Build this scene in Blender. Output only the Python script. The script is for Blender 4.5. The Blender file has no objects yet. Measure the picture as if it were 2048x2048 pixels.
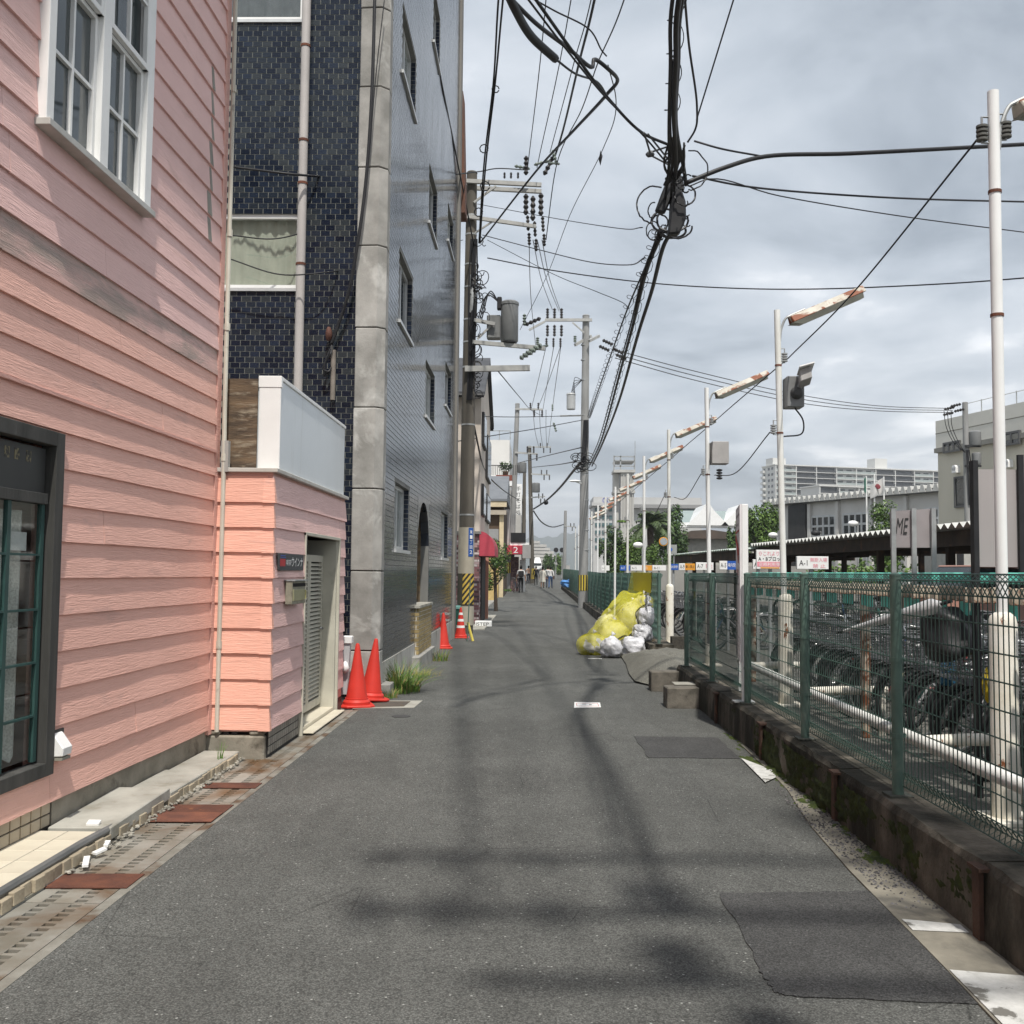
import bpy, math, random
import numpy as np
from mathutils import Matrix, Vector
random.seed(7)
SC = bpy.context.scene
COL = SC.collection
# ------------------------------------------------------------------ camera
F = 2050.0; CH = 1.55; VPX, VPY, ROLL = 1067.0, 1145.0, math.radians(0.5)
_d = np.array([VPX-1024, -(VPY-1024), F]); _d /= np.linalg.norm(_d)
_u = np.array([math.sin(ROLL), math.cos(ROLL), 0.0]); _u -= _u.dot(_d)*_d; _u /= np.linalg.norm(_u)
_x = np.cross(_u, _d); _x = -_x if _x[0] < 0 else _x
RC = np.array([_x, _d, _u])
cd = bpy.data.cameras.new('camera'); cam = bpy.data.objects.new('camera', cd); COL.objects.link(cam)
cd.sensor_width = 36; cd.lens = 36*F/2048; cd.clip_start = 0.05; cd.clip_end = 20000
r_, u_, f_ = RC[:, 0], RC[:, 1], RC[:, 2]
cam.matrix_world = Matrix(((r_[0], u_[0], -f_[0], 0), (r_[1], u_[1], -f_[1], 0), (r_[2], u_[2], -f_[2], CH), (0, 0, 0, 1)))
SC.camera = cam
# ------------------------------------------------------------------ sky
EL = math.radians(60); SUNH = (0.17, -0.985)       # sun high, behind the viewer
w = bpy.data.worlds.new('World'); SC.world = w; w.use_nodes = True
nt = w.node_tree; N = nt.nodes; L = nt.links; N.clear()
out = N.new('ShaderNodeOutputWorld')
sky = N.new('ShaderNodeTexSky'); sky.sky_type = 'NISHITA'; sky.sun_disc = False
sky.sun_elevation = EL; sky.sun_rotation = math.atan2(SUNH[0], SUNH[1]); sky.dust_density = 3
b1 = N.new('ShaderNodeBackground'); b1.inputs[1].default_value = 0.10; L.new(sky.outputs[0], b1.inputs[0])
tc = N.new('ShaderNodeTexCoord'); sep = N.new('ShaderNodeSeparateXYZ'); L.new(tc.outputs['Generated'], sep.inputs[0])
def wm(op, a, b=None):
    n = N.new('ShaderNodeMath'); n.operation = op
    for i, v in enumerate((a, b)):
        if v is None: continue
        if isinstance(v, (int, float)): n.inputs[i].default_value = v
        else: L.new(v, n.inputs[i])
    return n.outputs[0]
zz = wm('ADD', wm('MAXIMUM', sep.outputs[2], 0.0), 0.16)
cx = wm('DIVIDE', sep.outputs[0], zz); cy = wm('DIVIDE', sep.outputs[1], zz)
cmb = N.new('ShaderNodeCombineXYZ'); L.new(cx, cmb.inputs[0]); L.new(cy, cmb.inputs[1]); cmb.inputs[2].default_value = 3.7
def wnoise(sc, det, dist, rough=0.55):
    n = N.new('ShaderNodeTexNoise'); n.inputs['Scale'].default_value = sc; n.inputs['Detail'].default_value = det
    n.inputs['Distortion'].default_value = dist; n.inputs['Roughness'].default_value = rough
    L.new(cmb.outputs[0], n.inputs['Vector']); return n.outputs['Fac']
n1 = wnoise(0.72, 7, 0.5, 0.52); n2 = wnoise(2.2, 6, 0.4)
mixn = wm('ADD', wm('MULTIPLY', n1, 0.72), wm('MULTIPLY', n2, 0.28))
cr = N.new('ShaderNodeValToRGB'); L.new(mixn, cr.inputs[0])
e = cr.color_ramp.elements
e[0].position = 0.40; e[0].color = (0.235, 0.265, 0.30, 1)
e[1].position = 0.60; e[1].color = (0.76, 0.765, 0.775, 1)
m_ = cr.color_ramp.elements.new(0.47); m_.color = (0.36, 0.395, 0.435, 1)
m_ = cr.color_ramp.elements.new(0.54); m_.color = (0.48, 0.51, 0.545, 1)
b2 = N.new('ShaderNodeBackground'); b2.inputs[1].default_value = 1.0; L.new(cr.outputs[0], b2.inputs[0])
ms = N.new('ShaderNodeMixShader'); ms.inputs[0].default_value = 0.88
L.new(b1.outputs[0], ms.inputs[1]); L.new(b2.outputs[0], ms.inputs[2]); L.new(ms.outputs[0], out.inputs[0])
# ------------------------------------------------------------------ sun
sd = bpy.data.lights.new('sun', 'SUN'); sd.energy = 2.75; sd.angle = math.radians(1.35); sd.color = (1.0, 0.955, 0.88)
sun = bpy.data.objects.new('sun', sd); COL.objects.link(sun)
SUN = Vector((SUNH[0]*math.cos(EL), SUNH[1]*math.cos(EL), math.sin(EL)))
sun.rotation_euler = SUN.to_track_quat('Z', 'Y').to_euler(); sun.location = (0, -20, 40)
vs = SC.view_settings
vs.view_transform = 'Standard'; vs.look = 'None'; vs.gamma = 1; vs.use_curve_mapping = False; vs.exposure = 0.80
SC.cycles.max_bounces = 6; SC.cycles.transparent_max_bounces = 16
# ------------------------------------------------------------------ pixels to directions
def ray(px, py): return RC @ np.array([px-1024, -(py-1024), F])
def PG(px, py, z=0.0):
    r = ray(px, py); t = (z-CH)/r[2]; return (r[0]*t, r[1]*t, z)
def PX(px, py, x):
    r = ray(px, py); t = x/r[0]; return (x, r[1]*t, CH+r[2]*t)
def PY(px, py, y):
    r = ray(px, py); t = y/r[1]; return (r[0]*t, y, CH+r[2]*t)
def PP(px, py, p0, n):
    r = ray(px, py); q = np.array(p0)-np.array([0, 0, CH]); t = q.dot(n)/r.dot(n); return (r[0]*t, r[1]*t, CH+r[2]*t)
# ------------------------------------------------------------------ mesh helpers
class MB:
    def __init__(s): s.v = []; s.f = []; s.m = []
    def add(s, vs_, fs, m=0):
        o = len(s.v); s.v += [tuple(map(float, p)) for p in vs_]
        for f in fs: s.f.append([i+o for i in f]); s.m.append(m)
        return s
    def box(s, x0, y0, z0, x1, y1, z1, m=0):
        if x0 > x1: x0, x1 = x1, x0
        if y0 > y1: y0, y1 = y1, y0
        if z0 > z1: z0, z1 = z1, z0
        return s.add([(x0,y0,z0),(x1,y0,z0),(x1,y1,z0),(x0,y1,z0),(x0,y0,z1),(x1,y0,z1),(x1,y1,z1),(x0,y1,z1)],
            [(0,3,2,1),(4,5,6,7),(0,1,5,4),(1,2,6,5),(2,3,7,6),(3,0,4,7)], m)
    def hexa(s, p, m=0):       # 8 corners, bottom 4 ccw then top 4
        return s.add(p, [(0,3,2,1),(4,5,6,7),(0,1,5,4),(1,2,6,5),(2,3,7,6),(3,0,4,7)], m)
    def obox(s, c, a, b, d, m=0):
        c, a, b, d = map(lambda q: np.array(q, float), (c, a, b, d))
        if np.cross(a, b).dot(d) < 0: a = -a
        return s.hexa([c-a-b-d, c+a-b-d, c+a+b-d, c-a+b-d, c-a-b+d, c+a-b+d, c+a+b+d, c-a+b+d], m)
    def bar(s, p0, p1, w_, h_, m=0, up=(0, 0, 1)):
        p0 = np.array(p0, float); p1 = np.array(p1, float); d = p1-p0; l = np.linalg.norm(d)
        if l < 1e-6: return s
        d /= l; up = np.array(up, float)
        if abs(d.dot(up)) > 0.98: up = np.array([1.0, 0, 0])
        a = np.cross(d, up); a /= np.linalg.norm(a); b = np.cross(a, d)
        return s.obox((p0+p1)/2, d*l/2, a*w_/2, b*h_/2, m)
    def tube(s, pts, r, n=6, m=0, cap=True):
        P = [np.array(p, float) for p in pts]; k = len(P)
        R = r if isinstance(r, (list, tuple)) else [r]*k
        a = None; o = len(s.v)
        for i in range(k):
            t = P[min(i+1, k-1)]-P[max(i-1, 0)]; l = np.linalg.norm(t); t = t/l if l > 1e-9 else np.array([0, 0, 1.0])
            if a is None:
                h = np.array([0, 0, 1.0]) if abs(t[2]) < 0.9 else np.array([1.0, 0, 0]); a = np.cross(t, h)
            a = a-a.dot(t)*t; a /= max(np.linalg.norm(a), 1e-9); b = np.cross(t, a)
            for j in range(n):
                q = 2*math.pi*j/n; s.v.append(tuple(P[i]+R[i]*(math.cos(q)*a+math.sin(q)*b)))
        for i in range(k-1):
            for j in range(n):
                j2 = (j+1) % n
                s.f.append([o+i*n+j, o+i*n+j2, o+(i+1)*n+j2, o+(i+1)*n+j]); s.m.append(m)
        if cap:
            s.f.append([o+j for j in reversed(range(n))]); s.m.append(m)
            s.f.append([o+(k-1)*n+j for j in range(n)]); s.m.append(m)
        return s
    def cyl(s, p0, p1, r0, r1=None, n=12, m=0): return s.tube([p0, p1], [r0, r0 if r1 is None else r1], n, m)
    def lathe(s, prof, c=(0, 0, 0), n=24, m=0, sq=None):
        o = len(s.v); k = len(prof)
        for (r, z) in prof:
            for j in range(n):
                q = 2*math.pi*j/n; s.v.append((c[0]+r*math.cos(q), c[1]+r*math.sin(q), c[2]+z))
        for i in range(k-1):
            for j in range(n):
                j2 = (j+1) % n; s.f.append([o+i*n+j, o+i*n+j2, o+(i+1)*n+j2, o+(i+1)*n+j]); s.m.append(m)
        s.f.append([o+j for j in reversed(range(n))]); s.m.append(m)
        s.f.append([o+(k-1)*n+j for j in range(n)]); s.m.append(m)
        return s
    def prism(s, poly, vec, m=0):
        k = len(poly); v = [np.array(p, float) for p in poly]; e_ = np.array(vec, float)
        nrm = sum(np.cross(v[i], v[(i+1) % k]) for i in range(k))
        if nrm.dot(e_) > 0: v = v[::-1]
        fs = [tuple(range(k)), tuple(reversed(range(k, 2*k)))]+[((i+1) % k, i, k+i, k+(i+1) % k) for i in range(k)]
        return s.add(v+[p+e_ for p in v], fs, m)
    def blob(s, c, r, nu=12, nv=8, amp=0.15, seed=0, m=0, sq=1.0):
        rg = random.Random(seed); ph = [(rg.uniform(-3, 3), rg.uniform(-3, 3), rg.uniform(-3, 3), rg.uniform(0, 6)) for _ in range(6)]
        o = len(s.v)
        for i in range(nv+1):
            th = math.pi*i/nv
            for j in range(nu):
                q = 2*math.pi*j/nu; d = (math.sin(th)*math.cos(q), math.sin(th)*math.sin(q), math.cos(th))
                k = 1+amp*sum(math.sin(a*d[0]*1.6+b*d[1]*1.6+c_*d[2]*1.6+p) for a, b, c_, p in ph)/3
                z = d[2]; z = math.copysign(abs(z)**sq, z)
                s.v.append((c[0]+r[0]*d[0]*k, c[1]+r[1]*d[1]*k, c[2]+r[2]*z*k))
        for i in range(nv):
            for j in range(nu):
                j2 = (j+1) % nu; s.f.append([o+i*nu+j, o+(i+1)*nu+j, o+(i+1)*nu+j2, o+i*nu+j2]); s.m.append(m)
        return s
    def build(s, name, mats, parent=None, smooth=False, bev=0, kind=None, rot=None):
        me = bpy.data.meshes.new(name); me.from_pydata(s.v, [], s.f)
        for m in (mats if isinstance(mats, (list, tuple)) else [mats]): me.materials.append(m)
        if any(s.m): me.polygons.foreach_set('material_index', s.m)
        if smooth:
            me.polygons.foreach_set('use_smooth', [True]*len(me.polygons))
            if smooth != 'all':
                try: me.set_sharp_from_angle(angle=math.radians(42))
                except Exception: pass
        me.update()
        o = bpy.data.objects.new(name, me); COL.objects.link(o)
        if bev:
            b = o.modifiers.new('bevel', 'BEVEL'); b.width = bev; b.segments = 1; b.limit_method = 'ANGLE'; b.angle_limit = math.radians(50)
        if parent is not None:
            o.parent = parent; o.matrix_parent_inverse = Matrix.Translation(-Vector(parent.location))
        if kind: o['kind'] = kind
        return o
def tag(o, label, cat=None, group=None, kind=None):
    o['label'] = label
    if cat: o['category'] = cat
    if group: o['group'] = group
    if kind: o['kind'] = kind
    return o
def thing(name, label, cat, loc=(0, 0, 0), group=None):
    o = bpy.data.objects.new(name, None); COL.objects.link(o); o.location = loc; o.empty_display_size = 0.2
    return tag(o, label, cat, group)
def dup(root, loc, rot=(0, 0, 0), label=None, scale=1.0):
    r = root.copy(); COL.objects.link(r); r.location = loc; r.rotation_euler = rot; r.scale = (scale,)*3
    if label: r['label'] = label
    def rec(src, dst):
        for ch in [c for c in ALLCH.get(src.name, src.children)]:
            c = ch.copy(); COL.objects.link(c); c.parent = dst; rec(ch, c)
    rec(root, r); return r
ALLCH = {}
def copy_piece(src, loc, parent, rot=(0, 0, 0)):
    o = src.copy(); COL.objects.link(o); o.location = loc; o.rotation_euler = rot; o.parent = parent
    if parent is not None: o.matrix_parent_inverse = Matrix.Translation(-Vector(parent.location))
    return o
_dg = None
def text(name, body, org, xd, yd, size, mat, parent=None, fit=None, depth=0.0015, align='LEFT', bold=0.0):
    cu = bpy.data.curves.new(name, 'FONT'); cu.body = body; cu.size = 1.0; cu.extrude = 0; cu.resolution_u = 3; cu.offset = bold
    cu.align_x = 'LEFT'
    o = bpy.data.objects.new(name, cu); COL.objects.link(o)
    dg = bpy.context.evaluated_depsgraph_get()
    me = bpy.data.meshes.new_from_object(o.evaluated_get(dg)); bpy.data.objects.remove(o); bpy.data.curves.remove(cu)
    if len(me.vertices) == 0: return None
    xs = [v.co.x for v in me.vertices]; ys = [v.co.y for v in me.vertices]
    x0, x1, y0, y1 = min(xs), max(xs), min(ys), max(ys)
    sx = sy = size
    if fit: sx = fit[0]/max(x1-x0, 1e-4); sy = fit[1]/max(y1-y0, 1e-4)
    X = Vector(xd).normalized(); Y = Vector(yd).normalized(); Z = X.cross(Y)
    for v in me.vertices:
        v.co = Vector(org)+X*((v.co.x-x0)*sx)+Y*((v.co.y-y0)*sy)+Z*depth
    me.materials.append(mat); me.name = name
    o = bpy.data.objects.new(name, me); COL.objects.link(o)
    if parent is not None: o.parent = parent; o.matrix_parent_inverse = Matrix.Translation(-Vector(parent.location))
    return o
# ------------------------------------------------------------------ materials
def pm(name, c1, c2=None, sc=4, rough=0.75, bump=0, bsc=None, metal=0, spec=0.4, st=(1, 1, 1), lo=0.35, hi=0.65, det=6, dist=0,
       c3=None, sc3=1.5, lo3=0.55, hi3=0.62, st3=(1, 1, 1), rnd=0, bst=None, bdist=0.01, trans=0, rvar=0, hue=None):
    m = bpy.data.materials.new(name); m.use_nodes = True; nt = m.node_tree; N = nt.nodes; L = nt.links
    bs = N['Principled BSDF']; bs.inputs['Roughness'].default_value = rough; bs.inputs['Metallic'].default_value = metal
    bs.inputs['Specular IOR Level'].default_value = spec
    tc = N.new('ShaderNodeTexCoord')
    def noise(scale, stretch, detail=det, d=0):
        mp = N.new('ShaderNodeMapping'); mp.inputs['Scale'].default_value = stretch; L.new(tc.outputs['Object'], mp.inputs[0])
        n = N.new('ShaderNodeTexNoise'); n.inputs['Scale'].default_value = scale; n.inputs['Detail'].default_value = detail
        n.inputs['Distortion'].default_value = d; n.inputs['Roughness'].default_value = 0.6
        L.new(mp.outputs[0], n.inputs['Vector']); return n.outputs['Fac']
    def mr(v, a, b):
        n = N.new('ShaderNodeMapRange'); L.new(v, n.inputs[0]); n.inputs[1].default_value = a; n.inputs[2].default_value = b; return n.outputs[0]
    def mix(f, a, b, bt='MIX'):
        n = N.new('ShaderNodeMix'); n.data_type = 'RGBA'; n.blend_type = bt
        if isinstance(f, float): n.inputs[0].default_value = f
        else: L.new(f, n.inputs[0])
        for i, q in ((6, a), (7, b)):
            if isinstance(q, tuple): n.inputs[i].default_value = (*q[:3], 1)
            else: L.new(q, n.inputs[i])
        return n.outputs[2]
    c2 = c2 or tuple(v*0.82 for v in c1)
    col = mix(mr(noise(sc, st, det, dist), lo, hi), c1, c2)
    if c3: col = mix(mr(noise(sc3, st3, 8, 0.4), lo3, hi3), col, c3)
    if rnd:
        oi = N.new('ShaderNodeObjectInfo'); ge = N.new('ShaderNodeNewGeometry')
        ad = N.new('ShaderNodeMath'); ad.operation = 'ADD'; L.new(oi.outputs['Random'], ad.inputs[0]); L.new(ge.outputs['Random Per Island'], ad.inputs[1])
        fr = N.new('ShaderNodeMath'); fr.operation = 'FRACT'; L.new(ad.outputs[0], fr.inputs[0])
        n = N.new('ShaderNodeMapRange'); L.new(fr.outputs[0], n.inputs[0]); n.inputs[3].default_value = 1-rnd; n.inputs[4].default_value = 1+rnd
        cb = N.new('ShaderNodeCombineColor'); [L.new(n.outputs[0], cb.inputs[i]) for i in range(3)]
        col = mix(1.0, col, cb.outputs[0], 'MULTIPLY')
        if hue:
            ramp = N.new('ShaderNodeValToRGB'); ramp.color_ramp.interpolation = 'CONSTANT'; L.new(fr.outputs[0], ramp.inputs[0])
            el = ramp.color_ramp.elements
            while len(el) < len(hue): el.new(0.5)
            for i, h in enumerate(hue): el[i].position = i/len(hue); el[i].color = (*h, 1)
            col = mix(1.0, ramp.outputs[0], cb.outputs[0], 'MULTIPLY')
    L.new(col, bs.inputs['Base Color'])
    if rvar:
        n = N.new('ShaderNodeMapRange'); L.new(noise(sc*0.7, st, 4), n.inputs[0]); n.inputs[1].default_value = 0.3; n.inputs[2].default_value = 0.7
        n.inputs[3].default_value = max(0.03, rough-rvar); n.inputs[4].default_value = min(1, rough+rvar); L.new(n.outputs[0], bs.inputs['Roughness'])
    if bump:
        b = N.new('ShaderNodeBump'); b.inputs['Strength'].default_value = bump; b.inputs['Distance'].default_value = bdist
        L.new(noise(bsc or sc*4, bst or st, 6, dist), b.inputs['Height']); L.new(b.outputs[0], bs.inputs['Normal'])
    if trans: bs.inputs['Transmission Weight'].default_value = trans
    return m
def flat(name, c, rough=0.6, metal=0, spec=0.4): return pm(name, c, tuple(v*0.9 for v in c), 6, rough, metal=metal, spec=spec)
def glass_mat(name, col=(0.02, 0.025, 0.028), rough=0.06):
    return pm(name, col, tuple(v*1.4 for v in col), 1.5, rough, spec=0.7, det=2)
M = {}
M['concrete'] = pm('concrete', (0.36, 0.35, 0.325), (0.22, 0.215, 0.20), 5, 0.9, 0.35, 60, c3=(0.13, 0.125, 0.11), sc3=1.6, lo3=0.56, hi3=0.75)
M['pillar'] = pm('pillar_concrete', (0.40, 0.385, 0.36), (0.235, 0.228, 0.21), 2.2, 0.85, 0.3, 40, c3=(0.54, 0.53, 0.50), sc3=2.6, lo3=0.56, hi3=0.72, rnd=0.1)
M['slab'] = pm('paving_slab', (0.40, 0.39, 0.345), (0.28, 0.27, 0.235), 3, 0.9, 0.3, 70, c3=(0.20, 0.18, 0.13), sc3=3, lo3=0.58, hi3=0.72, rnd=0.06)
M['kerb'] = pm('kerb_concrete', (0.15, 0.132, 0.105), (0.068, 0.06, 0.046), 7, 0.95, 0.9, 35, c3=(0.020, 0.019, 0.013), sc3=2.4, lo3=0.40, hi3=0.57, st3=(1, 1, .45))  # real stains, deepened so the road face's shade is put into the colour
M['moss'] = pm('moss', (0.055, 0.075, 0.012), (0.02, 0.03, 0.008), 12, 1.0, 0.5, 80, rnd=0.4)
M['white'] = pm('white_paint', (0.81, 0.81, 0.80), (0.75, 0.75, 0.735), 3, 0.45)
M['white_dirty'] = pm('dirty_white_paint', (0.76, 0.76, 0.735), (0.66, 0.655, 0.61), 3, 0.5, c3=(0.24, 0.08, 0.03), sc3=14, lo3=0.68, hi3=0.72, st3=(1, 1, 0.5))
M['rusty_white'] = pm('rusty_white_paint', (0.74, 0.715, 0.65), (0.64, 0.60, 0.50), 4, 0.6, 0.15, 40, c3=(0.20, 0.07, 0.025), sc3=16, lo3=0.615, hi3=0.66, st3=(1, 1, .4))
M['rusty_beam'] = pm('rusty_beam', (0.50, 0.44, 0.36), (0.34, 0.26, 0.19), 9, 0.75, 0.2, 40, c3=(0.15, 0.05, 0.02), sc3=9, lo3=0.47, hi3=0.56)
M['rust'] = pm('rust_steel', (0.16, 0.06, 0.035), (0.085, 0.035, 0.025), 6, 0.85, 0.3, 60, c3=(0.30, 0.115, 0.04), sc3=7, lo3=0.62, hi3=0.72, rnd=0.25)
M['rustlamp'] = pm('rusted_lamp_shell', (0.60, 0.57, 0.50), (0.45, 0.41, 0.34), 6, 0.6, c3=(0.22, 0.065, 0.025), sc3=3.2, lo3=0.5, hi3=0.54, st3=(1, 3, 1))
M['galv'] = pm('galvanised_steel', (0.42, 0.43, 0.43), (0.30, 0.31, 0.31), 8, 0.5, metal=0.4)
M['grate'] = pm('drain_grate_steel', (0.33, 0.32, 0.285), (0.23, 0.21, 0.17), 4, 0.55, metal=0.25, c3=(0.16, 0.10, 0.055), sc3=1.6, lo3=0.47, hi3=0.62, rnd=0.12)
M['black'] = pm('black_rubber', (0.012, 0.012, 0.014), (0.02, 0.02, 0.022), 6, 0.55)
M['wire'] = pm('wire_black', (0.012, 0.012, 0.015), (0.018, 0.018, 0.02), 6, 0.5)
M['wiregrey'] = pm('wire_grey', (0.09, 0.095, 0.10), (0.06, 0.06, 0.065), 6, 0.5)
M['dark'] = pm('dark_void', (0.008, 0.008, 0.008), (0.012, 0.011, 0.01), 3, 0.9)
M['poleconc'] = pm('pole_concrete', (0.125, 0.112, 0.094), (0.08, 0.072, 0.06), 3, 0.9, 0.3, 40, st=(1, 1, 0.15))
M['poleconc2'] = pm('pole_concrete_grey', (0.30, 0.30, 0.295), (0.22, 0.22, 0.215), 3, 0.9, 0.2, 40, st=(1, 1, 0.2))
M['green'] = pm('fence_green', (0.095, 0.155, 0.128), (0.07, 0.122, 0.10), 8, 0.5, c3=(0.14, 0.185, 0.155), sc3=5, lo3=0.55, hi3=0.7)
M['greenwire'] = pm('fence_wire_green_backlit', (0.055, 0.10, 0.083), (0.042, 0.08, 0.066), 8, 0.5)  # darker than the posts: backlit shade put into the wire colour
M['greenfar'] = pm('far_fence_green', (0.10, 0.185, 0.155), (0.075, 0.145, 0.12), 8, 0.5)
M['teal'] = pm('teal_plastic', (0.13, 0.55, 0.45), (0.09, 0.42, 0.35), 7, 0.55, rnd=0.18)
M['cone'] = pm('cone_red', (0.60, 0.040, 0.026), (0.52, 0.034, 0.022), 5, 0.5, c3=(0.36, 0.035, 0.025), sc3=4, lo3=0.62, hi3=0.8)
M['glass'] = glass_mat('window_glass')
M['alu'] = pm('aluminium', (0.62, 0.63, 0.63), (0.52, 0.53, 0.53), 5, 0.4, metal=0.3)
# ------------------------------------------------------------------ asphalt
def asphalt(name, base, chip=1.0, light=1.0):
    m = bpy.data.materials.new(name); m.use_nodes = True; nt = m.node_tree; N = nt.nodes; L = nt.links
    bs = N['Principled BSDF']; bs.inputs['Roughness'].default_value = 0.88; bs.inputs['Specular IOR Level'].default_value = 0.25
    tc = N.new('ShaderNodeTexCoord')
    def noise(scale, st=(1, 1, 1), det=5, rough=0.6):
        mp = N.new('ShaderNodeMapping'); mp.inputs['Scale'].default_value = st; L.new(tc.outputs['Object'], mp.inputs[0])
        n = N.new('ShaderNodeTexNoise'); n.inputs['Scale'].default_value = scale; n.inputs['Detail'].default_value = det; n.inputs['Roughness'].default_value = rough
        L.new(mp.outputs[0], n.inputs['Vector']); return n.outputs['Fac']
    def vor(scale):
        n = N.new('ShaderNodeTexVoronoi'); n.inputs['Scale'].default_value = scale; L.new(tc.outputs['Object'], n.inputs['Vector']); return n
    def mr(v, a, b, c=0.0, d=1.0):
        n = N.new('ShaderNodeMapRange'); L.new(v, n.inputs[0])
        for i, q in ((1, a), (2, b), (3, c), (4, d)): n.inputs[i].default_value = q
        return n.outputs[0]
    def mth(op, a, b):
        n = N.new('ShaderNodeMath'); n.operation = op
        for i, q in enumerate((a, b)):
            if isinstance(q, float): n.inputs[i].default_value = q
            else: L.new(q, n.inputs[i])
        return n.outputs[0]
    v1 = vor(140); sep = N.new('ShaderNodeSeparateColor'); L.new(v1.outputs['Color'], sep.inputs[0])
    stone = mr(sep.outputs[0], 0.0, 1.0, 0.66, 1.42)                       # each stone its own grey
    joint = mr(v1.outputs['Distance'], 0.35, 0.75, 1.0, 0.55)
    big = mr(noise(0.55, det=6), 0.3, 0.7, 0.80, 1.17); mid = mr(noise(4.5, (1.6, 0.7, 1), 6), 0.3, 0.7, 0.9, 1.1)
    lane = mr(noise(1.0, (1.1, 0.07, 1), 3), 0.3, 0.7, 0.88, 1.10)
    fine = mr(noise(260), 0.3, 0.7, 0.8, 1.2)
    val = mth('MULTIPLY', mth('MULTIPLY', mth('MULTIPLY', stone, joint), mth('MULTIPLY', big, mid)), mth('MULTIPLY', lane, fine))
    v2 = vor(34); s2 = N.new('ShaderNodeSeparateColor'); L.new(v2.outputs['Color'], s2.inputs[0])
    chipm = mth('MULTIPLY', mr(v2.outputs['Distance'], 0.10, 0.20, 1.0, 0.0), mr(s2.outputs[1], 0.80, 0.86))
    val = mth('ADD', val, mth('MULTIPLY', chipm, 2.2*chip))
    v3 = vor(1.35); v3.feature = 'DISTANCE_TO_EDGE'
    crack = mth('MULTIPLY', mr(v3.outputs['Distance'], 0.0, 0.006, 1.0, 0.0), mr(noise(0.8, det=3), 0.50, 0.58))
    val = mth('MULTIPLY', val, mr(crack, 0.0, 1.0, 1.0, 0.55))
    mx = N.new('ShaderNodeMix'); mx.data_type = 'RGBA'; mx.blend_type = 'MULTIPLY'; mx.inputs[0].default_value = 1.0
    cc = N.new('ShaderNodeCombineColor'); [L.new(val, cc.inputs[i]) for i in range(3)]
    L.new(cc.outputs[0], mx.inputs[6]); mx.inputs[7].default_value = (*base, 1); L.new(mx.outputs[2], bs.inputs['Base Color'])
    b = N.new('ShaderNodeBump'); b.inputs['Strength'].default_value = 0.5; b.inputs['Distance'].default_value = 0.004
    L.new(mth('MULTIPLY', stone, joint), b.inputs['Height']); L.new(b.outputs[0], bs.inputs['Normal'])
    return m
M['asphalt'] = asphalt('asphalt', (0.116, 0.118, 0.111))
M['patch'] = asphalt('asphalt_patch', (0.076, 0.076, 0.075), 0.5)
M['lot'] = asphalt('lot_asphalt', (0.15, 0.145, 0.13), 0.6)
M['ramp'] = asphalt('ramp_asphalt', (0.19, 0.185, 0.16), 0.6)
def sheet(name, poly, z, mat, kind='structure', parent=None):
    mb = MB(); mb.add([(x, y, z) for x, y in poly], [tuple(range(len(poly)))])
    o = mb.build(name, mat, parent)
    if kind: o['kind'] = kind
    return o
GZ = -0.14
sheet('ground', [(-6000, -300), (6000, -300), (6000, 9000), (-6000, 9000)], GZ, pm('ground_soil', (0.20, 0.19, 0.165), (0.14, 0.135, 0.12), 0.4, 0.95))
mb = MB(); mb.prism([(x, y, 0.0) for x, y in [(-1.93, -9), (1.94, -9), (1.95, 12.0), (2.05, 14), (2.15, 19), (2.15, 35), (-1.93, 35)]], (0, 0, -0.12))
ZR = lambda y: .0075*max(0, y-35)
mb.add([(x, y, ZR(y)) for x, y in [(-1.93, 35), (2.15, 35), (2.15, 75), (3.4, 110), (7, 220), (0.2, 220), (-1.1, 120), (-1.93, 75)]], [(0, 1, 2, 7), (7, 2, 3, 6), (6, 3, 4, 5)])
o = mb.build('road', M['asphalt']); o['kind'] = 'structure'
mb = MB(); mb.prism([(x, y, 0.05) for x, y in [(2.2, -9), (60, -9), (60, 160), (3.4, 160), (2.45, 75), (2.45, 19), (2.2, 13.9)]], (0, 0, -0.17))
o = mb.build('parking_lot', M['lot']); o['kind'] = 'structure'
mb = MB(); mb.box(-9, 11.6, -0.12, -1.93, 75, -0.003); o = mb.build('pavement', M['concrete']); o['kind'] = 'structure'
mb = MB(); mb.box(-6, -9, -0.12, -2.40, 11.6, 0.02); o = mb.build('house_plinth_ground', M['concrete']); o['kind'] = 'structure'
# dark repair patches and paint
def gpoly(pts, z=0): return [PG(px, py, z)[:2] for px, py in pts]
def road_sheet(name, pts, z, mat, label, cat, jag=0):
    p = gpoly(pts); q = []
    for i, a in enumerate(p):
        b = p[(i+1) % len(p)]; n = 10 if jag else 1
        for k in range(n):
            t = k/n; q.append((a[0]+(b[0]-a[0])*t+(random.uniform(-jag, jag) if k else 0), a[1]+(b[1]-a[1])*t+(random.uniform(-jag, jag) if k else 0)))
    mb = MB(); mb.prism([(x, y, z) for x, y in q], (0, 0, -0.002)); o = mb.build(name, mat); return tag(o, label, cat)
road_sheet('asphalt_patch', [(1439, 1787), (1750, 1784), (1812, 1850), (2005, 2012), (1600, 1996), (1548, 1986), (1520, 1940)], 0.005, M['patch'], 'large dark asphalt repair patch in the right foreground', 'road patch', 0.012)
road_sheet('asphalt_patch', [(1267, 1473), (1436, 1476), (1480, 1518), (1297, 1516)], 0.005, M['patch'], 'small dark asphalt repair patch beside the faded white paint', 'road patch', 0.01)
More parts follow.
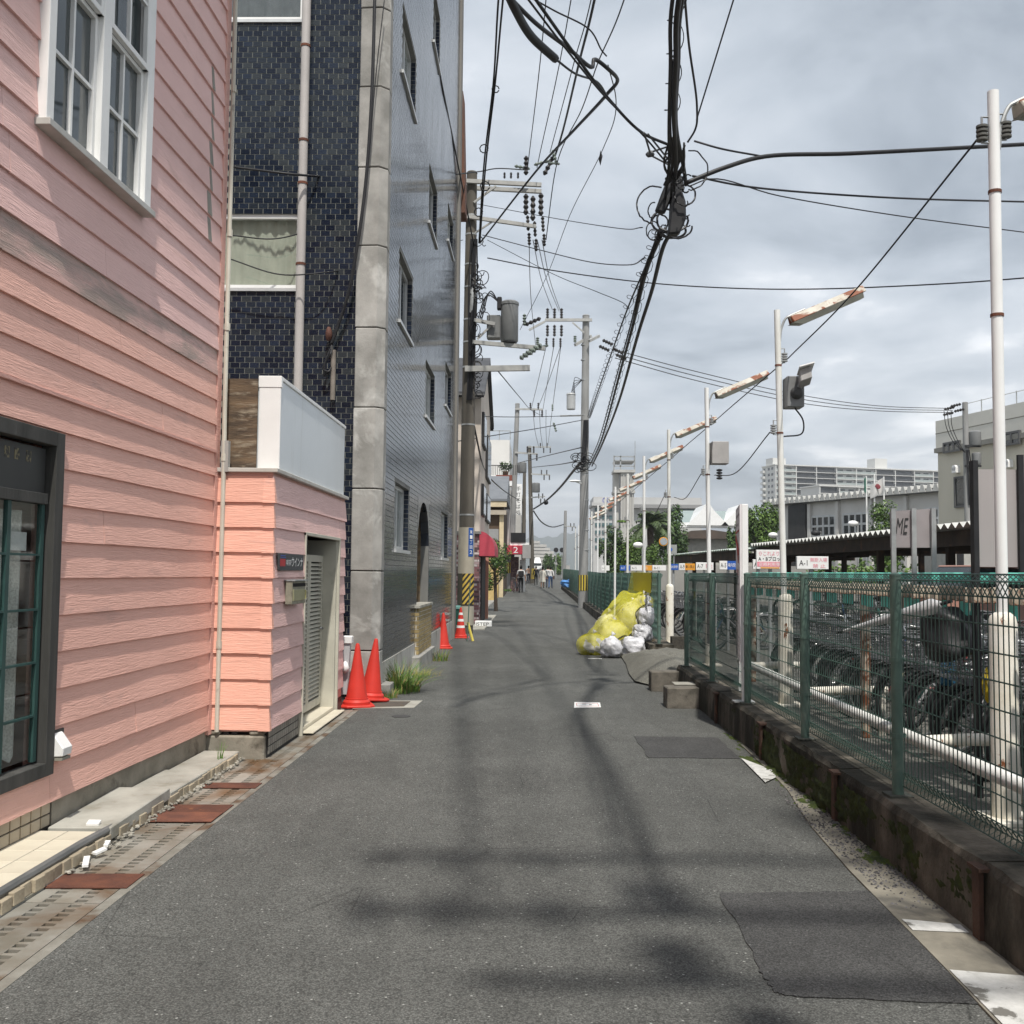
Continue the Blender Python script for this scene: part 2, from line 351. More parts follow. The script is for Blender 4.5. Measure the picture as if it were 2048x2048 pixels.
M['roadpaint'] = pm('road_paint', (0.62, 0.62, 0.60), (0.46, 0.46, 0.44), 14, 0.85, 0.3, 90, c3=(0.16, 0.155, 0.14), sc3=7, lo3=0.57, hi3=0.62)
mb = MB()
pr = gpoly([(1641, 1661), (1759, 1779), (1880, 1890), (2048, 2046)]); pl = [(1.95, p[1]) for p in pr]
strip = [(1.62, 2.0)]+[(1.60, 3.2), (1.64, 4.2), (1.67, 5.5), (1.72, 6.4), (1.78, 7.0), (1.84, 7.5), (1.87, 8.2), (1.90, 9.6)]+[(1.96, 9.6), (1.96, 2.0)]
mb.prism([(x, y, 0.009) for x, y in strip], (0, 0, -0.02))
o = mb.build('gutter_strip', pm('strip_concrete', (0.26, 0.24, 0.195), (0.15, 0.14, 0.115), 4, 0.92, 0.4, 60, c3=(0.09, 0.085, 0.075), sc3=2.2, lo3=0.52, hi3=0.66)); o['kind'] = 'structure'
for pts, lab in (([(1.60, 2.6), (1.64, 4.15), (1.92, 4.10), (1.92, 2.6)], 'worn white paint block on the strip at the right picture edge'),
                 ([(1.66, 4.60), (1.665, 4.74), (1.90, 4.68), (1.90, 4.58)], 'thin worn white paint bar below the rusty kerb post'),
                 ([(1.76, 8.75), (1.73, 7.75), (1.86, 7.95), (1.91, 8.2)], 'faded white paint triangle beside the small asphalt patch')):
    mb = MB(); mb.prism([(x+random.uniform(-.006, .006), y, 0.0135) for x, y in pts], (0, 0, -0.002)); tag(mb.build('paint_mark', M['roadpaint']), lab, 'road paint')
# little printed plate stuck on the road
t = thing('road_plate', 'small white printed plate stuck on the middle of the road', 'road plate', PG(1176, 1411))
p = gpoly([(1148, 1416), (1202, 1415), (1200, 1406), (1149, 1405)]); mb = MB(); mb.prism([(x, y, 0.006) for x, y in p], (0, 0, -0.004)); mb.build('plate', M['white'], t)
cx_, cy_ = sum(q[0] for q in p)/4, sum(q[1] for q in p)/4
MRED = flat('print_red', (0.5, 0.06, 0.05)); MBLK = flat('print_black', (0.03, 0.03, 0.03)); MBLUE = flat('print_blue', (0.02, 0.10, 0.42)); MORG = flat('print_orange', (0.75, 0.33, 0.04)); MPINK = flat('print_pink', (0.78, 0.28, 0.34))
mb = MB()
for a, b, c, d_ in ((-.13, .13, -.04, -.045), (-.13, .13, .04, .045), (-.13, -.125, -.04, .04), (.125, .13, -.04, .04)): mb.box(cx_+a, cy_+c*3, 0.0065, cx_+b, cy_+d_*3, 0.0072)
mb.build('red_border', MRED, t)
MB().box(cx_-.06, cy_+.03, 0.0065, cx_-.01, cy_+.06, 0.0072).build('print', MBLK, t); MB().box(cx_+.02, cy_-.03, 0.0065, cx_+.05, cy_+.02, 0.0072).build('print', MBLK, t)
# manhole frame
t = thing('drain_cover', 'rusty rectangular drain cover in a pale frame beside the cones', 'drain cover', PG(790, 1410))
p = gpoly([(705, 1418), (828, 1416), (845, 1402), (730, 1402)]); c = (sum(q[0] for q in p)/4, sum(q[1] for q in p)/4)
mb = MB(); mb.prism([(x, y, 0.006) for x, y in p], (0, 0, -0.004)); mb.build('frame', M['slab'], t)
mb = MB(); mb.prism([(c[0]+(x-c[0])*.74-.04, c[1]+(y-c[1])*.7, 0.0105) for x, y in p], (0, 0, -0.004)); mb.build('lid', pm('iron_lid', (0.11, 0.085, 0.06), (0.07, 0.065, 0.06), 9, 0.8, 0.3, 60), t)
tag(MB().lathe([(0.10, 0.0), (0.10, 0.006), (0.0, 0.0065)], PG(802, 1433), 20).build('iron_lid_cover', pm('iron', (0.06, 0.06, 0.06), None, 20, 0.8)), 'small round iron cap set in the road near the cones', 'utility cap')
# gravel on the verge, one mass
mb = MB()
for i in range(1500):
    y = random.choice([random.uniform(4.9, 7.6), random.uniform(5.2, 6.6)]); x = random.uniform(1.70+0.014*(y-5), 1.94)
    if random.random() < 0.35: x = random.uniform(1.86, 1.94)
    r = random.uniform(0.003, 0.011); q = random.uniform(0, 6)
    a = [(x+r*math.cos(q+k*2.1)*random.uniform(.7, 1.3), y+r*math.sin(q+k*2.1)*random.uniform(.7, 1.3), 0.009) for k in range(3)]
    mb.add(a+[(x, y, 0.009+r*0.9)], [(0, 1, 3), (1, 2, 3), (2, 0, 3)])
tag(mb.build('gravel', pm('gravel', (0.12, 0.115, 0.115), (0.06, 0.06, 0.065), 30, 0.9, rnd=0.6)), 'loose dark gravel along the foot of the kerb wall', 'gravel', kind='stuff')
# ------------------------------------------------------------------ kerb wall on the right
t = thing('kerb_wall', 'mossy stained concrete kerb wall under the green fence', 'kerb wall', (2.08, 8, 0))
joints = [-6, -3.9, -1.8, 0.3, 2.42, 4.52, 6.62, 8.72, 10.85, 13.9]
for i in range(len(joints)-1):
    y0, y1 = joints[i]+0.012, joints[i+1]-0.012; mb = MB(); n = 16; dx = random.uniform(-.006, .006); o0 = 0
    rows = []
    for k in range(n+1):
        y = y0+(y1-y0)*k/n; j = lambda a: random.uniform(-a, a)
        rows.append([(1.925+dx+j(.006), y, -0.02), (1.93+dx+j(.008), y, 0.16+j(.02)), (1.935+dx+j(.007), y, 0.295+j(.006)), (1.955+dx+j(.006), y, 0.328+j(.005)), (2.12, y, 0.335+j(.003)), (2.30, y, 0.335), (2.30, y, -0.02)])
    w_ = 7
    for k in range(n+1): mb.v += rows[k]
    for k in range(n):
        for q in range(w_-1): mb.f.append([k*w_+q, (k+1)*w_+q, (k+1)*w_+q+1, k*w_+q+1]); mb.m.append(0)
    mb.f.append(list(range(w_))); mb.m.append(0); mb.f.append([n*w_+q for q in reversed(range(w_))]); mb.m.append(0)
    mb.build('concrete_section', M['kerb'], t)
MKP = pm('old_rust', (.085, .045, .03), (.05, .03, .022), 8, .9, .5, 50, c3=(.17, .075, .035), sc3=9, lo3=.6, hi3=.68)
for y in joints[3:-1]:
    mb = MB(); mb.box(1.905, y-.035, 0.0, 1.925, y+.035, 0.30); mb.box(1.918, y-.006, 0, 1.99, y+.006, 0.30); mb.box(1.895, y-.06, 0.30, 1.965, y+.06, 0.315)
    mb.build('steel_post', MKP, t)
from mathutils import noise as mnoise
def moss_n(y, z, k=0): return .6*mnoise.noise((y*2.3+k, z*7, 1.3))+.4*mnoise.noise((y*9+k, z*22, 4.1))+.25*mnoise.noise((y*31, z*60, 2.2))
def moss_sheet(x_of, y0, y1, v0, v1, ny, nv, bias, vert):
    mb = MB()
    for i in range(ny+1):
        y = y0+(y1-y0)*i/ny
        for j in range(nv+1):
            v = v0+(v1-v0)*j/nv; d = moss_n(y, v, 3 if vert else 8)+bias(y, v); t_ = max(-.012, min(.022, d*.05))+.004*mnoise.noise((y*90, v*90, 7))
            mb.v.append((1.927-t_, y, v) if vert else (v, y, .009+t_))
    for i in range(ny):
        for j in range(nv): q = i*(nv+1)+j; mb.f.append([q, q+1, q+nv+2, q+nv+1] if vert else [q, q+nv+1, q+nv+2, q+1]); mb.m.append(0)
    return mb
hump = lambda y: .34*math.exp(-((y-7.6)/.75)**2)+.32*math.exp(-((y-6.2)/.55)**2)+.22*math.exp(-((y-8.6)/.5)**2)+.1*math.exp(-((y-5.3)/.5)**2)
o = moss_sheet(None, 4.5, 10.6, 0.005, .27, 520, 26, lambda y, z: hump(y)*1.15-.24-abs(z-.13)*1.2, True).build('moss', M['moss'], t, smooth='all'); o['kind'] = 'stuff'
o = moss_sheet(None, 5.2, 10.2, 1.72, 1.93, 420, 20, lambda y, x: hump(y)*1.25-.30-(1.93-x)*2.6, False).build('moss', M['moss'], t, smooth='all'); o['kind'] = 'stuff'
# ------------------------------------------------------------------ gutter on the left
mb = MB(); mb.box(-2.40, -9, -0.13, -1.93, 11.55, -0.10, 0); mb.box(-1.985, -9, -0.11, -1.931, 11.55, 0.002, 2); mb.box(-2.40, -9, -0.10, -2.352, 11.55, 0.012, 1)
o = mb.build('drain_channel', [M['dark'], M['slab'], pm('channel_lip', (.26, .25, .22), (.15, .14, .115), 5, .85, .4, 40, c3=(.10, .06, .035), sc3=2.5, lo3=.5, hi3=.62)]); o['kind'] = 'structure'
def grate(y0, y1, lab):
    mb = MB(); x0, x1 = -2.345, -1.992
    mb.box(x0, y0+.004, -0.022, x0+.075, y1-.004, 0.0); mb.box(x0+.130, y0+.004, -0.022, x0+.225, y1-.004, 0.0); mb.box(x1-.073, y0+.004, -0.022, x1, y1-.004, 0.0)
    n = max(2, round((y1-y0)/.062)); h = (y1-y0-.008)/n
    for k in range(n+1):
        yy = y0+.004+k*h; a = max(y0+.004, yy-.011); b = min(y1-.004, yy+.011)
        mb.hexa([(x0+.0751, a, -.021), (x0+.1299, a-.004, -.021), (x0+.1299, b+.004, -.021), (x0+.0751, b, -.021), (x0+.0751, a, -.0005), (x0+.1299, a-.004, -.0005), (x0+.1299, b+.004, -.0005), (x0+.0751, b, -.0005)]); mb.hexa([(x0+.2251, a, -.021), (x1-.0731, a-.004, -.021), (x1-.0731, b+.004, -.021), (x0+.2251, b, -.021), (x0+.2251, a, -.0005), (x1-.0731, a-.004, -.0005), (x1-.0731, b+.004, -.0005), (x0+.2251, b, -.0005)])
    tag(mb.build('drain_grate', M['grate']), lab, 'drain grate', 'steel grates along the left gutter')
nm = ['nearest the camera', 'second from the camera', 'third from the camera', 'fourth from the camera', 'fifth from the camera', 'sixth from the camera', 'seventh from the camera', 'eighth from the camera', 'ninth, at the cone end']
ys = [2.9, 3.85, 4.8, 5.93, 6.9, 7.9, 8.9, 9.9, 10.8, 11.5]
for i in range(9): grate(ys[i], ys[i+1], 'perforated steel drain grate in the left gutter, '+nm[i])
for y0, y1, lab, z in ((5.0, 5.25, 'rusty steel plate lying on the gutter beside the cream tiles', .008), (6.30, 6.56, 'bright orange rusty plate on the gutter beside the tilted slab', .013), (6.50, 6.80, 'dark brown steel plate overlapping the orange one on the gutter', .0075), (7.30, 7.50, 'brown steel plate on the gutter farthest from the camera', .008)):
    mb = MB(); mb.hexa([(-2.36, y0, z-.0045), (-1.955, y0+.02, z-.0045), (-1.955, y1, z-.0045), (-2.36, y1-.02, z-.0045), (-2.36, y0, z), (-1.955, y0+.02, z), (-1.955, y1, z), (-2.36, y1-.02, z)])
    tag(mb.build('gutter_plate', M['rust']), lab, 'steel plate', 'rusty plates over the gutter')
t = thing('tile_edging', 'broken row of tan edging tiles beside the gutter grates', 'edging', (-2.37, 6, 0))
M['edge'] = pm('edging_tile', (0.42, 0.36, 0.26), (0.30, 0.25, 0.18), 8, 0.8, 0.3, 60, rnd=0.18)
src = None; y = 3.6
while y < 8.25:
    l = 0.10
    if random.random() < .95:
        if src is None: src = MB().box(-.022, 0, 0, .022, l-.006, .062).build('edging_tile', M['edge'], t, bev=.003); src.location = (-2.372, y, .012); src.matrix_parent_inverse = Matrix.Translation(-Vector(t.location))
        else: copy_piece(src, (-2.372+random.uniform(-.008, .008), y, .012-random.choice([0, 0, .004, .01])), t, (0, random.uniform(-.06, .06), random.uniform(-.07, .07)))
    y += l
mb = MB()
for i in range(260):
    y = random.uniform(5.2, 8.4); x = random.gauss(-2.345, .022); r = random.uniform(.004, .018)
    mb.blob((x, y, .016+r*.3), (r, r*1.2, r*.6), 5, 3, .3, i)
tag(mb.build('rubble', pm('rubble', (0.34, 0.32, 0.275), (0.22, 0.205, 0.17), 20, 0.95, rnd=0.3)), 'crumbled mortar rubble along the tile edging by the gutter', 'rubble', kind='stuff')
for (x, y, a, l, w_, lab) in ((-2.30, 5.35, .35, .13, .03, 'long white broken tile shard by the gutter'), (-2.315, 5.55, -.5, .07, .035, 'short white broken tile shard by the gutter'), (-2.34, 5.70, .1, .05, .03, 'smallest white tile chip by the gutter'), (-2.47, 5.83, .0, .04, .07, 'flat white tile piece at the foot of the tilted slab')):
    c, s = math.cos(a), math.sin(a); tag(MB().obox((x, y, .035 if x > -2.4 else .115), (-s*l/2, c*l/2, .006), (c*w_/2, s*w_/2, 0), (0, 0, .006)).build('tile_shard', M['white']), lab, 'tile shard')
# cream tile apron
t = thing('tile_apron', 'cream floor tile apron in front of the dark shop window', 'tile apron', (-2.55, 4.5, 0))
MB().box(-2.74, 2.0, 0.0, -2.40, 5.72, 0.088).build('mortar_bed', M['concrete'], t)
M['cream'] = pm('cream_tile', (0.66, 0.61, 0.49), (0.58, 0.53, 0.42), 3, 0.45, rnd=0.04, c3=(0.42, 0.37, 0.27), sc3=2, lo3=0.6, hi3=0.8)
src = MB().box(-.086, -.097, 0, .086, .097, .012).build('floor_tile', M['cream'], t, bev=.002); first = True
for k in range(18):
    for j in range(2):
        loc = (-2.645+j*.178, 5.60-k*.2, .0885)
        if first: src.location = loc; src.matrix_parent_inverse = Matrix.Translation(-Vector(t.location)); first = False
        else: copy_piece(src, loc, t)
mb = MB()
for k in range(19):
    pass
mb.tube([(-2.392, 2.0, .085), (-2.392, 4.6, .085), (-2.385, 5.5, .09), (-2.375, 5.85, .085)], .022, 8)
tag(mb.build('edge_strip', pm('dark_strip', (0.09, 0.095, 0.095), (0.16, 0.16, 0.155), 6, 0.6, st=(4, .6, 4)), smooth=True), 'dark rounded metal strip edging the cream tile apron', 'edge strip')
def slab(y0, y1, x0, x1, z, th, lab, tilt=0.0):
    mb = MB(); mb.hexa([(x0, y0, z-th), (x1, y0+.02, z-th-tilt), (x1, y1, z-th), (x0, y1, z-th), (x0, y0, z-tilt), (x1, y0+.02, z-tilt), (x1, y1, z), (x0, y1, z)])
    tag(mb.build('paving_slab', M['slab'], bev=.006), lab, 'paving slab', 'concrete slabs along the pink house')
slab(5.76, 6.72, -2.70, -2.352, .128, .075, 'thick tilted concrete slab nearest the cream tiles', .025)
slab(6.74, 7.52, -2.68, -2.362, .088, .075, 'middle flat concrete slab along the pink house')
slab(7.54, 8.36, -2.66, -2.372, .082, .075, 'farthest concrete slab, with a weed, by the concrete block')
def grass(name, c, n, h, spread, mats, lab, cat='weed', lean=0.5, w_=.006, seed=1, kind=None):
    rg = random.Random(seed); mb = MB()
    for i in range(n):
        a = rg.uniform(0, 6.283); d = rg.random()**.7; x = c[0]+spread*d*.45*math.cos(a); y = c[1]+spread*d*.45*math.sin(a)
        hh = h*rg.uniform(.45, 1.0); ln = lean*h*rg.uniform(.3, 1.2); a2 = a+rg.uniform(-.6, .6); p = []
        for k in range(5):
            s = k/4; p.append((x+ln*s*s*math.cos(a2), y+ln*s*s*math.sin(a2), c[2]+hh*(s-.35*s*s*(ln/h))))
        nx, ny = -math.sin(a2+.6), math.cos(a2+.6); o = len(mb.v)
        for k, q in enumerate(p):
            ww = w_*(1-k/4.3)*rg.uniform(.8, 1.2); mb.v += [(q[0]-nx*ww, q[1]-ny*ww, q[2]), (q[0]+nx*ww, q[1]+ny*ww, q[2])]
        for k in range(4): mb.f.append([o+2*k, o+2*k+1, o+2*k+3, o+2*k+2]); mb.m.append(rg.randrange(len(mats)))
    o = mb.build(name, mats); tag(o, lab, cat)
    if kind: o['kind'] = kind
    return o
G1 = pm('grass_green', (0.115, 0.22, 0.035), (0.06, 0.14, 0.02), 9, 0.55, rnd=0.3); G2 = pm('grass_dry', (0.30, 0.24, 0.09), (0.20, 0.18, 0.06), 9, 0.7, rnd=0.3)
grass('slab_weed', (-2.42, 8.0, .08), 12, .2, .06, [G1], 'thin green weed growing on the farthest concrete slab', lean=.3, w_=.003)
# ------------------------------------------------------------------ walls with openings
def wall_holes(mb, P, u0, u1, v0, v1, holes, m=0, depth=0.0, mj=0):
    us = sorted({u0, u1, *[h[0] for h in holes], *[h[1] for h in holes]}); us = [u for u in us if u0 <= u <= u1]
    vs_ = sorted({v0, v1, *[h[2] for h in holes], *[h[3] for h in holes]}); vs_ = [v for v in vs_ if v0 <= v <= v1]
    for i in range(len(us)-1):
        for j in range(len(vs_)-1):
            cu, cv = (us[i]+us[i+1])/2, (vs_[j]+vs_[j+1])/2
            if any(h[0] < cu < h[1] and h[2] < cv < h[3] for h in holes): continue
            mb.add([P(us[i], 0, vs_[j]), P(us[i+1], 0, vs_[j]), P(us[i+1], 0, vs_[j+1]), P(us[i], 0, vs_[j+1])], [(0, 1, 2, 3)], m)
    if depth:
        for a, b, c, d_ in holes:
            for q in (((a, c), (b, c)), ((b, c), (b, d_)), ((b, d_), (a, d_)), ((a, d_), (a, c))):
                mb.add([P(q[0][0], 0, q[0][1]), P(q[1][0], 0, q[1][1]), P(q[1][0], -depth, q[1][1]), P(q[0][0], -depth, q[0][1])], [(0, 1, 2, 3)], mj)
    return mb
def PB(mb, P, a, b, o0, o1, c, d_, m=0):
    return mb.hexa([P(a, o0, c), P(b, o0, c), P(b, o1, c), P(a, o1, c), P(a, o0, d_), P(b, o0, d_), P(b, o1, d_), P(a, o1, d_)], m)
# ------------------------------------------------------------------ pink clapboard house
WC = np.array([-2.66, 8.42, 0.0]); WS = 0.02; _l = math.hypot(1, WS)
WU = np.array([-WS/_l, -1/_l, 0.0]); WN = np.array([1/_l, -WS/_l, 0.0])
def PWL(s, o, z): p = WC+WU*s+WN*o; return (p[0], p[1], z)
def pw(px, py, o=0.0): p = np.array(PP(px, py, WC+WN*o, WN))-WC; return p.dot(WU), p[2]
def pink_mat(name, c1, c2, wear=False, stain=None):
    return pm(name, c1, c2, 1.6, 0.5, 0.6, 1.0, spec=0.4, lo=0.3, hi=0.72, rnd=0.05, dist=1.4, bst=(4.5, 4.5, 75), bdist=0.014,
              c3=stain or (0.50, 0.31, 0.27), sc3=3.0, lo3=0.60 if not stain else 0.42, hi3=0.80 if not stain else 0.6, st3=(.5, .5, 2.5))
M['pink'] = pink_mat('pink_siding', (0.80, 0.465, 0.385), (0.74, 0.425, 0.35))
M['pinkup'] = pink_mat('pink_siding_faded_skylit', (0.78, 0.51, 0.475), (0.72, 0.465, 0.435))  # faded pink, with bluish skylight partly put into the colour
M['pinkstain'] = pink_mat('pink_siding_stained', (0.66, 0.42, 0.38), (0.56, 0.36, 0.32), stain=(0.36, 0.275, 0.24))
M['pinkdk'] = pink_mat('pink_siding_edge', (0.70, 0.39, 0.33), (0.64, 0.355, 0.30))
house = thing('pink_house', 'salmon pink clapboard house at the left edge', 'house', (-3.6, 5, 0))
def wq(s0, s1, o0, o1, z0, z1, mat, name, parent=house, bev=0):
    mb = MB(); mb.hexa([PWL(s0, o0, z0), PWL(s0, o1, z0), PWL(s1, o1, z0), PWL(s1, o0, z0), PWL(s0, o0, z1), PWL(s0, o1, z1), PWL(s1, o1, z1), PWL(s1, o0, z1)])
    return mb.build(name, mat, parent, bev=bev)
wq(0.0, 11, -3.0, -0.5, 0.0, 7.3, M['pinkdk'], 'wall'); wq(0.0, .02, -.5, -.02, 0.0, 7.3, M['pinkdk'], 'wall')
mb = MB(); mb.hexa([PWL(-.25, .35, 7.3), PWL(11, .35, 7.3), PWL(11, -3.2, 7.3), PWL(-.25, -3.2, 7.3), PWL(-.25, .35, 7.42), PWL(11, .35, 7.42), PWL(11, -3.2, 8.9), PWL(-.25, -3.2, 8.9)]); mb.build('roof', flat('roof_slate', (0.08, 0.08, 0.085)), house)
su0, zu0 = pw(312, 422, .11); su1, _ = pw(108, 240, .11); zu1 = zu0+1.9
sl0, zl1 = pw(118, 868); zl1 = 2.31; zl0 = 0.40; sl1 = sl0+1.9
holes = [(su0, su1, zu0, zu1), (sl0, sl1, zl0, zl1)]
mb = MB(); wall_holes(mb, lambda u, o, z: PWL(u, o-.02, z), 0.0, 11, 0.0, 7.3, holes, 0, .12); mb.build('wall', M['pinkdk'], house)
BP = 0.2085; B0 = 0.24
def boards(rows, place, L0, L1, holes, zb, parent, matf, th=0.02):
    for k in range(rows):
        z0 = zb+BP*k; z1 = z0+BP+.012
        segs = [(L0, L1, z0, z1)]
        for (a, b, h0, h1) in holes:
            ns = []
            for (p, q, c, d_) in segs:
                if b <= p or a >= q or h1 <= c or h0 >= d_: ns.append((p, q, c, d_)); continue
                if a > p: ns.append((p, a, c, d_))
                if b < q: ns.append((b, q, c, d_))
                if h0 > c+.01: ns.append((max(a, p), min(b, q), c, h0))
                if h1 < d_-.01: ns.append((max(a, p), min(b, q), h1, d_))
            segs = ns
        if L1-L0 > 6:
            cut = [L0+random.uniform(1.0, 3.6)]; cut.append(cut[0]+random.uniform(2.6, 3.4)); cut.append(cut[1]+3.2); ns = []
            for (p, q, c, d_) in segs:
                e_ = [p]+[x for x in cut if p+.15 < x < q-.15]+[q]
                for i in range(len(e_)-1): ns.append((e_[i]+(.0015 if i else 0), e_[i+1]-.0015, c, d_))
            segs = ns
        for (p, q, c, d_) in segs:
            if q-p < .01: continue
            n = max(1, int((q-p)/.5)); mb = MB()
            off = lambda z: th+.006-(z-z0)/BP*(th-.002)
            jit = [random.uniform(-.0025, .0025) for _ in range(n+1)]; jz = [random.uniform(-.002, .002) for _ in range(n+1)]
            for i in range(n+1):
                s = p+(q-p)*i/n; oc, od = off(c)+jit[i]*(1 if c == z0 else 0), off(d_)
                mb.v += [place(s, 0.0, c+jz[i]), place(s, oc, c+jz[i]), place(s, od, d_), place(s, 0.0, d_)]
            for i in range(n):
                for j in range(4): mb.f.append([i*4+j, i*4+(j+1) % 4, i*4+4+(j+1) % 4, i*4+4+j]); mb.m.append(0)
            mb.f.append([3, 2, 1, 0]); mb.m.append(0); mb.f.append([n*4+i for i in range(4)]); mb.m.append(0)
            mb.build('clapboard', matf(k), parent)
boards(33, PWL, 0.03, 10.5, holes, B0, house, lambda k: M['pinkstain'] if k == 14 else (M['pinkup'] if k > 14 else M['pink']))
wq(0.02, 10.6, 0.003, 0.034, B0+BP*11-.022, B0+BP*11-.002, M['pinkdk'], 'drip_edge')
mg = pm('bare_wood_grey', (0.30, 0.285, 0.25), (0.20, 0.19, 0.17), 12, 0.85, 0.3, 50, st=(1, 1, .3))
for k in range(19, 26):
    z0 = B0+BP*k; s_ = 0.285+random.uniform(-.012, .012); mb = MB(); w_ = random.uniform(.05, .085)
    if k == 20 : w_ = .10
    mb.hexa([PWL(s_, .01, z0+.004), PWL(s_, .0285, z0+.004), PWL(s_+w_, .0285, z0+.004), PWL(s_+w_, .01, z0+.004), PWL(s_+.004, .006, z0+BP-.015), PWL(s_+.004, .011, z0+BP-.015), PWL(s_+w_-.006, .011, z0+BP-.015), PWL(s_+w_-.006, .006, z0+BP-.015)])
    mb.build('peeled_strip', mg, house)
# foundation
wq(0.0, 2.58, -0.3, -0.006, -0.05, B0+.01, pm('foundation', (0.30, 0.275, 0.225), (0.19, 0.175, 0.14), 4, 0.9, 0.4, 50, c3=(0.075, 0.065, 0.05), sc3=2.6, lo3=0.55, hi3=0.66), 'foundation')
wq(2.58, 10.5, -0.3, -0.012, -0.05, B0+.05, pm('grout_dark', (0.05, 0.045, 0.04)), 'tile_base')
M['base_tile'] = pm('tan_wall_tile', (0.40, 0.34, 0.25), (0.32, 0.27, 0.195), 5, 0.4, rnd=0.12)
src = None
for r in range(3):
    for k in range(30):
        c = PWL(2.66+k*.108, -.006, .105+r*.068)
        if src is None: src = MB().box(-.008, -.05, 0, .006, .05, .06).build('base_tile', M['base_tile'], house, bev=.002); src.location = c; src.matrix_parent_inverse = Matrix.Translation(-Vector(house.location))
        else: copy_piece(src, c, house)
# corner trim and downpipe
mb = MB(); mb.hexa([PWL(-.055, -.03, .2), PWL(-.055, .03, .2), PWL(.03, .022, .2), PWL(.03, -.03, .2), PWL(-.055, -.03, 7.3), PWL(-.055, .03, 7.3), PWL(.03, .022, 7.3), PWL(.03, -.03, 7.3)]); mb.build('corner_trim', M['pinkdk'], house)
pc = pm('cream_pipe', (0.58, 0.55, 0.47), (0.48, 0.45, 0.38), 4, 0.5, c3=(0.24, 0.21, 0.17), sc3=6, lo3=0.62, hi3=0.7)
mb = MB(); mb.tube([PWL(-.02, .075, .22), PWL(-.02, .075, 2.52), PWL(-.022, .07, 2.9), PWL(-.022, .07, 7.2)], .019, 8)
for z in (.9, 2.45, 3.55, 4.35, 5.6): mb.cyl(PWL(-.02, .075, z), PWL(-.02, .075, z+.06), .024, n=8)
mb.build('downpipe', pc, house, smooth=True)
wq(-.06, -.005, .055, .115, 2.36, 2.62, flat('grey_plastic', (0.36, 0.35, 0.33)), 'cable_box')
# ---- upper window
win = wq(su0-.06, su1+.06, -.05, -.012, zu0-.03, zu1, M['dark'], 'window')
def wpart(s0, s1, o0, o1, z0, z1, mat, name, par, bev=.003): return wq(s0, s1, o0, o1, z0, z1, mat, name, par, bev)
wp = win
for s0, s1, z0, z1, n_ in ((su0-.005, su0+.10, zu0, zu1, 'frame'), (su1-.075, su1+.005, zu0, zu1, 'frame'), (su0, su1, zu1-.08, zu1, 'frame')): 
    mbx = wpart(s0, s1, .0, .07, z0, z1, M['white'], n_, house)
wpart(su0-.02, su1+.02, -.01, .10, zu0-.04, zu0, pm('grey_sill', (0.52, 0.51, 0.48), (0.40, 0.39, 0.36), 6, .5), 'window_sill', house)
mid = (su0+su1)/2+.02; wpart(mid-.055, mid+.055, .0, .075, zu0, zu1, M['white'], 'frame', house)
mzr = zu0+.92
for a, b in ((su0+.10, mid-.055), (mid+.055, su1-.075)):
    g = wpart(a, b, -.012, .006, zu0, zu1, glass_mat('sash_glass', (0.05, 0.06, 0.063), .04), 'glass', house, 0)
    for lo, hi, oo in ((zu0, mzr, .016), (mzr, zu1-.08, .05)):
        for s0, s1, z0, z1 in ((a, a+.035, lo, hi), (b-.035, b, lo, hi), (a, b, lo, lo+.04), (a, b, hi-.03, hi)): wpart(s0, s1, oo-.012, oo+.022+random.uniform(0, .001), z0, z1, M['white'], 'sash_rail', win)
        wpart((a+b)/2-.011, (a+b)/2+.011, oo-.01, oo+.014, lo+.04, hi-.03, M['white'], 'muntin', win, 0)
        wpart(a+.035, b-.035, oo-.01, oo+.012, (lo+hi)/2-.011, (lo+hi)/2+.011, M['white'], 'muntin', win, 0)
# ---- lower shop window
M['oldwood'] = pm('weathered_wood', (0.07, 0.068, 0.063), (0.038, 0.038, 0.035), 8, 0.85, 0.5, 30, st=(1, 1, .12))
for s0, s1, z0, z1 in ((sl0, sl0+.095, zl0, zl1), (sl0+.095, sl1, zl1-.08, zl1), (sl0+.095, sl1, zl0, zl0+.075)): wpart(s0, s1, -.05, .04, z0, z1, M['oldwood'], 'window_frame', house)
wpart(sl0+.12, sl1, -.05, .012, 1.90, 1.96, M['oldwood'], 'window_rail', house)
wpart(sl0+.12, sl1, -.035, -.012, 1.96, zl1-.1, pm('dark_panel', (0.035, 0.036, 0.034), (0.028, 0.028, 0.027), 5, .5), 'transom_panel', house, 0)
for a in (.16, .28, .38): wpart(sl0+.12+a, sl0+.12+a+.05, -.012, -.0105, 2.12, 2.18, pm('old_tape', (0.20, 0.17, 0.10), (0.05, 0.05, 0.045), 40, .8, lo=.45, hi=.55), 'tape_scrap', house, 0)
wpart(sl0+.12, sl1, -.40, -.38, zl0, 1.9, pm('room_dark', (0.03, 0.029, 0.026)), 'room_backing', house, 0)
lace = pm('lace_curtain', (0.66, 0.66, 0.62), (0.44, 0.44, 0.41), 90, 0.9, lo=.4, hi=.6)
mb = MB(); n = 60
for i in range(n+1):
    s = sl0+.20+1.5*i/n; oo = -.10+.018*math.sin(i*1.3)+.01*math.sin(i*.47)
    mb.v += [PWL(s, oo, .52+.02*math.sin(i*2.1)), PWL(s, oo, 1.86)]
for i in range(n): mb.f.append([2*i, 2*i+1, 2*i+3, 2*i+2]); mb.m.append(0)
mb.build('lace_curtain', lace, house, smooth='all')
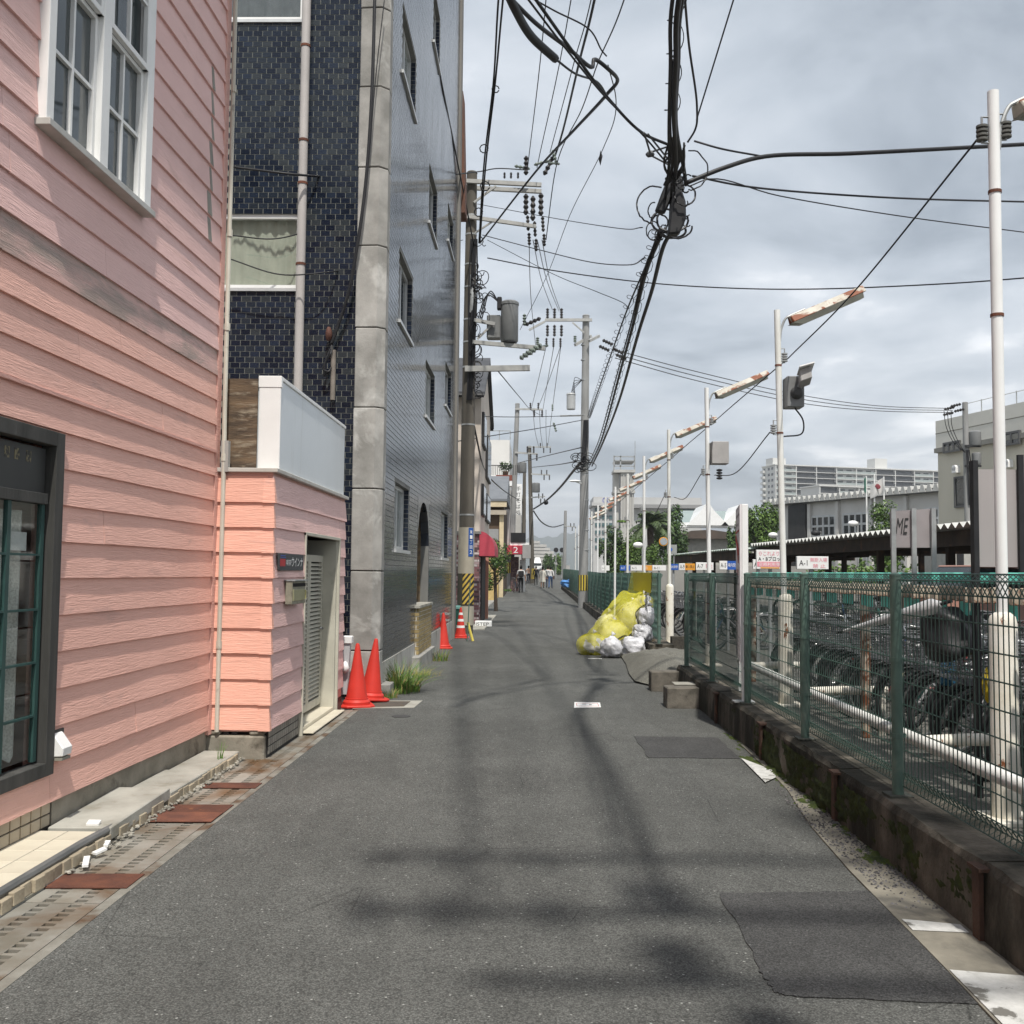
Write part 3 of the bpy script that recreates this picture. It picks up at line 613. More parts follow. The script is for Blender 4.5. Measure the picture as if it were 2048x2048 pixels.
def thin_glass(name, tint=(0.93, 0.945, 0.935)):
    m = bpy.data.materials.new(name); m.use_nodes = True; nt = m.node_tree; N = nt.nodes; L = nt.links
    N.remove(N['Principled BSDF']); tr = N.new('ShaderNodeBsdfTransparent'); tr.inputs[0].default_value = (*tint, 1)
    gl = N.new('ShaderNodeBsdfGlossy'); gl.inputs['Roughness'].default_value = .04; lw = N.new('ShaderNodeLayerWeight'); lw.inputs[0].default_value = .5
    nz = N.new('ShaderNodeTexNoise'); nz.inputs['Scale'].default_value = 2.0; mpv = N.new('ShaderNodeMath'); mpv.operation = 'MULTIPLY_ADD'; mpv.inputs[1].default_value = .03; mpv.inputs[2].default_value = .05
    pwr = N.new('ShaderNodeMath'); pwr.operation = 'POWER'; L.new(lw.outputs['Facing'], pwr.inputs[0]); pwr.inputs[1].default_value = 4.0
    fr = N.new('ShaderNodeMath'); fr.operation = 'ADD'; fr.use_clamp = True; L.new(nz.outputs['Fac'], mpv.inputs[0]); L.new(mpv.outputs[0], fr.inputs[0]); L.new(pwr.outputs[0], fr.inputs[1])
    mx = N.new('ShaderNodeMixShader'); L.new(fr.outputs[0], mx.inputs[0]); L.new(tr.outputs[0], mx.inputs[1]); L.new(gl.outputs[0], mx.inputs[2]); L.new(mx.outputs[0], N['Material Output'].inputs[0]); return m
M['clear'] = thin_glass('clear_glass')
gg = pm('green_steel', (0.03, 0.075, 0.068), (0.02, 0.055, 0.05), 6, .5)
for a in (sl0+.12, sl0+.47, sl0+.82, sl0+1.17):
    wpart(a, a+.035, -.03, -.005, zl0+.09, 1.90, gg, 'mullion', house, 0)
    for kk in range(4):
        za = zl0+.09+kk*.36+.02; wpart(a+.035, a+.35, -.020, -.0175, za, za+.35, M['clear'], 'pane', house, 0)
for z in (.74, 1.03, 1.32, 1.62): wpart(sl0+.155, sl1, -.028, -.006, z-.006, z+.006, gg, 'muntin', house, 0)
wpart(sl0+.24, sl0+.40, -.045, -.04, 1.64, 1.74, M['white'], 'paper_note', house, 0)
# outlet box
sb, zb_ = pw(105, 1490)
t = thing('outlet_box', 'white slanted outlet box on the pink wall near the ground', 'outlet box', PWL(sb, .03, zb_))
mb = MB(); mb.prism([PWL(sb-.055, .02, zb_-.06), PWL(sb-.055, .085, zb_-.055), PWL(sb-.055, .09, zb_-.01), PWL(sb-.055, .03, zb_+.07), PWL(sb-.055, .02, zb_+.07)], tuple(WU*.11)); mb.build('cover', M['white'], t, bev=.005)
wq(sb-.085, sb+.02, .012, .0225, zb_-.05, zb_+.085, M['oldwood'], 'back_plate', t); wq(sb-.05, sb+.05, .03, .082, zb_-.078, zb_-.062, flat('socket_grey', (.25, .24, .2)), 'socket', t)
# ---- annex with louvred door
AX, AY0, AY1 = PY(541, 1250, 8.45)[0], 8.45, 11.72; AZ = 2.36
annex = thing('pink_annex', 'low pink clapboard annex with louvred door beside the tiled building', 'annex', (-2.4, 10, 0))
dy0, dy1, dzt = 9.66, 11.32, 1.88
MB().box(-4.5, AY0+.02, .22, AX-.35, AY1, AZ).build('wall', M['pinkdk'], annex)
mb = MB(); mb.box(AX-.35, AY0+.02, .22, AX-.012, dy0, AZ); mb.box(AX-.35, dy1, .0, AX-.012, AY1, AZ); mb.box(AX-.35, dy0, dzt, AX-.012, dy1, AZ); mb.build('wall', M['pinkdk'], annex)
MB().box(AX-.349, dy0, 0.02, AX-.33, dy1, dzt).build('door_void', M['dark'], annex)
pf = lambda s, o, z: (s, AY0-o+.02, z); ps = lambda s, o, z: (AX+o-.012, s, z)
M['pinkfront'] = pink_mat('pink_siding_sunlit', (0.84, 0.45, 0.345), (0.78, 0.41, 0.315))  # brighter copy of the siding: direct sun put into the front boards' colour
boards(10, pf, -2.66, AX-.055, [], .235, annex, lambda k: M['pinkfront'])
boards(10, ps, AY0+.005, AY1, [(dy0-.03, dy1+.03, -1, dzt+.03)], .235, annex, lambda k: M['pinkup'])  # street boards: pinker skylit tone comes from the colour
for k in range(10):
    z0 = .235+BP*k; mb = MB(); e_ = random.uniform(-.004, .004)
    mb.hexa([(AX-.085+e_, AY0-.012, z0-.006), (AX+.018, AY0-.012, z0-.006), (AX+.018, AY0+.05, z0-.006), (AX-.085+e_, AY0+.02, z0-.006), (AX-.083+e_, AY0+.006, z0+BP-.008), (AX+.001, AY0+.006, z0+BP-.008), (AX+.001, AY0+.04, z0+BP-.008), (AX-.083+e_, AY0+.02, z0+BP-.008)]); mb.build('corner_cap', M['pinkfront'], annex)
MB().box(-4.5, AY0-.02, AZ, AX+.035, AY1+.01, AZ+.035).build('ledge', pm('ledge_metal', (.52, .50, .46), (.42, .40, .36), 5, .6), annex, bev=.004)
MB().box(AX-.18, 8.62, AZ+.034, AX-.005, AY1-.12, 3.18).box(-2.66, 8.62, AZ+.034, AX-.18, 11.5, 3.16).build('white_panel', pm('white_panel', (.66, .70, .725), (.60, .64, .665), .8, .3, spec=.5, c3=(.50, .53, .53), sc3=2.5, lo3=.58, hi3=.8, st3=(3, 3, .3)), annex)  # blue-grey beside white trim: weaker light put into the colour, plus grime
mb = MB(); mb.box(AX-.185, 8.605, AZ+.0335, AX+.002, 8.63, 3.10); mb.box(AX-.19, 8.60, 3.10, AX+.008, 8.65, 3.20); mb.box(AX-.03, 8.65, 3.165, AX+.008, AY1-.11, 3.20); mb.build('panel_trim', M['white'], annex, bev=.004)
mb = MB(); mb.box(-2.655, 8.58, AZ+.036, AX-.19, 8.60, 3.17); mb.build('plywood', pm('rotten_plywood', (.17, .115, .07), (.07, .05, .035), 3, .9, .5, 14, st=(1, 1, 5), c3=(.32, .27, .20), sc3=4, lo3=.55, hi3=.7, st3=(1, 1, 4)), annex)
M['doorcream'] = pm('door_cream', (.52, .50, .42), (.44, .42, .35), 4, .55, c3=(.30, .28, .22), sc3=3, lo3=.6, hi3=.75)
for b in ((AX-.33, dy0-.03, 0, AX+.02, dy0, dzt+.03), (AX-.20, dy1, 0, AX+.02, dy1+.03, dzt+.03), (AX-.33, dy0-.03, dzt, AX+.021, dy1+.03, dzt+.031)): MB().box(*b).build('door_frame', M['doorcream'], annex, bev=.003)
MB().box(AX-.33, dy1-.05, .03, AX-.01, dy1-.001, dzt-.001).build('door_jamb', M['doorcream'], annex)
dx = AX-.175
for la, lb in ((dy0+.35, dy0+.93), (dy0+.94, dy1-.055)):
    door = MB().box(dx-.02, la, .12, dx-.015, lb, 1.70).build('louvre_door', M['dark'], annex)
    mb = MB(); mb.box(dx-.02, la, .1, dx+.02, la+.06, 1.71); mb.box(dx-.02, lb-.06, .1, dx+.02, lb, 1.71); mb.box(dx-.02, la+.06, .1, dx+.02, lb-.06, .18); mb.box(dx-.02, la+.06, 1.64, dx+.02, lb-.06, 1.71); mb.build('stile', M['doorcream'], door)
    srcs = MB().hexa([(dx-.012, la+.06, 0), (dx+.016, la+.06, -.022), (dx+.016, lb-.06, -.022), (dx-.012, lb-.06, 0), (dx-.012, la+.06, .008), (dx+.016, la+.06, -.012), (dx+.016, lb-.06, -.012), (dx-.012, lb-.06, .008)]).build('slat', M['doorcream'], door)
    srcs.location.z = .225
    for k in range(1, 33): o = srcs.copy(); COL.objects.link(o); o.parent = door; o.location.z = .225+k*.0435
MB().tube([(dx+.02, dy1-.12, .92), (dx+.05, dy1-.12, .92), (dx+.055, dy1-.2, .92)], .011, 8).build('door_handle', pm('chrome', (.6, .6, .6), None, 9, .25, metal=1), annex, smooth=True)
MB().box(AX-.3, dy0, 0, AX-.012, dy1, .06).build('threshold', M['cream'], annex)
for k in range(8): MB().box(AX-.005, dy0+.03+k*.2, .018, AX+.11, dy0+.225+k*.2, .030).build('step_tile', M['cream'], annex, bev=.002)
MB().box(AX-.3, AY0+.07, -.1, AX-.02, dy0-.03, .24).build('plinth', pm('black_grout', (.015, .015, .015)), annex)
src = None
for r in range(3):
    for k in range(16):
        c = (AX-.022, AY0+.115+k*.069, .028+r*.068)
        if src is None: src = MB().box(-.002, -.0295, 0, .007, .0295, .058).build('plinth_tile', pm('plinth_tile', (.30, .28, .24), (.20, .185, .16), 6, .6, rnd=.2), annex); src.location = c; src.matrix_parent_inverse = Matrix.Translation(-Vector(annex.location))
        else: copy_piece(src, c, annex)
mb = MB(); mb.box(-2.70, AY0+.0, -.05, AX-.03, AY0+.3, .19); mb.box(-2.70, AY0+.001, .19, -2.56, AY0+.3, .235); mb.box(AX-.16, AY0+.002, .19, AX-.035, AY0+.3, .235)
mb.build('concrete_block', bpy.data.materials['foundation'], annex, bev=.015)
mb = MB(); mb.box(-2.56, AY0+.06, .185, AX-.16, AY0+.29, .238, 0)
for x in (-2.52, -2.45): mb.tube([(x, AY0+.03, .205), (x, AY0+.2, .205)], .022, 10, 1)
mb.build('pipe_hole', [M['dark'], M['black']], annex)
mb = MB(); mb.hexa([(AX+.01, dy1+.03, .0), (AX+.01, AY1, .0), (AX-.3, AY1, .0), (AX-.3, dy1+.03, .0), (AX-.03, dy1+.03, .235), (AX-.03, AY1, .235), (AX-.3, AY1, .235), (AX-.3, dy1+.03, .235)]); mb.build('brick_base', pm('red_brick', (.12, .045, .035), (.06, .03, .025), 9, .9, .4, 20), annex)
# shop plaque and letter box
y0, z1 = PX(552, 1106, AX)[1:]; y1, z0 = PX(600, 1140, AX)[1:]
t = thing('shop_plaque', 'dark wooden plaque with white lettering beside the louvred door', 'sign', (AX+.03, y0, z0))
zA, zB = PX(575, 1141, AX)[2], PX(575, 1108, AX)[2]
MB().box(AX+.012, y0, zA, AX+.032, y1, zB).build('board', pm('plaque_board', (.05, .055, .06), (.035, .038, .042), 10, .6), t, bev=.004)
W_ = y1-y0; H_ = zB-zA
MB().box(AX+.032, y0+.02, zA+.25*H_, AX+.034, y0+.22*W_, zA+.68*H_).build('red_square', flat('plaque_red', (.42, .03, .035)), t)
mb = MB(); mb.box(AX+.032, y0+.03, zA+.74*H_, AX+.034, y0+.24*W_, zA+.79*H_); mb.box(AX+.032, y0+.03, zA+.85*H_, AX+.034, y0+.22*W_, zA+.90*H_); mb.build('blue_bars', flat('plaque_blue', (.06, .10, .36)), t)
text('small_lettering', '喫茶', (AX+.033, y0+.25*W_, zA+.3*H_), (0, 1, 0), (0, 0, 1), .1, M['white'], t, fit=(.2*W_, .35*H_))
text('lettering', 'ウインナ', (AX+.033, y0+.47*W_, zA+.25*H_), (0, 1, 0), (0, 0, 1), .1, M['white'], t, fit=(.48*W_, .56*H_), bold=.01)
y0, z1 = PX(568, 1162, AX)[1:]; y1 = PX(595, 1160, AX)[1]; z0 = PX(568, 1209, AX)[2]
t = thing('letter_box', 'worn grey metal letter box below the shop plaque', 'letter box', (AX+.05, y0, z0))
mbx = pm('letterbox_metal', (.33, .31, .24), (.22, .21, .16), 9, .5, metal=.3, c3=(.12, .11, .08), sc3=7, lo3=.55, hi3=.7)
MB().box(AX+.012, y0, z0, AX+.075, y1, z1).build('body', mbx, t, bev=.004); MB().box(AX+.005, y0-.008, z1, AX+.10, y1+.008, z1+.012).build('lid', M['galv'], t)
MB().box(AX+.075, y0+.012, z1-.05, AX+.079, y1-.012, z1-.02).build('slot', M['dark'], t); MB().box(AX+.075, y0+.012, z0+.03, AX+.083, y1-.05, z0+.13).build('front_door', pm('letterbox_door', (.36, .34, .20), None, 9, .5), t, bev=.003); MB().box(AX+.075, y1-.045, z0+.04, AX+.088, y1-.015, z0+.12).build('yellow_tab', pm('tab_yellow', (.55, .50, .22)), t)
# ------------------------------------------------------------------ walls with openings
# ------------------------------------------------------------------ navy tiled building
FY, SX = 12.52, -1.87
tb = thing('tiled_building', 'dark navy tiled building with a concrete corner pillar', 'building', (-3.5, 18, 0))
M['tile'] = pm('navy_tile', (.016, .022, .036), (.011, .016, .028), 9, .16, spec=.35, rnd=.28, hue=[(.011, .016, .030), (.016, .022, .036), (.013, .019, .034), (.022, .028, .038), (.010, .014, .026), (.018, .024, .035), (.028, .033, .038), (.014, .02, .034)], rvar=.06)
M['tile_street'] = pm('navy_tile_street', (.028, .033, .045), (.018, .021, .027), 5, .13, spec=.6, rnd=.25, st=(1, 1, .35), c3=(.045, .047, .05), sc3=.5, lo3=.5, hi3=.75, st3=(1, 1, .3), rvar=.04)
M['grout'] = pm('tile_grout', (.25, .255, .22), (.18, .185, .16), 8, .9)
pF = lambda u, o, z: (u, FY-o, z); pS = lambda u, o, z: (SX+o, u, z)
def wy(px, py): return PX(px, py, SX)[1]
def wz(px, py): return PX(px, py, SX)[2]
fw = [(-4.6, PY(600, 500, FY)[0], PY(580, 577, FY)[2], PY(580, 428, FY)[2]), (-4.6, PY(608, 20, FY)[0], PY(590, 40, FY)[2], PY(590, 40, FY)[2]+1.0)]
swl = [(789, 817, 980, 1102), (797, 824, 558, 689), (850.5, 868.5, 752, 856), (890, 902, 749, 831), (803, 831, 117, 244), (857, 873.5, 384, 496), (895, 906, 448, 520), (866, 879, 34, 148), (882, 895, 1030, 1117)]
sw = []
for a, b, zt, zb_ in swl: sw.append((wy(a, (zt+zb_)/2), wy(b, (zt+zb_)/2), wz(b, zb_), wz(b, zt)))
arch = (wy(834.5, 1100), wy(857, 1100), 0.55, 2.75)
SH = 16.0; SY1 = 23.75
mb = MB(); wall_holes(mb, pF, -6, -2.15, -.05, SH, fw, 0, .1); wall_holes(mb, pS, 12.70, SY1, .42, SH, sw+[arch], 1, .14, 1)
mb.add([(-6, FY, SH), (SX, FY, SH), (SX, SY1, SH), (-6, SY1, SH)], [(0, 1, 2, 3)]); mb.add([(SX, SY1, 0), (-6, SY1, 0), (-6, SY1, SH), (SX, SY1, SH)], [(0, 1, 2, 3)])
mb.build('wall', [M['grout'], pm('street_grout', (.20, .20, .19), (.15, .15, .143), 2, .9)], tb)
TW, TH_, TG = .1214, .0695, .0062
def inhole(u, v, H, pu=.055, pv=.03): return any(h[0]-pu < u < h[1]+pu and h[2]-pv < v < h[3]+pv for h in H)
mb = MB(); src = None; cnt = 0
for r in range(int(SH/TH_)):
    z = .02+r*TH_
    for k in range(-1, 34):
        x = -6+k*TW+(r % 2)*TW/2+.03
        if x > -2.17 or x < -3.95 or inhole(x+TW/2, z+TH_/2, fw): continue
        x1 = min(x+TW-TG, -2.175)
        if x1-x < .02: continue
        vis = 3.32 < z < 5.9 and -3.72 < x and x1-x > .11
        if vis and cnt < 300:
            cnt += 1
            if src is None: src = MB().box(0, -.0028, 0, TW-TG, .004, TH_-TG).build('wall_tile', M['tile'], tb); src.location = (x, FY, z); src.matrix_parent_inverse = Matrix.Translation(-Vector(tb.location))
            else: copy_piece(src, (x, FY+random.uniform(-.0003, .0003), z), tb, (random.uniform(-.004, .004), 0, random.uniform(-.004, .004)))
        elif z > 1.0 or x > -2.6:
            e_ = random.uniform(-.001, .001); mb.box(x, FY-.0028+e_*.4, z, x1, FY+.004, z+TH_-TG)
o = mb.build('front_tiles', M['tile'], tb); o['kind'] = 'stuff'
mb = MB(); H = sw+[arch]
for r in range(int((SH-.44)/TH_)):
    z = .45+r*TH_
    for k in range(int((SY1-12.7)/TW)+1):
        y = 12.71+k*TW-(r % 2)*TW/2
        if y < 12.7 or y+TW > SY1: continue
        if inhole(y+TW/2, z+TH_/2, H, .05, .028): continue
        e_ = random.uniform(-.001, .001); x1 = SX+.003+e_*.4; y1 = y+TW-.009; z1 = z+TH_-.0085; e2 = random.uniform(-.0007, .0007)
        mb.add([(SX, y, z), (SX, y1, z), (SX, y1, z1), (SX, y, z1), (x1, y, z), (x1+e2, y1, z), (x1+e2, y1, z1), (x1, y, z1)], [(4, 5, 6, 7), (0, 1, 5, 4), (2, 3, 7, 6), (3, 0, 4, 7), (1, 2, 6, 5)])
o = mb.build('street_tiles', M['tile_street'], tb); o['kind'] = 'stuff'
# reveals, frames, panes
Mpale = pm('pale_pane', (.30, .325, .31), (.25, .27, .26), 1.2, .15, spec=.6)
for i, (a, b, c, d_) in enumerate(sw):
    mb = MB(); f = .05
    for q in ((a, a+f, c, d_), (b-f, b, c, d_), (a+f, b-f, c, c+f), (a+f, b-f, d_-f, d_), ((a+b)/2-.03, (a+b)/2+.03, c+f, d_-f)): PB(mb, pS, q[0], q[1], -.13, -.075, q[2], q[3])
    win = mb.build('window', M['alu'], tb)
    mb = MB(); PB(mb, pS, a+f, b-f, -.115, -.105, c+f, d_-f); mb.build('pane', Mpale if i % 2 == 0 else M['glass'], win)
    mb = MB(); PB(mb, pS, a-.03, b+.03, -.10, .035, c-.05, c-.002); mb.build('sill', M['alu'], win)
    n = int((d_-c)/TH_); mb = MB()
    for k in range(n): mb.box(SX-.1, b-.004, c+k*TH_+.003, SX-.003, b+.003, c+k*TH_+TH_-TG)
    mb.build('reveal_tiles', M['tile'], win)
mb = MB(); n = 14
for i in range(n):     # arched head over the entrance
    pass
yc = (arch[0]+arch[1])/2; rr = (arch[1]-arch[0])/2
pts = [pS(arch[0], .004, arch[3]+.02), pS(arch[0], .004, arch[3]-.75)]+[pS(yc-rr*math.cos(math.pi*k/10), .004, arch[3]-.75+.72*math.sin(math.pi*k/10)) for k in range(11)]+[pS(arch[1], .004, arch[3]+.02)]
mb.prism(pts, (-.14, 0, 0)); mb.build('arch_head', M['tile_street'], tb)
mb = MB(); PB(mb, pS, arch[0], arch[1], -.62, -.6, .5, 2.75, 0); PB(mb, pS, arch[1]-.02, arch[1], -.6, -.14, .5, 2.75, 1); PB(mb, pS, arch[0], arch[1], -.6, 0, .5, .56, 1); mb.build('entrance_recess', [M['dark'], pm('stone_cladding', (.26, .18, .09), (.12, .09, .06), 9, .8, .4, 20)], tb)
for i, (a, b, c, d_) in enumerate(fw):
    mb = MB(); f = .05
    for q in ((b-f, b, c, d_), (a, b-f, c, c+f), (a, b-f, d_-f, d_)): PB(mb, pF, q[0], q[1], -.09, -.02, q[2], q[3])
    win = mb.build('window', M['white'], tb)
    mb = MB(); PB(mb, pF, a, b+.02, -.02, .03, c-.04, c-.001); mb.build('sill', M['alu'], win)
    mb = MB(); PB(mb, pF, a, b-f, -.07, -.066, c+f, d_-f); mb.build('pane', M['clear'], win)
    mb = MB(); n = 50
    for k in range(n+1):
        x = a+(b-f-a)*k/n; oo = FY+.12+.012*math.sin(k*1.9)+.01*math.sin(k*.8); mb.v += [(x, oo, c), (x, oo, d_)]
    for k in range(n): mb.f.append([2*k, 2*k+2, 2*k+3, 2*k+1]); mb.m.append(0)
    mb.build('curtain', pm('sage_curtain', (.56, .57, .49), (.46, .48, .41), 5, .9) if i == 0 else pm('grey_curtain', (.16, .17, .18), (.11, .12, .125), 6, .9), win, smooth='all')
    mb = MB(); PB(mb, pF, a, b, -.3, -.29, c-.1, d_+.1); mb.build('room_backing', M['dark'], win)
# concrete pillar of stacked panels
PLX = PY(711, 620, 12.42)[0]
zj = [PY(735, p, 12.4)[2] for p in (1302, 1142, 977, 814, 654, 490, 333, 172, 14)]; zj = [-.05]+zj
zj += [zj[-1]+.98*k for k in range(1, 8)]
for i in range(len(zj)-1):
    z0, z1 = zj[i]+.006, zj[i+1]-.006; e_ = random.uniform(-.004, .004); mb = MB()
    pl_ = [(PLX+e_, 12.42), (-1.955, 12.405+e_), (SX+.012, 12.50), (SX+.012, 12.72), (PLX+e_, 12.72)]
    mb.prism([(x, y, z0) for x, y in pl_], (0, 0, z1-z0)); mb.build('pillar_panel', M['pillar'], tb, bev=.009)
MB().box(-2.16, 12.5, -.05, -1.965, 12.70, SH).box(-1.98, 12.6, -.05, SX-.01, 12.70, SH).build('pillar_core', M['dark'], tb)
mb = MB(); mb.box(SX-.3, 12.70, -.05, SX+.012, arch[0], .42); mb.box(SX-.3, arch[1], -.05, SX+.012, SY1, .42); mb.build('base_course', pm('base_concrete', (.46, .45, .42), (.33, .32, .29), 3, .85, .2, 40, c3=(.16, .15, .12), sc3=3, lo3=.57, hi3=.66), tb)
MB().box(-3, SY1, 0, SX+.05, SY1+.45, 15.5).build('end_pillar', pm('end_concrete', (.24, .23, .21), (.18, .17, .155), 2, .85, st=(1, 1, .3)), tb)
mb = MB(); mb.hexa([(-2.2, 24.21, 10.2), (SX+.15, 24.21, 10.2), (SX+.15, 24.9, 10.2), (-2.2, 24.9, 10.2), (-2.2, 24.21, 13.2), (SX+.06, 24.21, 13.2), (SX+.06, 24.9, 13.2), (-2.2, 24.9, 13.2)]); mb.build('rust_panel', pm('rust_panel', (.16, .07, .045), (.10, .05, .035), 5, .8), tb)
# drainpipe
mb = MB(); px0 = PY(606, 300, 12.42)[0]; mb.cyl((px0-.0, 12.44, 2.5), (px0, 12.44, 15), .055, n=14); dp = mb.build('drainpipe', pm('mauve_pipe', (.48, .45, .43), (.40, .375, .36), 2, .5, c3=(.24, .10, .06), sc3=1.2, lo3=.68, hi3=.72), tb, smooth=True)
for p in (93, 282, 368, 530): z = PY(606, p, 12.42)[2]; MB().cyl((px0, 12.44, z), (px0, 12.44, z+.03), .062, n=14).build('pipe_bracket', M['rust'], dp)
x = PY(667, 700, 12.45)[0]; MB().cyl((x, 12.46, PY(664, 800, 12.45)[2]), (x, 12.46, PY(667, 700, 12.45)[2]), .032, n=10).build('conduit', pm('old_conduit', (.24, .21, .18), (.16, .14, .12), 6, .7), tb, smooth=True)
MB().blob((PY(657, 668, 12.4)[0], 12.42, PY(657, 668, 12.4)[2]), (.045, .05, .09), 10, 7, .1, 3).build('cable_entry', pm('rust_cover', (.12, .05, .035)), tb, smooth='all')
# ------------------------------------------------------------------ cones
def cone(striped=False):
    h = .72; prof = [(.155, .03), (.155, .06), (.132, .085), (.132, .10)]+[(.122-.098*(k/12), .10+(h-.12)*k/12) for k in range(13)]+[(.018, h-.005), (.006, h)]
    r = thing('traffic_cone', 'x', 'traffic cone', (0, 0, 0), 'red traffic cones along the left walls')
    mb = MB(); o8 = [(.19*sx if abs(sx) == 1 else .19*sx, .19*sy) for sx, sy in ((-1, -.7), (-.7, -1), (.7, -1), (1, -.7), (1, .7), (.7, 1), (-.7, 1), (-1, .7))]
    mb.prism([(x, y, 0) for x, y in o8], (0, 0, .03)); mb.build('base', M['cone'], r, bev=.008)
    MB().lathe(prof, n=28).build('body', M['cone'], r, smooth=True)
    if striped:
        for z in (.24, .39, .54): rr = lambda z: .1235-.098*((z-.10)/(h-.12)); MB().lathe([(rr(z), z), (rr(z)+.001, z), (rr(z+.055)+.001, z+.055), (rr(z+.055), z+.055)], n=28).build('stripe', M['white'], r)
    return r
def zr(y): return 0.0 if y < 35 else .0075*(y-35)
c1 = cone(); c1.location = PG(713, 1413); c1.rotation_euler = (0, 0, .3); c1['label'] = 'large red traffic cone in front, by the louvred door'
p = PY(741, 1392, 12.22); dup(c1, (p[0], 12.22, .03), (0.02, .075, .5), 'red traffic cone leaning behind the front cone against the pillar')
dup(c1, PG(886, 1297), (0, 0, .1), 'plain red traffic cone beside the navy building base')
c4 = cone(True); c4.location = PG(921, 1276); c4['label'] = 'red and white striped cone at the foot of the utility pole'
tag(MB().lathe([(.10, .0), (.12, .015), (.10, .04), (.05, .045), (.04, .01)], (PG(756, 1404)[0]-.03, PG(756, 1404)[1], 0.014), 20).build('cone_weight', M['black'], smooth=True), 'flat black rubber cone weight beside the front cone', 'cone weight')
p = PG(757, 1395); tag(MB().box(p[0]-.02, p[1], -.02, p[0]+.14, p[1]+.38, .16).build('concrete_block', M['concrete'], bev=.01), 'small concrete block behind the leaning cone', 'block')
g = PG(790, 1372); grass('grass_tuft', (-1.72, 13.25, 0), 420, .52, .62, [G1, G1, G1, G2], 'bushy green grass tuft growing at the navy building base', 'grass', lean=.75, w_=.007, seed=4)
grass('dry_weed', (PG(780, 1396)[0], PG(780, 1396)[1], 0), 80, .16, .22, [G2, G1], 'low dry weed clump below the green grass tuft', lean=.5, w_=.005, seed=5)
grass('dry_weed', (-1.72, 15.3, 0), 120, .14, .8, [G2], 'yellowed weed strip along the navy building base', lean=.7, w_=.005, seed=6)
grass('dry_weed', (-1.62, 17.9, 0), 90, .28, .4, [G2, G1], 'brown weed clump beside the cream brick step', lean=.4, w_=.006, seed=7)
# white down spout by the annex
p0 = PY(690, 1275, 12.1); p1 = PY(685, 1370, 12.1); t = thing('pipe_cover', 'white plastic pipe cover between the annex and the concrete pillar', 'pipe cover', (p0[0], 12.1, 0))
MB().hexa([(p1[0]-.05, 12.05, .1), (p1[0]+.06, 12.05, .1), (p1[0]+.06, 12.15, .1), (p1[0]-.05, 12.15, .1), (p0[0]-.06, 12.05, p0[2]-.07), (p0[0]+.07, 12.05, p0[2]-.07), (p0[0]+.07, 12.15, p0[2]-.07), (p0[0]-.06, 12.15, p0[2]-.07)]).build('duct', pm('grey_white', (.50, .50, .51), (.42, .42, .43), 4, .4), t, bev=.006)
MB().box(p0[0]-.08, 12.03, p0[2]-.07, p0[0]+.09, 12.17, p0[2]+.02).build('cap', M['white'], t, bev=.01); MB().blob((p1[0]+.04, 12.02, .42), (.05, .05, .07), 10, 6, .1).build('elbow', M['white'], t, smooth='all')
# cream brick step, standpipe, planter
t = thing('brick_step', 'cream brick pedestal with white joints at the arched entrance', 'brick pedestal', (-2.0, 17, 0))
by0, by1, bx1 = wy(829, 1240)+.02, wy(856, 1240)-.1, -1.80; bz = .98
MB().box(-2.5, by0, .22, bx1-.01, by1, bz-.01).build('mortar', M['white'], t)
mb = MB()
for r in range(11):
    z = .24+r*.067
    for k in range(-1, 8):
        x = -2.5+k*.11+(r % 2)*.055; a, b = max(x, -2.5), min(x+.10, bx1)
        if b-a > .02: mb.box(a, by0-.008, z, b, by0+.02, z+.055)
    for k in range(-1, 20):
        y = by0+k*.11+(r % 2)*.055; a, b = max(y, by0+.021), min(y+.10, by1)
        if b-a > .02: mb.box(bx1-.03, a, z, bx1, b, z+.055)
o = mb.build('bricks', pm('cream_brick', (.33, .25, .115), (.25, .19, .09), 9, .7, rnd=.2), t); o['kind'] = 'stuff'
MB().box(-2.5, by0-.05, bz-.01, bx1+.02, by1+.02, bz+.03).build('coping', M['slab'], t); MB().box(-2.4, by0-.4, -.02, bx1+.06, by1+.1, .23).build('plinth', M['concrete'], t, bev=.01)
p = PG(866, 1290); t = thing('standpipe', 'short brown standpipe with a chrome top beside the brick pedestal', 'standpipe', p)
MB().box(p[0]-.05, p[1]-.05, 0, p[0]+.05, p[1]+.05, .40).build('post', pm('brown_post', (.14, .055, .04)), t, bev=.006); mb = MB(); mb.blob((p[0], p[1], .46), (.09, .06, .06), 12, 8, .05); mb.build('top', pm('chrome_top', (.55, .55, .55), None, 9, .2, metal=1), t, smooth='all')
p = PG(908, 1268); t = thing('planter_box', 'tall green plastic planter box beside the striped cone', 'planter', p)
MB().hexa([(p[0]-.13, p[1], 0), (p[0]+.10, p[1], 0), (p[0]+.10, p[1]+.3, 0), (p[0]-.13, p[1]+.3, 0), (p[0]-.16, p[1]-.03, .62), (p[0]+.13, p[1]-.03, .62), (p[0]+.13, p[1]+.33, .62), (p[0]-.16, p[1]+.33, .62)]).build('box', pm('dark_green', (.01, .08, .06)), t); MB().box(p[0]-.18, p[1]-.05, .62, p[0]+.15, p[1]+.35, .70).build('rim', pm('pale_green', (.20, .42, .38)), t, bev=.01)
p = PG(926, 1282); tag(MB().cyl((p[0]+.1, p[1]-.1, .0), (p[0]+.15, p[1]-.05, 1.4), .012, n=8).build('green_stake', M['green']), 'thin green stake behind the striped cone', 'stake'); tag(MB().cyl((p[0]+.22, p[1], .0), (p[0]+.1, p[1], .42), .03, n=8).build('yellow_tube', pm('yellow_tube', (.7, .58, .12))), 'short yellow tube beside the striped cone', 'tube')
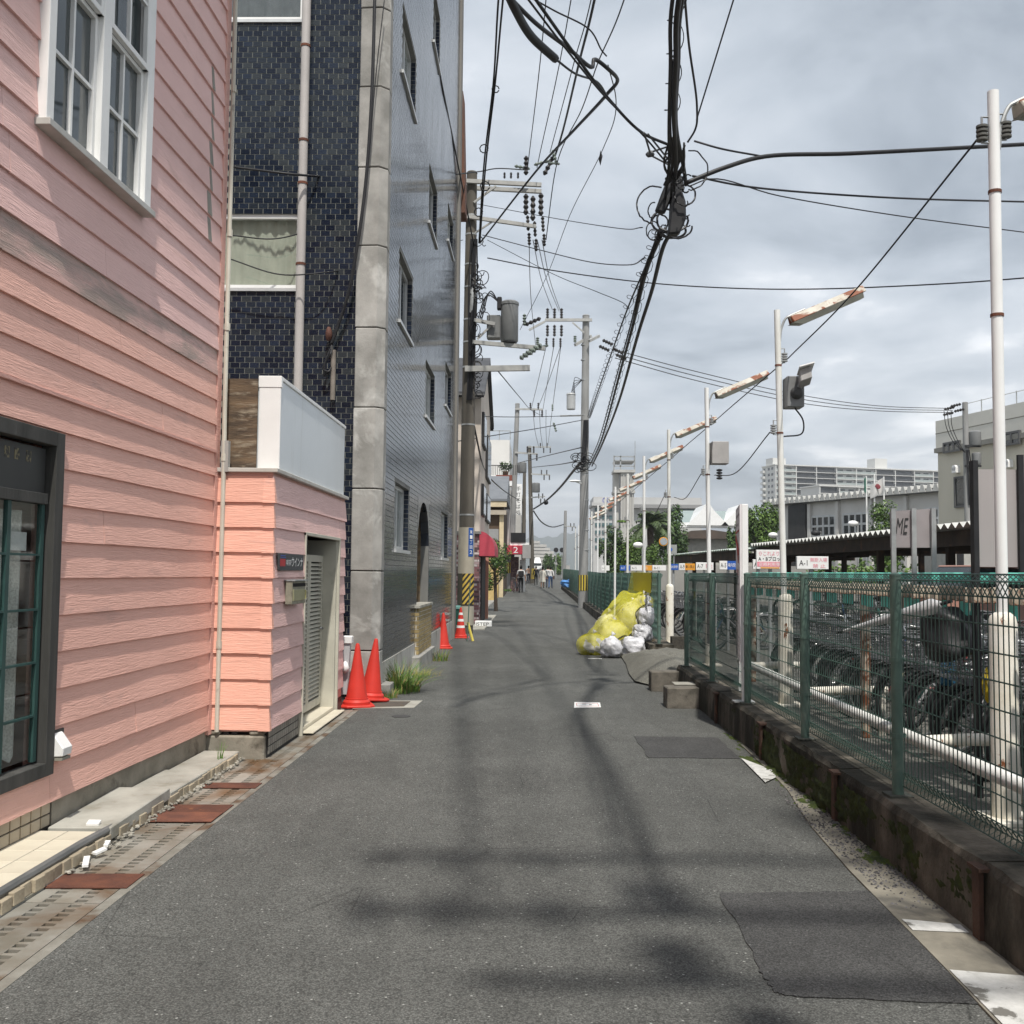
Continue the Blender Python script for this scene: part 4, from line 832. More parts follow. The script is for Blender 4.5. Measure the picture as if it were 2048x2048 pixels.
# ------------------------------------------------------------------ beige gabled house with brick ground floor
HX, HY0, HY1 = PY(960, 1000, 30)[0], 30.0, 36.3
bh = thing('gabled_house', 'beige gabled house with brick ground floor and red awning', 'house', (-4, 33, 0))
Mbei = pm('beige_siding', (.60, .53, .465), (.52, .46, .40), .8, .8, .3, 1.0, bst=(1, 1, 60), bdist=.01, rnd=0, c3=(.28, .25, .22), sc3=.5, lo3=.56, hi3=.75, st3=(1, 1, .4))
def bld_box(P0, x0, x1, y0, y1, z0, z1, mat, name, par): return MB().box(x0, y0, z0, x1, y1, z1).build(name, mat, par)
bld_box(0, -8, HX, HY0, HY1, 2.7, 6.85, Mbei, 'upper_wall', bh)
mb = MB(); mb.prism([(HX, HY0, 6.85), (HX, HY1, 6.85), (HX, (HY0+HY1)/2, 8.3)], (-6.4, 0, 0)); mb.build('gable', Mbei, bh)
Mrf = pm('dark_roof', (.075, .078, .085), (.05, .052, .058), 2, .6, .3, 1.0, bst=(1, 14, 14), bdist=.02)
ym = (HY0+HY1)/2
for s in (0, 1):
    ya = HY0-.35 if s == 0 else HY1+.35; mb = MB(); z0 = 6.85-.16
    mb.prism([(HX+.12, ya, z0), (HX+.12, ym, 8.42), (HX+.12, ym, 8.54), (HX+.12, ya, z0+.12)], (-6.6, 0, 0)); mb.build('roof', Mrf, bh)
    MB().tube([(HX+.1, ya-.04 if s == 0 else ya+.04, z0), (-6, ya-.04 if s == 0 else ya+.04, z0)], .06, 8).build('gutter', M['black'], bh)
Mbrick = pm('mottled_brick', (.3, .2, .2), None, 5, .85, rnd=.25, hue=[(.32, .15, .15), (.45, .33, .33), (.12, .06, .065), (.55, .48, .47), (.22, .10, .11), (.36, .22, .22), (.08, .05, .055)])
bld_box(0, -8, HX-.012, HY0+.012, HY1, 0, 2.7, M['grout'], 'ground_wall', bh)
mb = MB()
for r in range(38):
    z = .03+r*.07
    for k in range(-1, 10):
        x = HX-1.9+k*.205+(r % 2)*.1; a, b = max(x, HX-1.9), min(x+.195, HX)
        if b-a > .02: mb.box(a, HY0, z, b, HY0+.02, z+.06)
    for k in range(4):
        y = HY0+.021+k*.205; mb.box(HX-.02, y, z, HX, y+.195, z+.06)
o = mb.build('brickwork', Mbrick, bh); o['kind'] = 'stuff'
MB().box(-8, HY0-.06, 2.66, HX+.05, HY1, 2.74).build('string_course', flat('course_grey', (.20, .19, .18)), bh)
Mshut = pm('shutter_black', (.02, .02, .022), (.03, .03, .03), 5, .5)
for y0, y1, z0, z1 in ((30.5, 32.1, 5.35, 6.35), (33.0, 35.6, 4.6, 6.0), (30.6, 32.1, 3.25, 4.2), (33.0, 35.4, 3.2, 4.1)):
    wn = MB().box(HX-.05, y0, z0, HX+.08, y1, z1).build('shutter_box', Mshut, bh, bev=.01)
    MB().box(HX+.08, y0+.06, z0+.06, HX+.085, y1-.06, z1-.06).build('pane', M['glass'], wn)
for pz in (5.0, 3.6): MB().box(-2.05, HY0-.02, pz, -1.95, HY0, pz+.1).build('vent', M['black'], bh)
MB().box(HX-.02, 31.0, 0, HX+.03, 34.0, 2.05).build('shop_door', pm('door_dark', (.045, .04, .04)), bh); MB().box(HX+.03, 33.4, 0, HX+.12, 33.55, 2.1).build('door_post', pm('salmon_post', (.55, .27, .2)), bh)
mb = MB(); n = 10; pts = [(HX, 2.74), *[(HX+.45*math.sin(k/n*math.pi/2), 2.18+.56*math.cos(k/n*math.pi/2)) for k in range(n+1)], (HX+.45, 2.02), (HX, 2.02)]
mb.prism([(x, 29.95, z) for x, z in pts], (0, 3.0, 0)); mb.build('awning', pm('awning_red', (.47, .06, .09), (.40, .05, .075), 3, .6), bh, smooth=True)
t = thing('floor_sign', 'low white board with dark letters in front of the brick house', 'sign', (HX, 29.2, 0)); MB().box(HX-.05, 29.0, 0.01, HX+.42, 29.3, .17).build('board', M['white'], t, bev=.01); text('lettering', 'ISTEP', (HX-.02, 28.998, .04), (1, 0, 0), (0, 0, 1), .1, MBLK, t, fit=(.36, .09))
MB().box(-3, 27.5, -.02, -1.3, 36.5, .035).build('step_slab', M['slab'], bh)
# ------------------------------------------------------------------ the rest of the left side
q = lambda px, py, y: PY(px, py, y)
TY = 57.0; R_x = q(1009, 1050, TY)[0]; zz_ = lambda py, y=TY: q(990, py, y)[2]
t = thing('timber_house', 'dark timber shop with grey roof and ochre trim behind the awning', 'house', (-4, TY, 0))
MB().box(-9, TY, 0, R_x-.05, 65, zz_(1010)).build('wall', pm('dark_timber', (.10, .065, .04), (.07, .045, .03), 3, .8), t)
ze_ = zz_(1003); MB().prism([(R_x+.15, TY-.5, ze_), (R_x+.15, TY-.5, ze_+.12), (R_x+.15, 60.5, ze_+1.75), (R_x+.15, 64, ze_+.1), (R_x+.15, 64, ze_)], (-8, 0, 0)).build('roof', pm('grey_roof', (.17, .18, .195), (.14, .15, .165), 2, .6), t)
MB().box(-9, TY-.45, ze_-.32, R_x+.12, TY-.1, ze_-.02).build('fascia', pm('cream_trim', (.62, .52, .36)), t); MB().box(-9, TY-.35, ze_-.75, R_x+.1, TY-.05, ze_-.5).build('beam', pm('cream_beam', (.42, .37, .30)), t)
MB().box(R_x-.28, TY-.12, 0, R_x-.04, TY+.02, ze_-.7).build('post', pm('cream_trim_post', (.62, .51, .33)), t)
MB().box(-9, TY-.06, .0, R_x-.3, TY-.01, zz_(1085)).build('front_panel', pm('ochre', (.52, .38, .16)), t); MB().box(-9, TY-.09, zz_(1089), R_x-.3, TY-.02, zz_(1085)+.06).build('rail', pm('ochre_light', (.68, .54, .26)), t); MB().box(-9, TY-.05, zz_(1084), R_x-.32, TY-.015, zz_(1058)).build('grey_panel', flat('panel_grey', (.28, .28, .28)), t)
t = thing('white_building', 'tall white panelled building with a roof rail behind the timber shop', 'building', (-5, 75, 0)); WY = 75.0; wx1 = q(1019, 950, WY)[0]; wzt = q(1000, 879, WY)[2]; Mww = pm('white_wall', (.68, .67, .645), (.64, .63, .605), 1, .7, rnd=.02)
for k in range(4):
    for j in range(3): MB().box(wx1-(k+1)*1.6+.015, WY-.01*((k+j) % 2), j*wzt/3, wx1-k*1.6-.015, 84, (j+1)*wzt/3-.03).build('wall_panel', Mww, t)
mb = MB(); zr1 = q(1000, 861, WY)[2]
for k in range(9): mb.box(wx1-6.4+k*.8, WY-.05, wzt, wx1-6.34+k*.8, WY, zr1)
mb.box(wx1-6.4, WY-.05, zr1-.06, wx1, WY, zr1); mb.build('roof_rail', M['galv'], t)
BY = 68.0; bx1_ = q(1024, 955, BY)[0]; bx0_ = q(992, 955, BY)[0]; bz0 = q(1000, 961, BY)[2]; bz1 = q(1000, 950, BY)[2]; bz2 = q(1000, 930, BY)[2]
t = thing('balcony_planter', 'rust brown balcony box with a black rail above the grey roof', 'balcony', (bx1_, BY, bz0)); MB().box(bx0_, BY, bz0, bx1_, BY+1.2, bz1).build('box', pm('red_brown', (.22, .065, .045)), t); MB().box(bx0_-2, BY+.02, bz0-.35, bx1_, BY+1.2, bz0).build('white_ledge', M['white'], t)
mb = MB(); n = 22; [mb.box(bx0_-1+k*.12, BY, bz1, bx0_-.97+k*.12, BY+.03, bz2) for k in range(n)]; mb.box(bx0_-1, BY-.01, bz2-.05, bx1_, BY+.04, bz2); mb.build('rail', M['black'], t)
def leaf_cloud(mb, c, r, n, size, seed, m=2):
    rg = random.Random(seed)
    cl = [(rg.gauss(0, .42), rg.gauss(0, .42), rg.gauss(0, .42), rg.uniform(.25, .5)) for _ in range(22)]
    for i in range(n):
        k = cl[rg.randrange(len(cl))]; d = [rg.gauss(0, 1) for _ in range(3)]; l = math.sqrt(sum(v*v for v in d)) or 1
        f = k[3]*rg.uniform(.55, 1.0); p = [c[j]+r[j]*max(-1.05, min(1.05, k[j]+d[j]/l*f)) for j in range(3)]
        nn = np.array([d[j]/l+rg.gauss(0, .5) for j in range(3)])+np.array([0, 0, .5]); nn /= np.linalg.norm(nn)
        a = np.cross(nn, [rg.gauss(0, 1), rg.gauss(0, 1), rg.gauss(0, 1)]); a /= max(np.linalg.norm(a), 1e-6); b = np.cross(nn, a)
        s = size*rg.uniform(.6, 1.35); p = np.array(p); o = len(mb.v)
        mb.v += [tuple(p-a*s), tuple(p-b*s*.5), tuple(p+a*s), tuple(p+b*s*.5)]; mb.f.append([o, o+1, o+2, o+3]); mb.m.append(rg.randrange(m))
    return mb
LF = [pm('leaf_mid', (.075, .135, .028), (.05, .10, .02), 3, .55, rnd=.35), pm('leaf_dark', (.04, .085, .022), (.028, .06, .016), 3, .6, rnd=.35)]
LP = [pm('leaf_bright', (.12, .20, .035), (.085, .15, .028), 3, .55, rnd=.3), LF[0]]
BARK = pm('bark', (.10, .075, .055), (.06, .045, .035), 6, .9, .5, 20)
def tree(label, base, h, cr, n=1800, size=.28, seed=1, mats=None, cz=.62, name='tree', group=None):
    t = thing(name, label, 'tree', base, group); rg = random.Random(seed); mb = MB(); b = np.array(base, float); top = b+[rg.uniform(-.2, .2), 0, h*.72]
    mb.tube([b-[0, 0, .1], (b+top)/2+[rg.uniform(-.15, .15), rg.uniform(-.1, .1), 0], top], [h*.028, h*.02, h*.008], 8)
    for k in range(6):
        a = rg.uniform(0, 6.28); s = b+(top-b)*rg.uniform(.45, .9); mb.tube([s, s+np.array([cr[0]*.6*math.cos(a), cr[1]*.6*math.sin(a), h*.14])], [h*.012, h*.004], 6)
    mb.build('trunk', BARK, t, smooth=True); mb = MB(); leaf_cloud(mb, (base[0], base[1], base[2]+h*cz), cr, int(n*2.6), size*.58, seed); mb.build('crown', mats or LF, t); return t
b = q(995, 1190, 40); tree('leafy street shrub tree beside the red awning', (b[0]-.05, 40, 0), 3.0, (.55, .9, .95), 1300, .09, 3, [LP[0], LF[1]])
t = thing('pot_plant', 'leafy pot plant on the rust brown balcony', 'plant', (bx1_-.4, BY+.5, bz1)); MB().lathe([(.15, 0), (.2, .3)], (bx1_-.45, BY+.5, bz1), 12).build('pot', pm('pot', (.2, .1, .06)), t); mb = MB(); leaf_cloud(mb, (bx1_-.5, BY+.4, bz1+.55), (.5, .3, .5), 420, .07, 9); mb.build('foliage', LF, t)
t = thing('red_shop', 'shop with a red fascia sign and dark goods at its front', 'shop', (-3, 72, 0)); z_ = zr(72)
MB().box(-8, 70, 0, -1.6, 84, 7.2).build('wall', pm('shop_wall', (.42, .41, .39), (.35, .34, .33), 1, .8), t); MB().box(-2.2, 68.6, 2.75, -.75, 70, 3.35).build('fascia', pm('fascia_red', (.52, .05, .08)), t, bev=.02)
text('fascia_mark', '2', (-1.35, 68.59, 2.85), (1, 0, 0), (0, 0, 1), .3, M['white'], t, fit=(.3, .4)); MB().box(-.75, 68.6, 2.5, -.2, 70, 3.4).build('grey_box', flat('box_grey', (.36, .35, .34)), t); MB().box(-1.55, 68.7, 3.55, -.55, 68.8, 4.2).build('black_board', M['black'], t); MB().box(-1.6, 68.75, 3.35, -.3, 68.95, 3.55).build('white_edge', M['white'], t)
MB().box(-1.55, 69.6, 0, -1.0, 70.02, 2.6).build('goods_rack', pm('goods', (.06, .03, .035), (.16, .10, .09), 9, .8, lo=.45, hi=.6), t); MB().box(-.95, 69.9, .2, -.55, 70.02, 2.4).build('display', M['white'], t)
zs0, zs1 = q(1037, 1030, 74)[2], q(1037, 968, 74)[2]; xs = q(1030, 1000, 74)[0]; t = thing('vertical_sign', 'tall white vertical shop sign with black handwritten characters', 'sign', (xs, 74, zs0)); MB().box(xs, 74, zs0, xs+.5, 74.15, zs1).build('board', M['white'], t)
for k, ch in enumerate('手打そば処'): text('lettering', ch, (xs+.08, 73.995, zs1-.5-k*(zs1-zs0-.1)/5), (1, 0, 0), (0, 0, 1), .3, MBLK, t, fit=(.32, .32))
t = thing('far_shop', 'pale grey shop building beyond the red shop', 'building', (-3, 100, 0)); MB().box(-9, 88, 0, -1.1, 130, 8.0).build('wall', pm('far_wall', (.50, .49, .46), (.42, .41, .39), .5, .8), t); MB().box(-9, 87.9, 7.9, -1.0, 130.1, 8.2).build('parapet', M['concrete'], t)
for k in range(3): MB().box(-1.12, 92+k*9, 4.0, -1.06, 96+k*9, 6.0).build('window', M['glass'], t)
# ------------------------------------------------------------------ utility poles
def catmull(P, n=8):
    P = [np.array(p, float) for p in P]
    if len(P) == 2: return [P[0]+(P[1]-P[0])*k/n for k in range(n+1)]
    out = []; Q = [2*P[0]-P[1]]+P+[2*P[-1]-P[-2]]
    for i in range(1, len(Q)-2):
        a, b, c, d_ = Q[i-1:i+3]
        t0 = 0.0; t1 = t0+max(np.linalg.norm(b-a), 1e-6)**.5; t2 = t1+max(np.linalg.norm(c-b), 1e-6)**.5; t3 = t2+max(np.linalg.norm(d_-c), 1e-6)**.5
        for k in range(n):
            t = t1+(t2-t1)*k/n
            a1 = (t1-t)/(t1-t0)*a+(t-t0)/(t1-t0)*b; a2 = (t2-t)/(t2-t1)*b+(t-t1)/(t2-t1)*c; a3 = (t3-t)/(t3-t2)*c+(t-t2)/(t3-t2)*d_
            b1 = (t2-t)/(t2-t0)*a1+(t-t0)/(t2-t0)*a2; b2 = (t3-t)/(t3-t1)*a2+(t-t1)/(t3-t1)*a3
            out.append((t2-t)/(t2-t1)*b1+(t-t1)/(t2-t1)*b2)
    out.append(P[-1]); return out
def pt(it):
    if it[0] == 'z': return PG(*it[1:])
    if it[0] == 'y': return PY(*it[1:])
    return it[1:]
def wire(label, items, r=.012, n=5, mat=None, name='overhead_wire', group='overhead wires', seg=8, parent=None):
    o = MB().tube(catmull([pt(i) for i in items], seg), r, n).build(name, mat or M['wire'], parent, smooth='all')
    if parent is None: tag(o, label, 'wire' if name == 'overhead_wire' else 'cable', group)
    return o
def coil(mb, path, R, pitch, r, n=4):
    P = catmull(path, 14); pts = []; ph = 0; L = 0
    for i in range(len(P)-1):
        d = P[i+1]-P[i]; l = np.linalg.norm(d); t = d/l; a = np.cross(t, [0, 0, 1.0]); a /= max(np.linalg.norm(a), 1e-6); b = np.cross(t, a)
        k = max(2, int(l/pitch*8))
        for j in range(k):
            s = j/k; ang = 2*math.pi*(L+l*s)/pitch; pts.append(P[i]+d*s+R*(math.cos(ang)*a+(math.sin(ang)-.6)*b))
        L += l
    return mb.tube(pts, r, n)
INS = pm('porcelain', (.03, .028, .028), (.05, .045, .045), 6, .3); INSG = pm('porcelain_green', (.22, .26, .23), (.16, .19, .17), 6, .3); TRF = pm('transformer_grey', (.21, .215, .215), (.17, .175, .175), 2, .45, c3=(.12, .12, .12), sc3=2.5, lo3=.6, hi3=.75)
ARM = pm('arm_steel', (.44, .44, .42), (.34, .34, .33), 5, .6, metal=.2)
def insul(mb, p, l=.45, r=.05, d=(0, 0, -1), n=8, m=0):
    p = np.array(p, float); d = np.array(d, float)
    pts = []; rs = []
    for k in range(9): pts.append(p+d*l*k/8); rs.append(r*(.35 if k in (0, 8) else (1.0 if k % 2 else .5)))
    return mb.tube(pts, rs, n, m)
def pole(name, label, base, top, r0, r1, mat):
    t = thing(name, label, 'utility pole', base); MB().tube([base, tuple((np.array(base)+np.array(top))/2), top], [r0, (r0+r1)/2, r1], 18).build('shaft', mat, t, smooth=True)
    MB().cyl(top, (top[0], top[1], top[2]+.04), r1*1.08, r1*.9, 18).build('cap', mat, t); return t
Y1 = 26.0; b1_ = PY(930, 1262, Y1); T1 = PY(944, 347, Y1)
p1 = pole('utility_pole', 'weathered concrete pole with transformer beside the navy building', (b1_[0], Y1, -.05), (T1[0], Y1, T1[2]), .205, .135, M['poleconc'])
def P1(px, py, dy=0): return PY(px, py, Y1+dy)
def arm(par, a, b, w_=.09, h_=.10, mat=None): return MB().bar(a, b, w_, h_).build('crossarm', mat or ARM, par)
arm(p1, P1(928, 362, -.18), P1(1083, 370, -.18)); arm(p1, P1(928, 375, .18), P1(1083, 383, .18)); MB().bar(P1(948, 405, -.15), P1(992, 372, -.2), .05, .05).build('brace', ARM, p1)
arm(p1, P1(926, 432, -.2), P1(1072, 453, -.2), .08, .09); MB().bar(P1(950, 466, -.15), P1(985, 443, -.2), .04, .04).build('brace', ARM, p1)
for px, y0, l in ((1052, 388, .55), (1066, 392, .65), (1082, 386, .6)):
    mb = MB(); insul(mb, P1(px, y0, -.1), l, .075); insul(mb, P1(px+3, y0+l*78, -.1), .4, .05, (.06, 0, -1)); insul(mb, P1(px+6, y0+l*78+35, -.1), .32, .05, (.04, 0, -1)); mb.build('insulator', INS, p1, smooth=True)
for px in (1009, 1022, 1036, 1052, 1088):
    mb = MB(); q_ = P1(px, 357 if px < 1040 else 350, -.18); insul(mb, q_, .16 if px < 1040 else .5, .035 if px < 1040 else .07, (0, 0, 1) if px < 1080 else (.5, 0, 1)); mb.build('insulator', INS, p1, smooth=True)
mb = MB(); insul(mb, P1(1068, 330, -.1), .5, .05, (1, 0, .3)); insul(mb, P1(1060, 338, -.1), .4, .05, (-1, 0, .2)); insul(mb, P1(1105, 300, -.3), .35, .05, (.3, 0, -1)); insul(mb, P1(1120, 328, -.3), .3, .04, (-1, 0, .1)); mb.build('insulator', INSG, p1, smooth=True)
# transformers
tx = P1(1019, 643, -.15); tr_ = MB().lathe([(.20, 0), (.225, .03), (.225, .95), (.24, .96), (.24, 1.02), (.19, 1.06), (.05, 1.08)], (tx[0], tx[1], tx[2]-.54), 24).build('transformer', TRF, p1, smooth=True)
mb = MB(); mb.box(tx[0]-.32, tx[1]-.1, tx[2]+.30, tx[0]-.2, tx[1]+.1, tx[2]+.62); mb.build('terminal_box', M['black'], tr_, bev=.02)
MB().blob((tx[0], tx[1]-.03, tx[2]-.56), (.2, .2, .03), 14, 5, 0).build('drum_bottom', M['black'], tr_)
q_ = P1(988, 657); MB().box(q_[0]-.17, q_[1]-.15, q_[2]-.28, q_[0]+.17, q_[1]+.15, q_[2]+.32).build('switch_box', TRF, p1, bev=.02)
mb = MB(); [mb.box(q_[0]-.18, q_[1]-.14+k*.07, q_[2]-.26, q_[0]-.17, q_[1]-.12+k*.07, q_[2]+.3) for k in range(4)]; mb.build('cooling_fins', M['black'], p1)
arm(p1, P1(948, 640, -.25), P1(990, 648, -.25), .07, .09); arm(p1, P1(945, 684, -.25), P1(1090, 697, -.25), .08, .1); MB().bar(P1(955, 678, -.2), P1(985, 648, -.2), .05, .05).build('brace', ARM, p1); arm(p1, P1(930, 738, -.25), P1(1060, 736, -.25), .11, .14)
mb = MB(); [insul(mb, P1(1040+k*9, 718-k*5, -.3), .42, .075, (.75, 0, .6)) for k in range(3)]; mb.build('cutout', INSG, p1, smooth=True)
mb = MB(); insul(mb, P1(1049, 628, -.2), .3, .055); insul(mb, P1(1075, 690, -.2), .2, .05, (0, 0, 1)); insul(mb, P1(1085, 693, -.2), .15, .04, (1, 0, .2)); mb.build('insulator', INSG, p1, smooth=True); mb = MB(); insul(mb, P1(1050, 650, -.2), .4, .06, (1, 0, .45)); mb.build('insulator', INS, p1, smooth=True)
for py in (432, 470, 530, 575, 640, 685, 735, 850, 1030):
    c = P1(930+14*(1262-py)/915, py); f_ = (1262-py)/915; MB().cyl((c[0], Y1, c[2]-.02), (c[0], Y1, c[2]+.02), .212-.07*f_, n=18).build('band', M['galv'], p1)
mb = MB()
rg = random.Random(3)
for k in range(46):
    py = rg.choice([rg.uniform(480, 640), rg.uniform(530, 620), rg.uniform(640, 800)]); px = 950+rg.uniform(-2, 22 if py < 640 else 8)
    c = np.array(P1(px, py, -.25)); R = rg.uniform(.04, .17); a = rg.uniform(0, 3); st_ = rg.uniform(0, 6); ar = rg.uniform(2.5, 6.2)
    mb.tube([c+np.array([R*math.cos(st_+ar*i/9), .3*R*math.sin(a+i), R*1.15*math.sin(st_+ar*i/9)]) for i in range(10)], .012, 4)
for k in range(7):
    x_ = 942+k*2; mb.tube(catmull([P1(x_, 478, -.2), P1(x_-2+rg.uniform(-4, 4), 570, -.24), P1(x_-4, 680, -.22), P1(x_-8+rg.uniform(-3, 3), 800, -.2)], 6), .018, 5)
o = mb.build('cable_tangle', M['wire'], p1); o['kind'] = 'stuff'
mb = MB(); mb.tube(catmull([P1(944, 550, -.16), P1(944, 600, -.24), P1(942, 625, -.2)], 5), .05, 8); mb.build('cable_guard', M['galv'], p1, smooth=True)
for k in range(3): MB().tube(catmull([P1(955+k*4, 640, -.25), P1(975+k*3, 590-k*4, -.3), P1(1000-k*2, 606-k*2, -.2)], 6), .016, 5).build('jumper', M['wire'], p1)
# striped guard, wrap, blue address plate
def shell(par, name, mat, z0, z1, dr, base=(b1_[0], Y1), rr=(.205, .135), H=None, a0=0, a1=2*math.pi, n=20, m2=None):
    H = H or T1[2]; mb = MB(); r = lambda z: rr[0]+(rr[1]-rr[0])*z/H+dr; xx = lambda z: base[0]+(T1[0]-b1_[0])*z/H if par is p1 else base[0]
    for i in range(n+1):
        a = a0+(a1-a0)*i/n
        for z in (z0, z1): mb.v.append((xx(z)+r(z)*math.cos(a), base[1]+r(z)*math.sin(a), z))
    for i in range(n): mb.f.append([2*i, 2*i+2, 2*i+3, 2*i+1]); mb.m.append(0)
    return mb.build(name, mat, par, smooth='all')
def stripes(name, a, b, slope, freq, vertical=False):
    m = bpy.data.materials.new(name); m.use_nodes = True; nt = m.node_tree; N = nt.nodes; L = nt.links; bs = N['Principled BSDF']; bs.inputs['Roughness'].default_value = .6
    tc = N.new('ShaderNodeTexCoord'); sp = N.new('ShaderNodeSeparateXYZ'); L.new(tc.outputs['Object'], sp.inputs[0])
    m1 = N.new('ShaderNodeMath'); m1.operation = 'MULTIPLY_ADD'; L.new(sp.outputs[0], m1.inputs[0]); m1.inputs[1].default_value = slope
    if vertical: m1.inputs[2].default_value = 0
    else: L.new(sp.outputs[2], m1.inputs[2])
    m2 = N.new('ShaderNodeMath'); m2.operation = 'MULTIPLY'; L.new(m1.outputs[0], m2.inputs[0]); m2.inputs[1].default_value = freq
    m3 = N.new('ShaderNodeMath'); m3.operation = 'FRACT'; L.new(m2.outputs[0], m3.inputs[0]); m4 = N.new('ShaderNodeMath'); m4.operation = 'GREATER_THAN'; L.new(m3.outputs[0], m4.inputs[0]); m4.inputs[1].default_value = .5
    mx = N.new('ShaderNodeMix'); mx.data_type = 'RGBA'; L.new(m4.outputs[0], mx.inputs[0]); mx.inputs[6].default_value = (*a, 1); mx.inputs[7].default_value = (*b, 1); L.new(mx.outputs[2], bs.inputs['Base Color']); return m
YB = stripes('hazard_stripes', (.02, .02, .018), (.52, .36, .06), -1.3, 6.2); YV = stripes('hazard_bars', (.02, .02, .018), (.55, .42, .05), 1, 9.0, True)
gz = lambda py: P1(930, py)[2]
shell(p1, 'striped_guard', YB, gz(1208), gz(1147), .012, a0=-1.9, a1=.6); shell(p1, 'guard_back', pm('olive_guard', (.07, .065, .045)), gz(1208), gz(1147), .010); shell(p1, 'wrap', pm('cream_wrap', (.42, .38, .30), (.34, .31, .25), 2, .7, c3=(.16, .13, .1), sc3=3, lo3=.62, hi3=.7, st3=(1, 1, .3)), gz(1147), gz(1055), .014); shell(p1, 'base_wrap', pm('cream_wrap_low', (.40, .37, .30)), gz(1250), gz(1212), .016)
shell(p1, 'address_plate', flat('address_blue', (.02, .09, .33)), gz(1113), gz(1056), .022, a0=-1.25, a1=-.55, n=6)
a_ = -.9; rr_ = .215
for k, ch in enumerate('東一丁目2'): text('plate_text', ch, (b1_[0]+.012+.01*(k == 9)+rr_*math.cos(a_)-.04, Y1+rr_*math.sin(a_)-.035, gz(1068+k*10)), (-math.sin(a_), math.cos(a_), 0), (0, 0, 1), .1, M['white'], p1, fit=(.075, .09), depth=.004)
# second pole on the right
Y2 = 44.0; b2_ = PY(1166, 1214, Y2); T2 = PY(1172, 632, Y2); P2 = lambda px, py, dy=0: PY(px, py, Y2+dy)
p2 = pole('utility_pole', 'pale grey concrete pole on the right beside the far fence', (b2_[0], Y2, 0), (T2[0], Y2, T2[2]), .21, .15, M['poleconc2'])
arm(p2, P2(1090, 640, -.2), P2(1184, 640, -.2), .1, .12); MB().bar(P2(1145, 645, -.2), P2(1168, 665, -.2), .06, .06).build('brace', ARM, p2); MB().bar(P2(1058, 660, -.2), P2(1090, 643, -.2), .07, .09).build('crossarm', ARM, p2)
MB().bar(P2(1150, 690, -.4), P2(1182, 672, .3), .1, .12).build('crossarm', ARM, p2); MB().bar(P2(1178, 682, -.4), P2(1198, 672, .4), .1, .12).build('crossarm', ARM, p2)
for px in (1095, 1109, 1123):
    mb = MB(); insul(mb, P2(px, 637, -.2), .45, .075, (0, 0, 1)); insul(mb, P2(px, 650, -.2), .5, .075); insul(mb, P2(px-2, 676, -.2), .4, .06); mb.build('insulator', INS, p2, smooth=True)
for px, py in ((1205, 680), (1198, 692), (1225, 697), (1232, 709)): mb = MB(); insul(mb, P2(px, py, -.3), .45, .09, (1, 0, -.45)); mb.build('insulator', INS, p2, smooth=True)
mb = MB(); insul(mb, P2(1150, 685, -.4), .3, .08, (0, 0, 1)); mb.build('insulator', INSG, p2, smooth=True)
tx = P2(1142, 803, -.2); MB().lathe([(.17, 0), (.19, .02), (.19, .62), (.21, .64), (.18, .70)], (tx[0], tx[1], tx[2]-.35), 20).build('transformer', pm('trf_light', (.42, .43, .43), (.36, .37, .37), 2, .45), p2, smooth=True)
MB().bar(P2(1120, 832, -.2), P2(1165, 831, -.2), .06, .06).build('crossarm', ARM, p2); mb = MB(); insul(mb, P2(1107, 845, -.2), .4, .06, (.3, 0, -1)); insul(mb, P2(1105, 822, -.2), .3, .05, (0, 0, 1)); mb.build('cutout', INSG, p2, smooth=True)
for k in range(5): MB().tube(catmull([P2(1164, 760, -.2), P2(1150-k*2, 755+k*8, -.3), P2(1150-k, 790, -.3)], 6), .012, 4).build('jumper', M['wire'], p2)
mb = MB(); rg = random.Random(8)
for k in range(30):
    c = np.array(P2(1166+rg.uniform(-16, 16), rg.uniform(905, 942), -.25)); R = rg.uniform(.05, .25); s_ = rg.uniform(0, 6)
    mb.tube([c+np.array([R*math.cos(s_+i*.6), .2*R*math.sin(i), R*.7*math.sin(s_+i*.6)]) for i in range(9)], .016, 4)
for k in range(5): mb.tube(catmull([P2(1176-k*2, 840, -.2), P2(1176-k*2.5, 880, -.24), P2(1170-k*2, 930, -.22)], 5), .022, 5)
o = mb.build('cable_tangle', M['wire'], p2); o['kind'] = 'stuff'
shell(p2, 'striped_guard', YV, P2(1166, 1181)[2], P2(1166, 1150)[2], .012, base=(b2_[0], Y2), rr=(.21, .15), H=12.6)
for py in (690, 720, 760, 830, 905, 950, 1000, 1060, 1100): c = P2(1169, py); MB().cyl((c[0], Y2, c[2]-.02), (c[0], Y2, c[2]+.02), .213-.06*(1214-py)/584, n=16).build('band', M['galv'], p2)
mb = MB(); mb.tube(catmull([P2(1163, 967, -.2), P2(1150, 963, -.25), P2(1146, 962, -.25)], 4), .03, 6); mb.blob(P2(1150, 962, -.3), (.26, .12, .05), 10, 6, 0); mb.build('street_light', M['white'], p2, smooth=True)
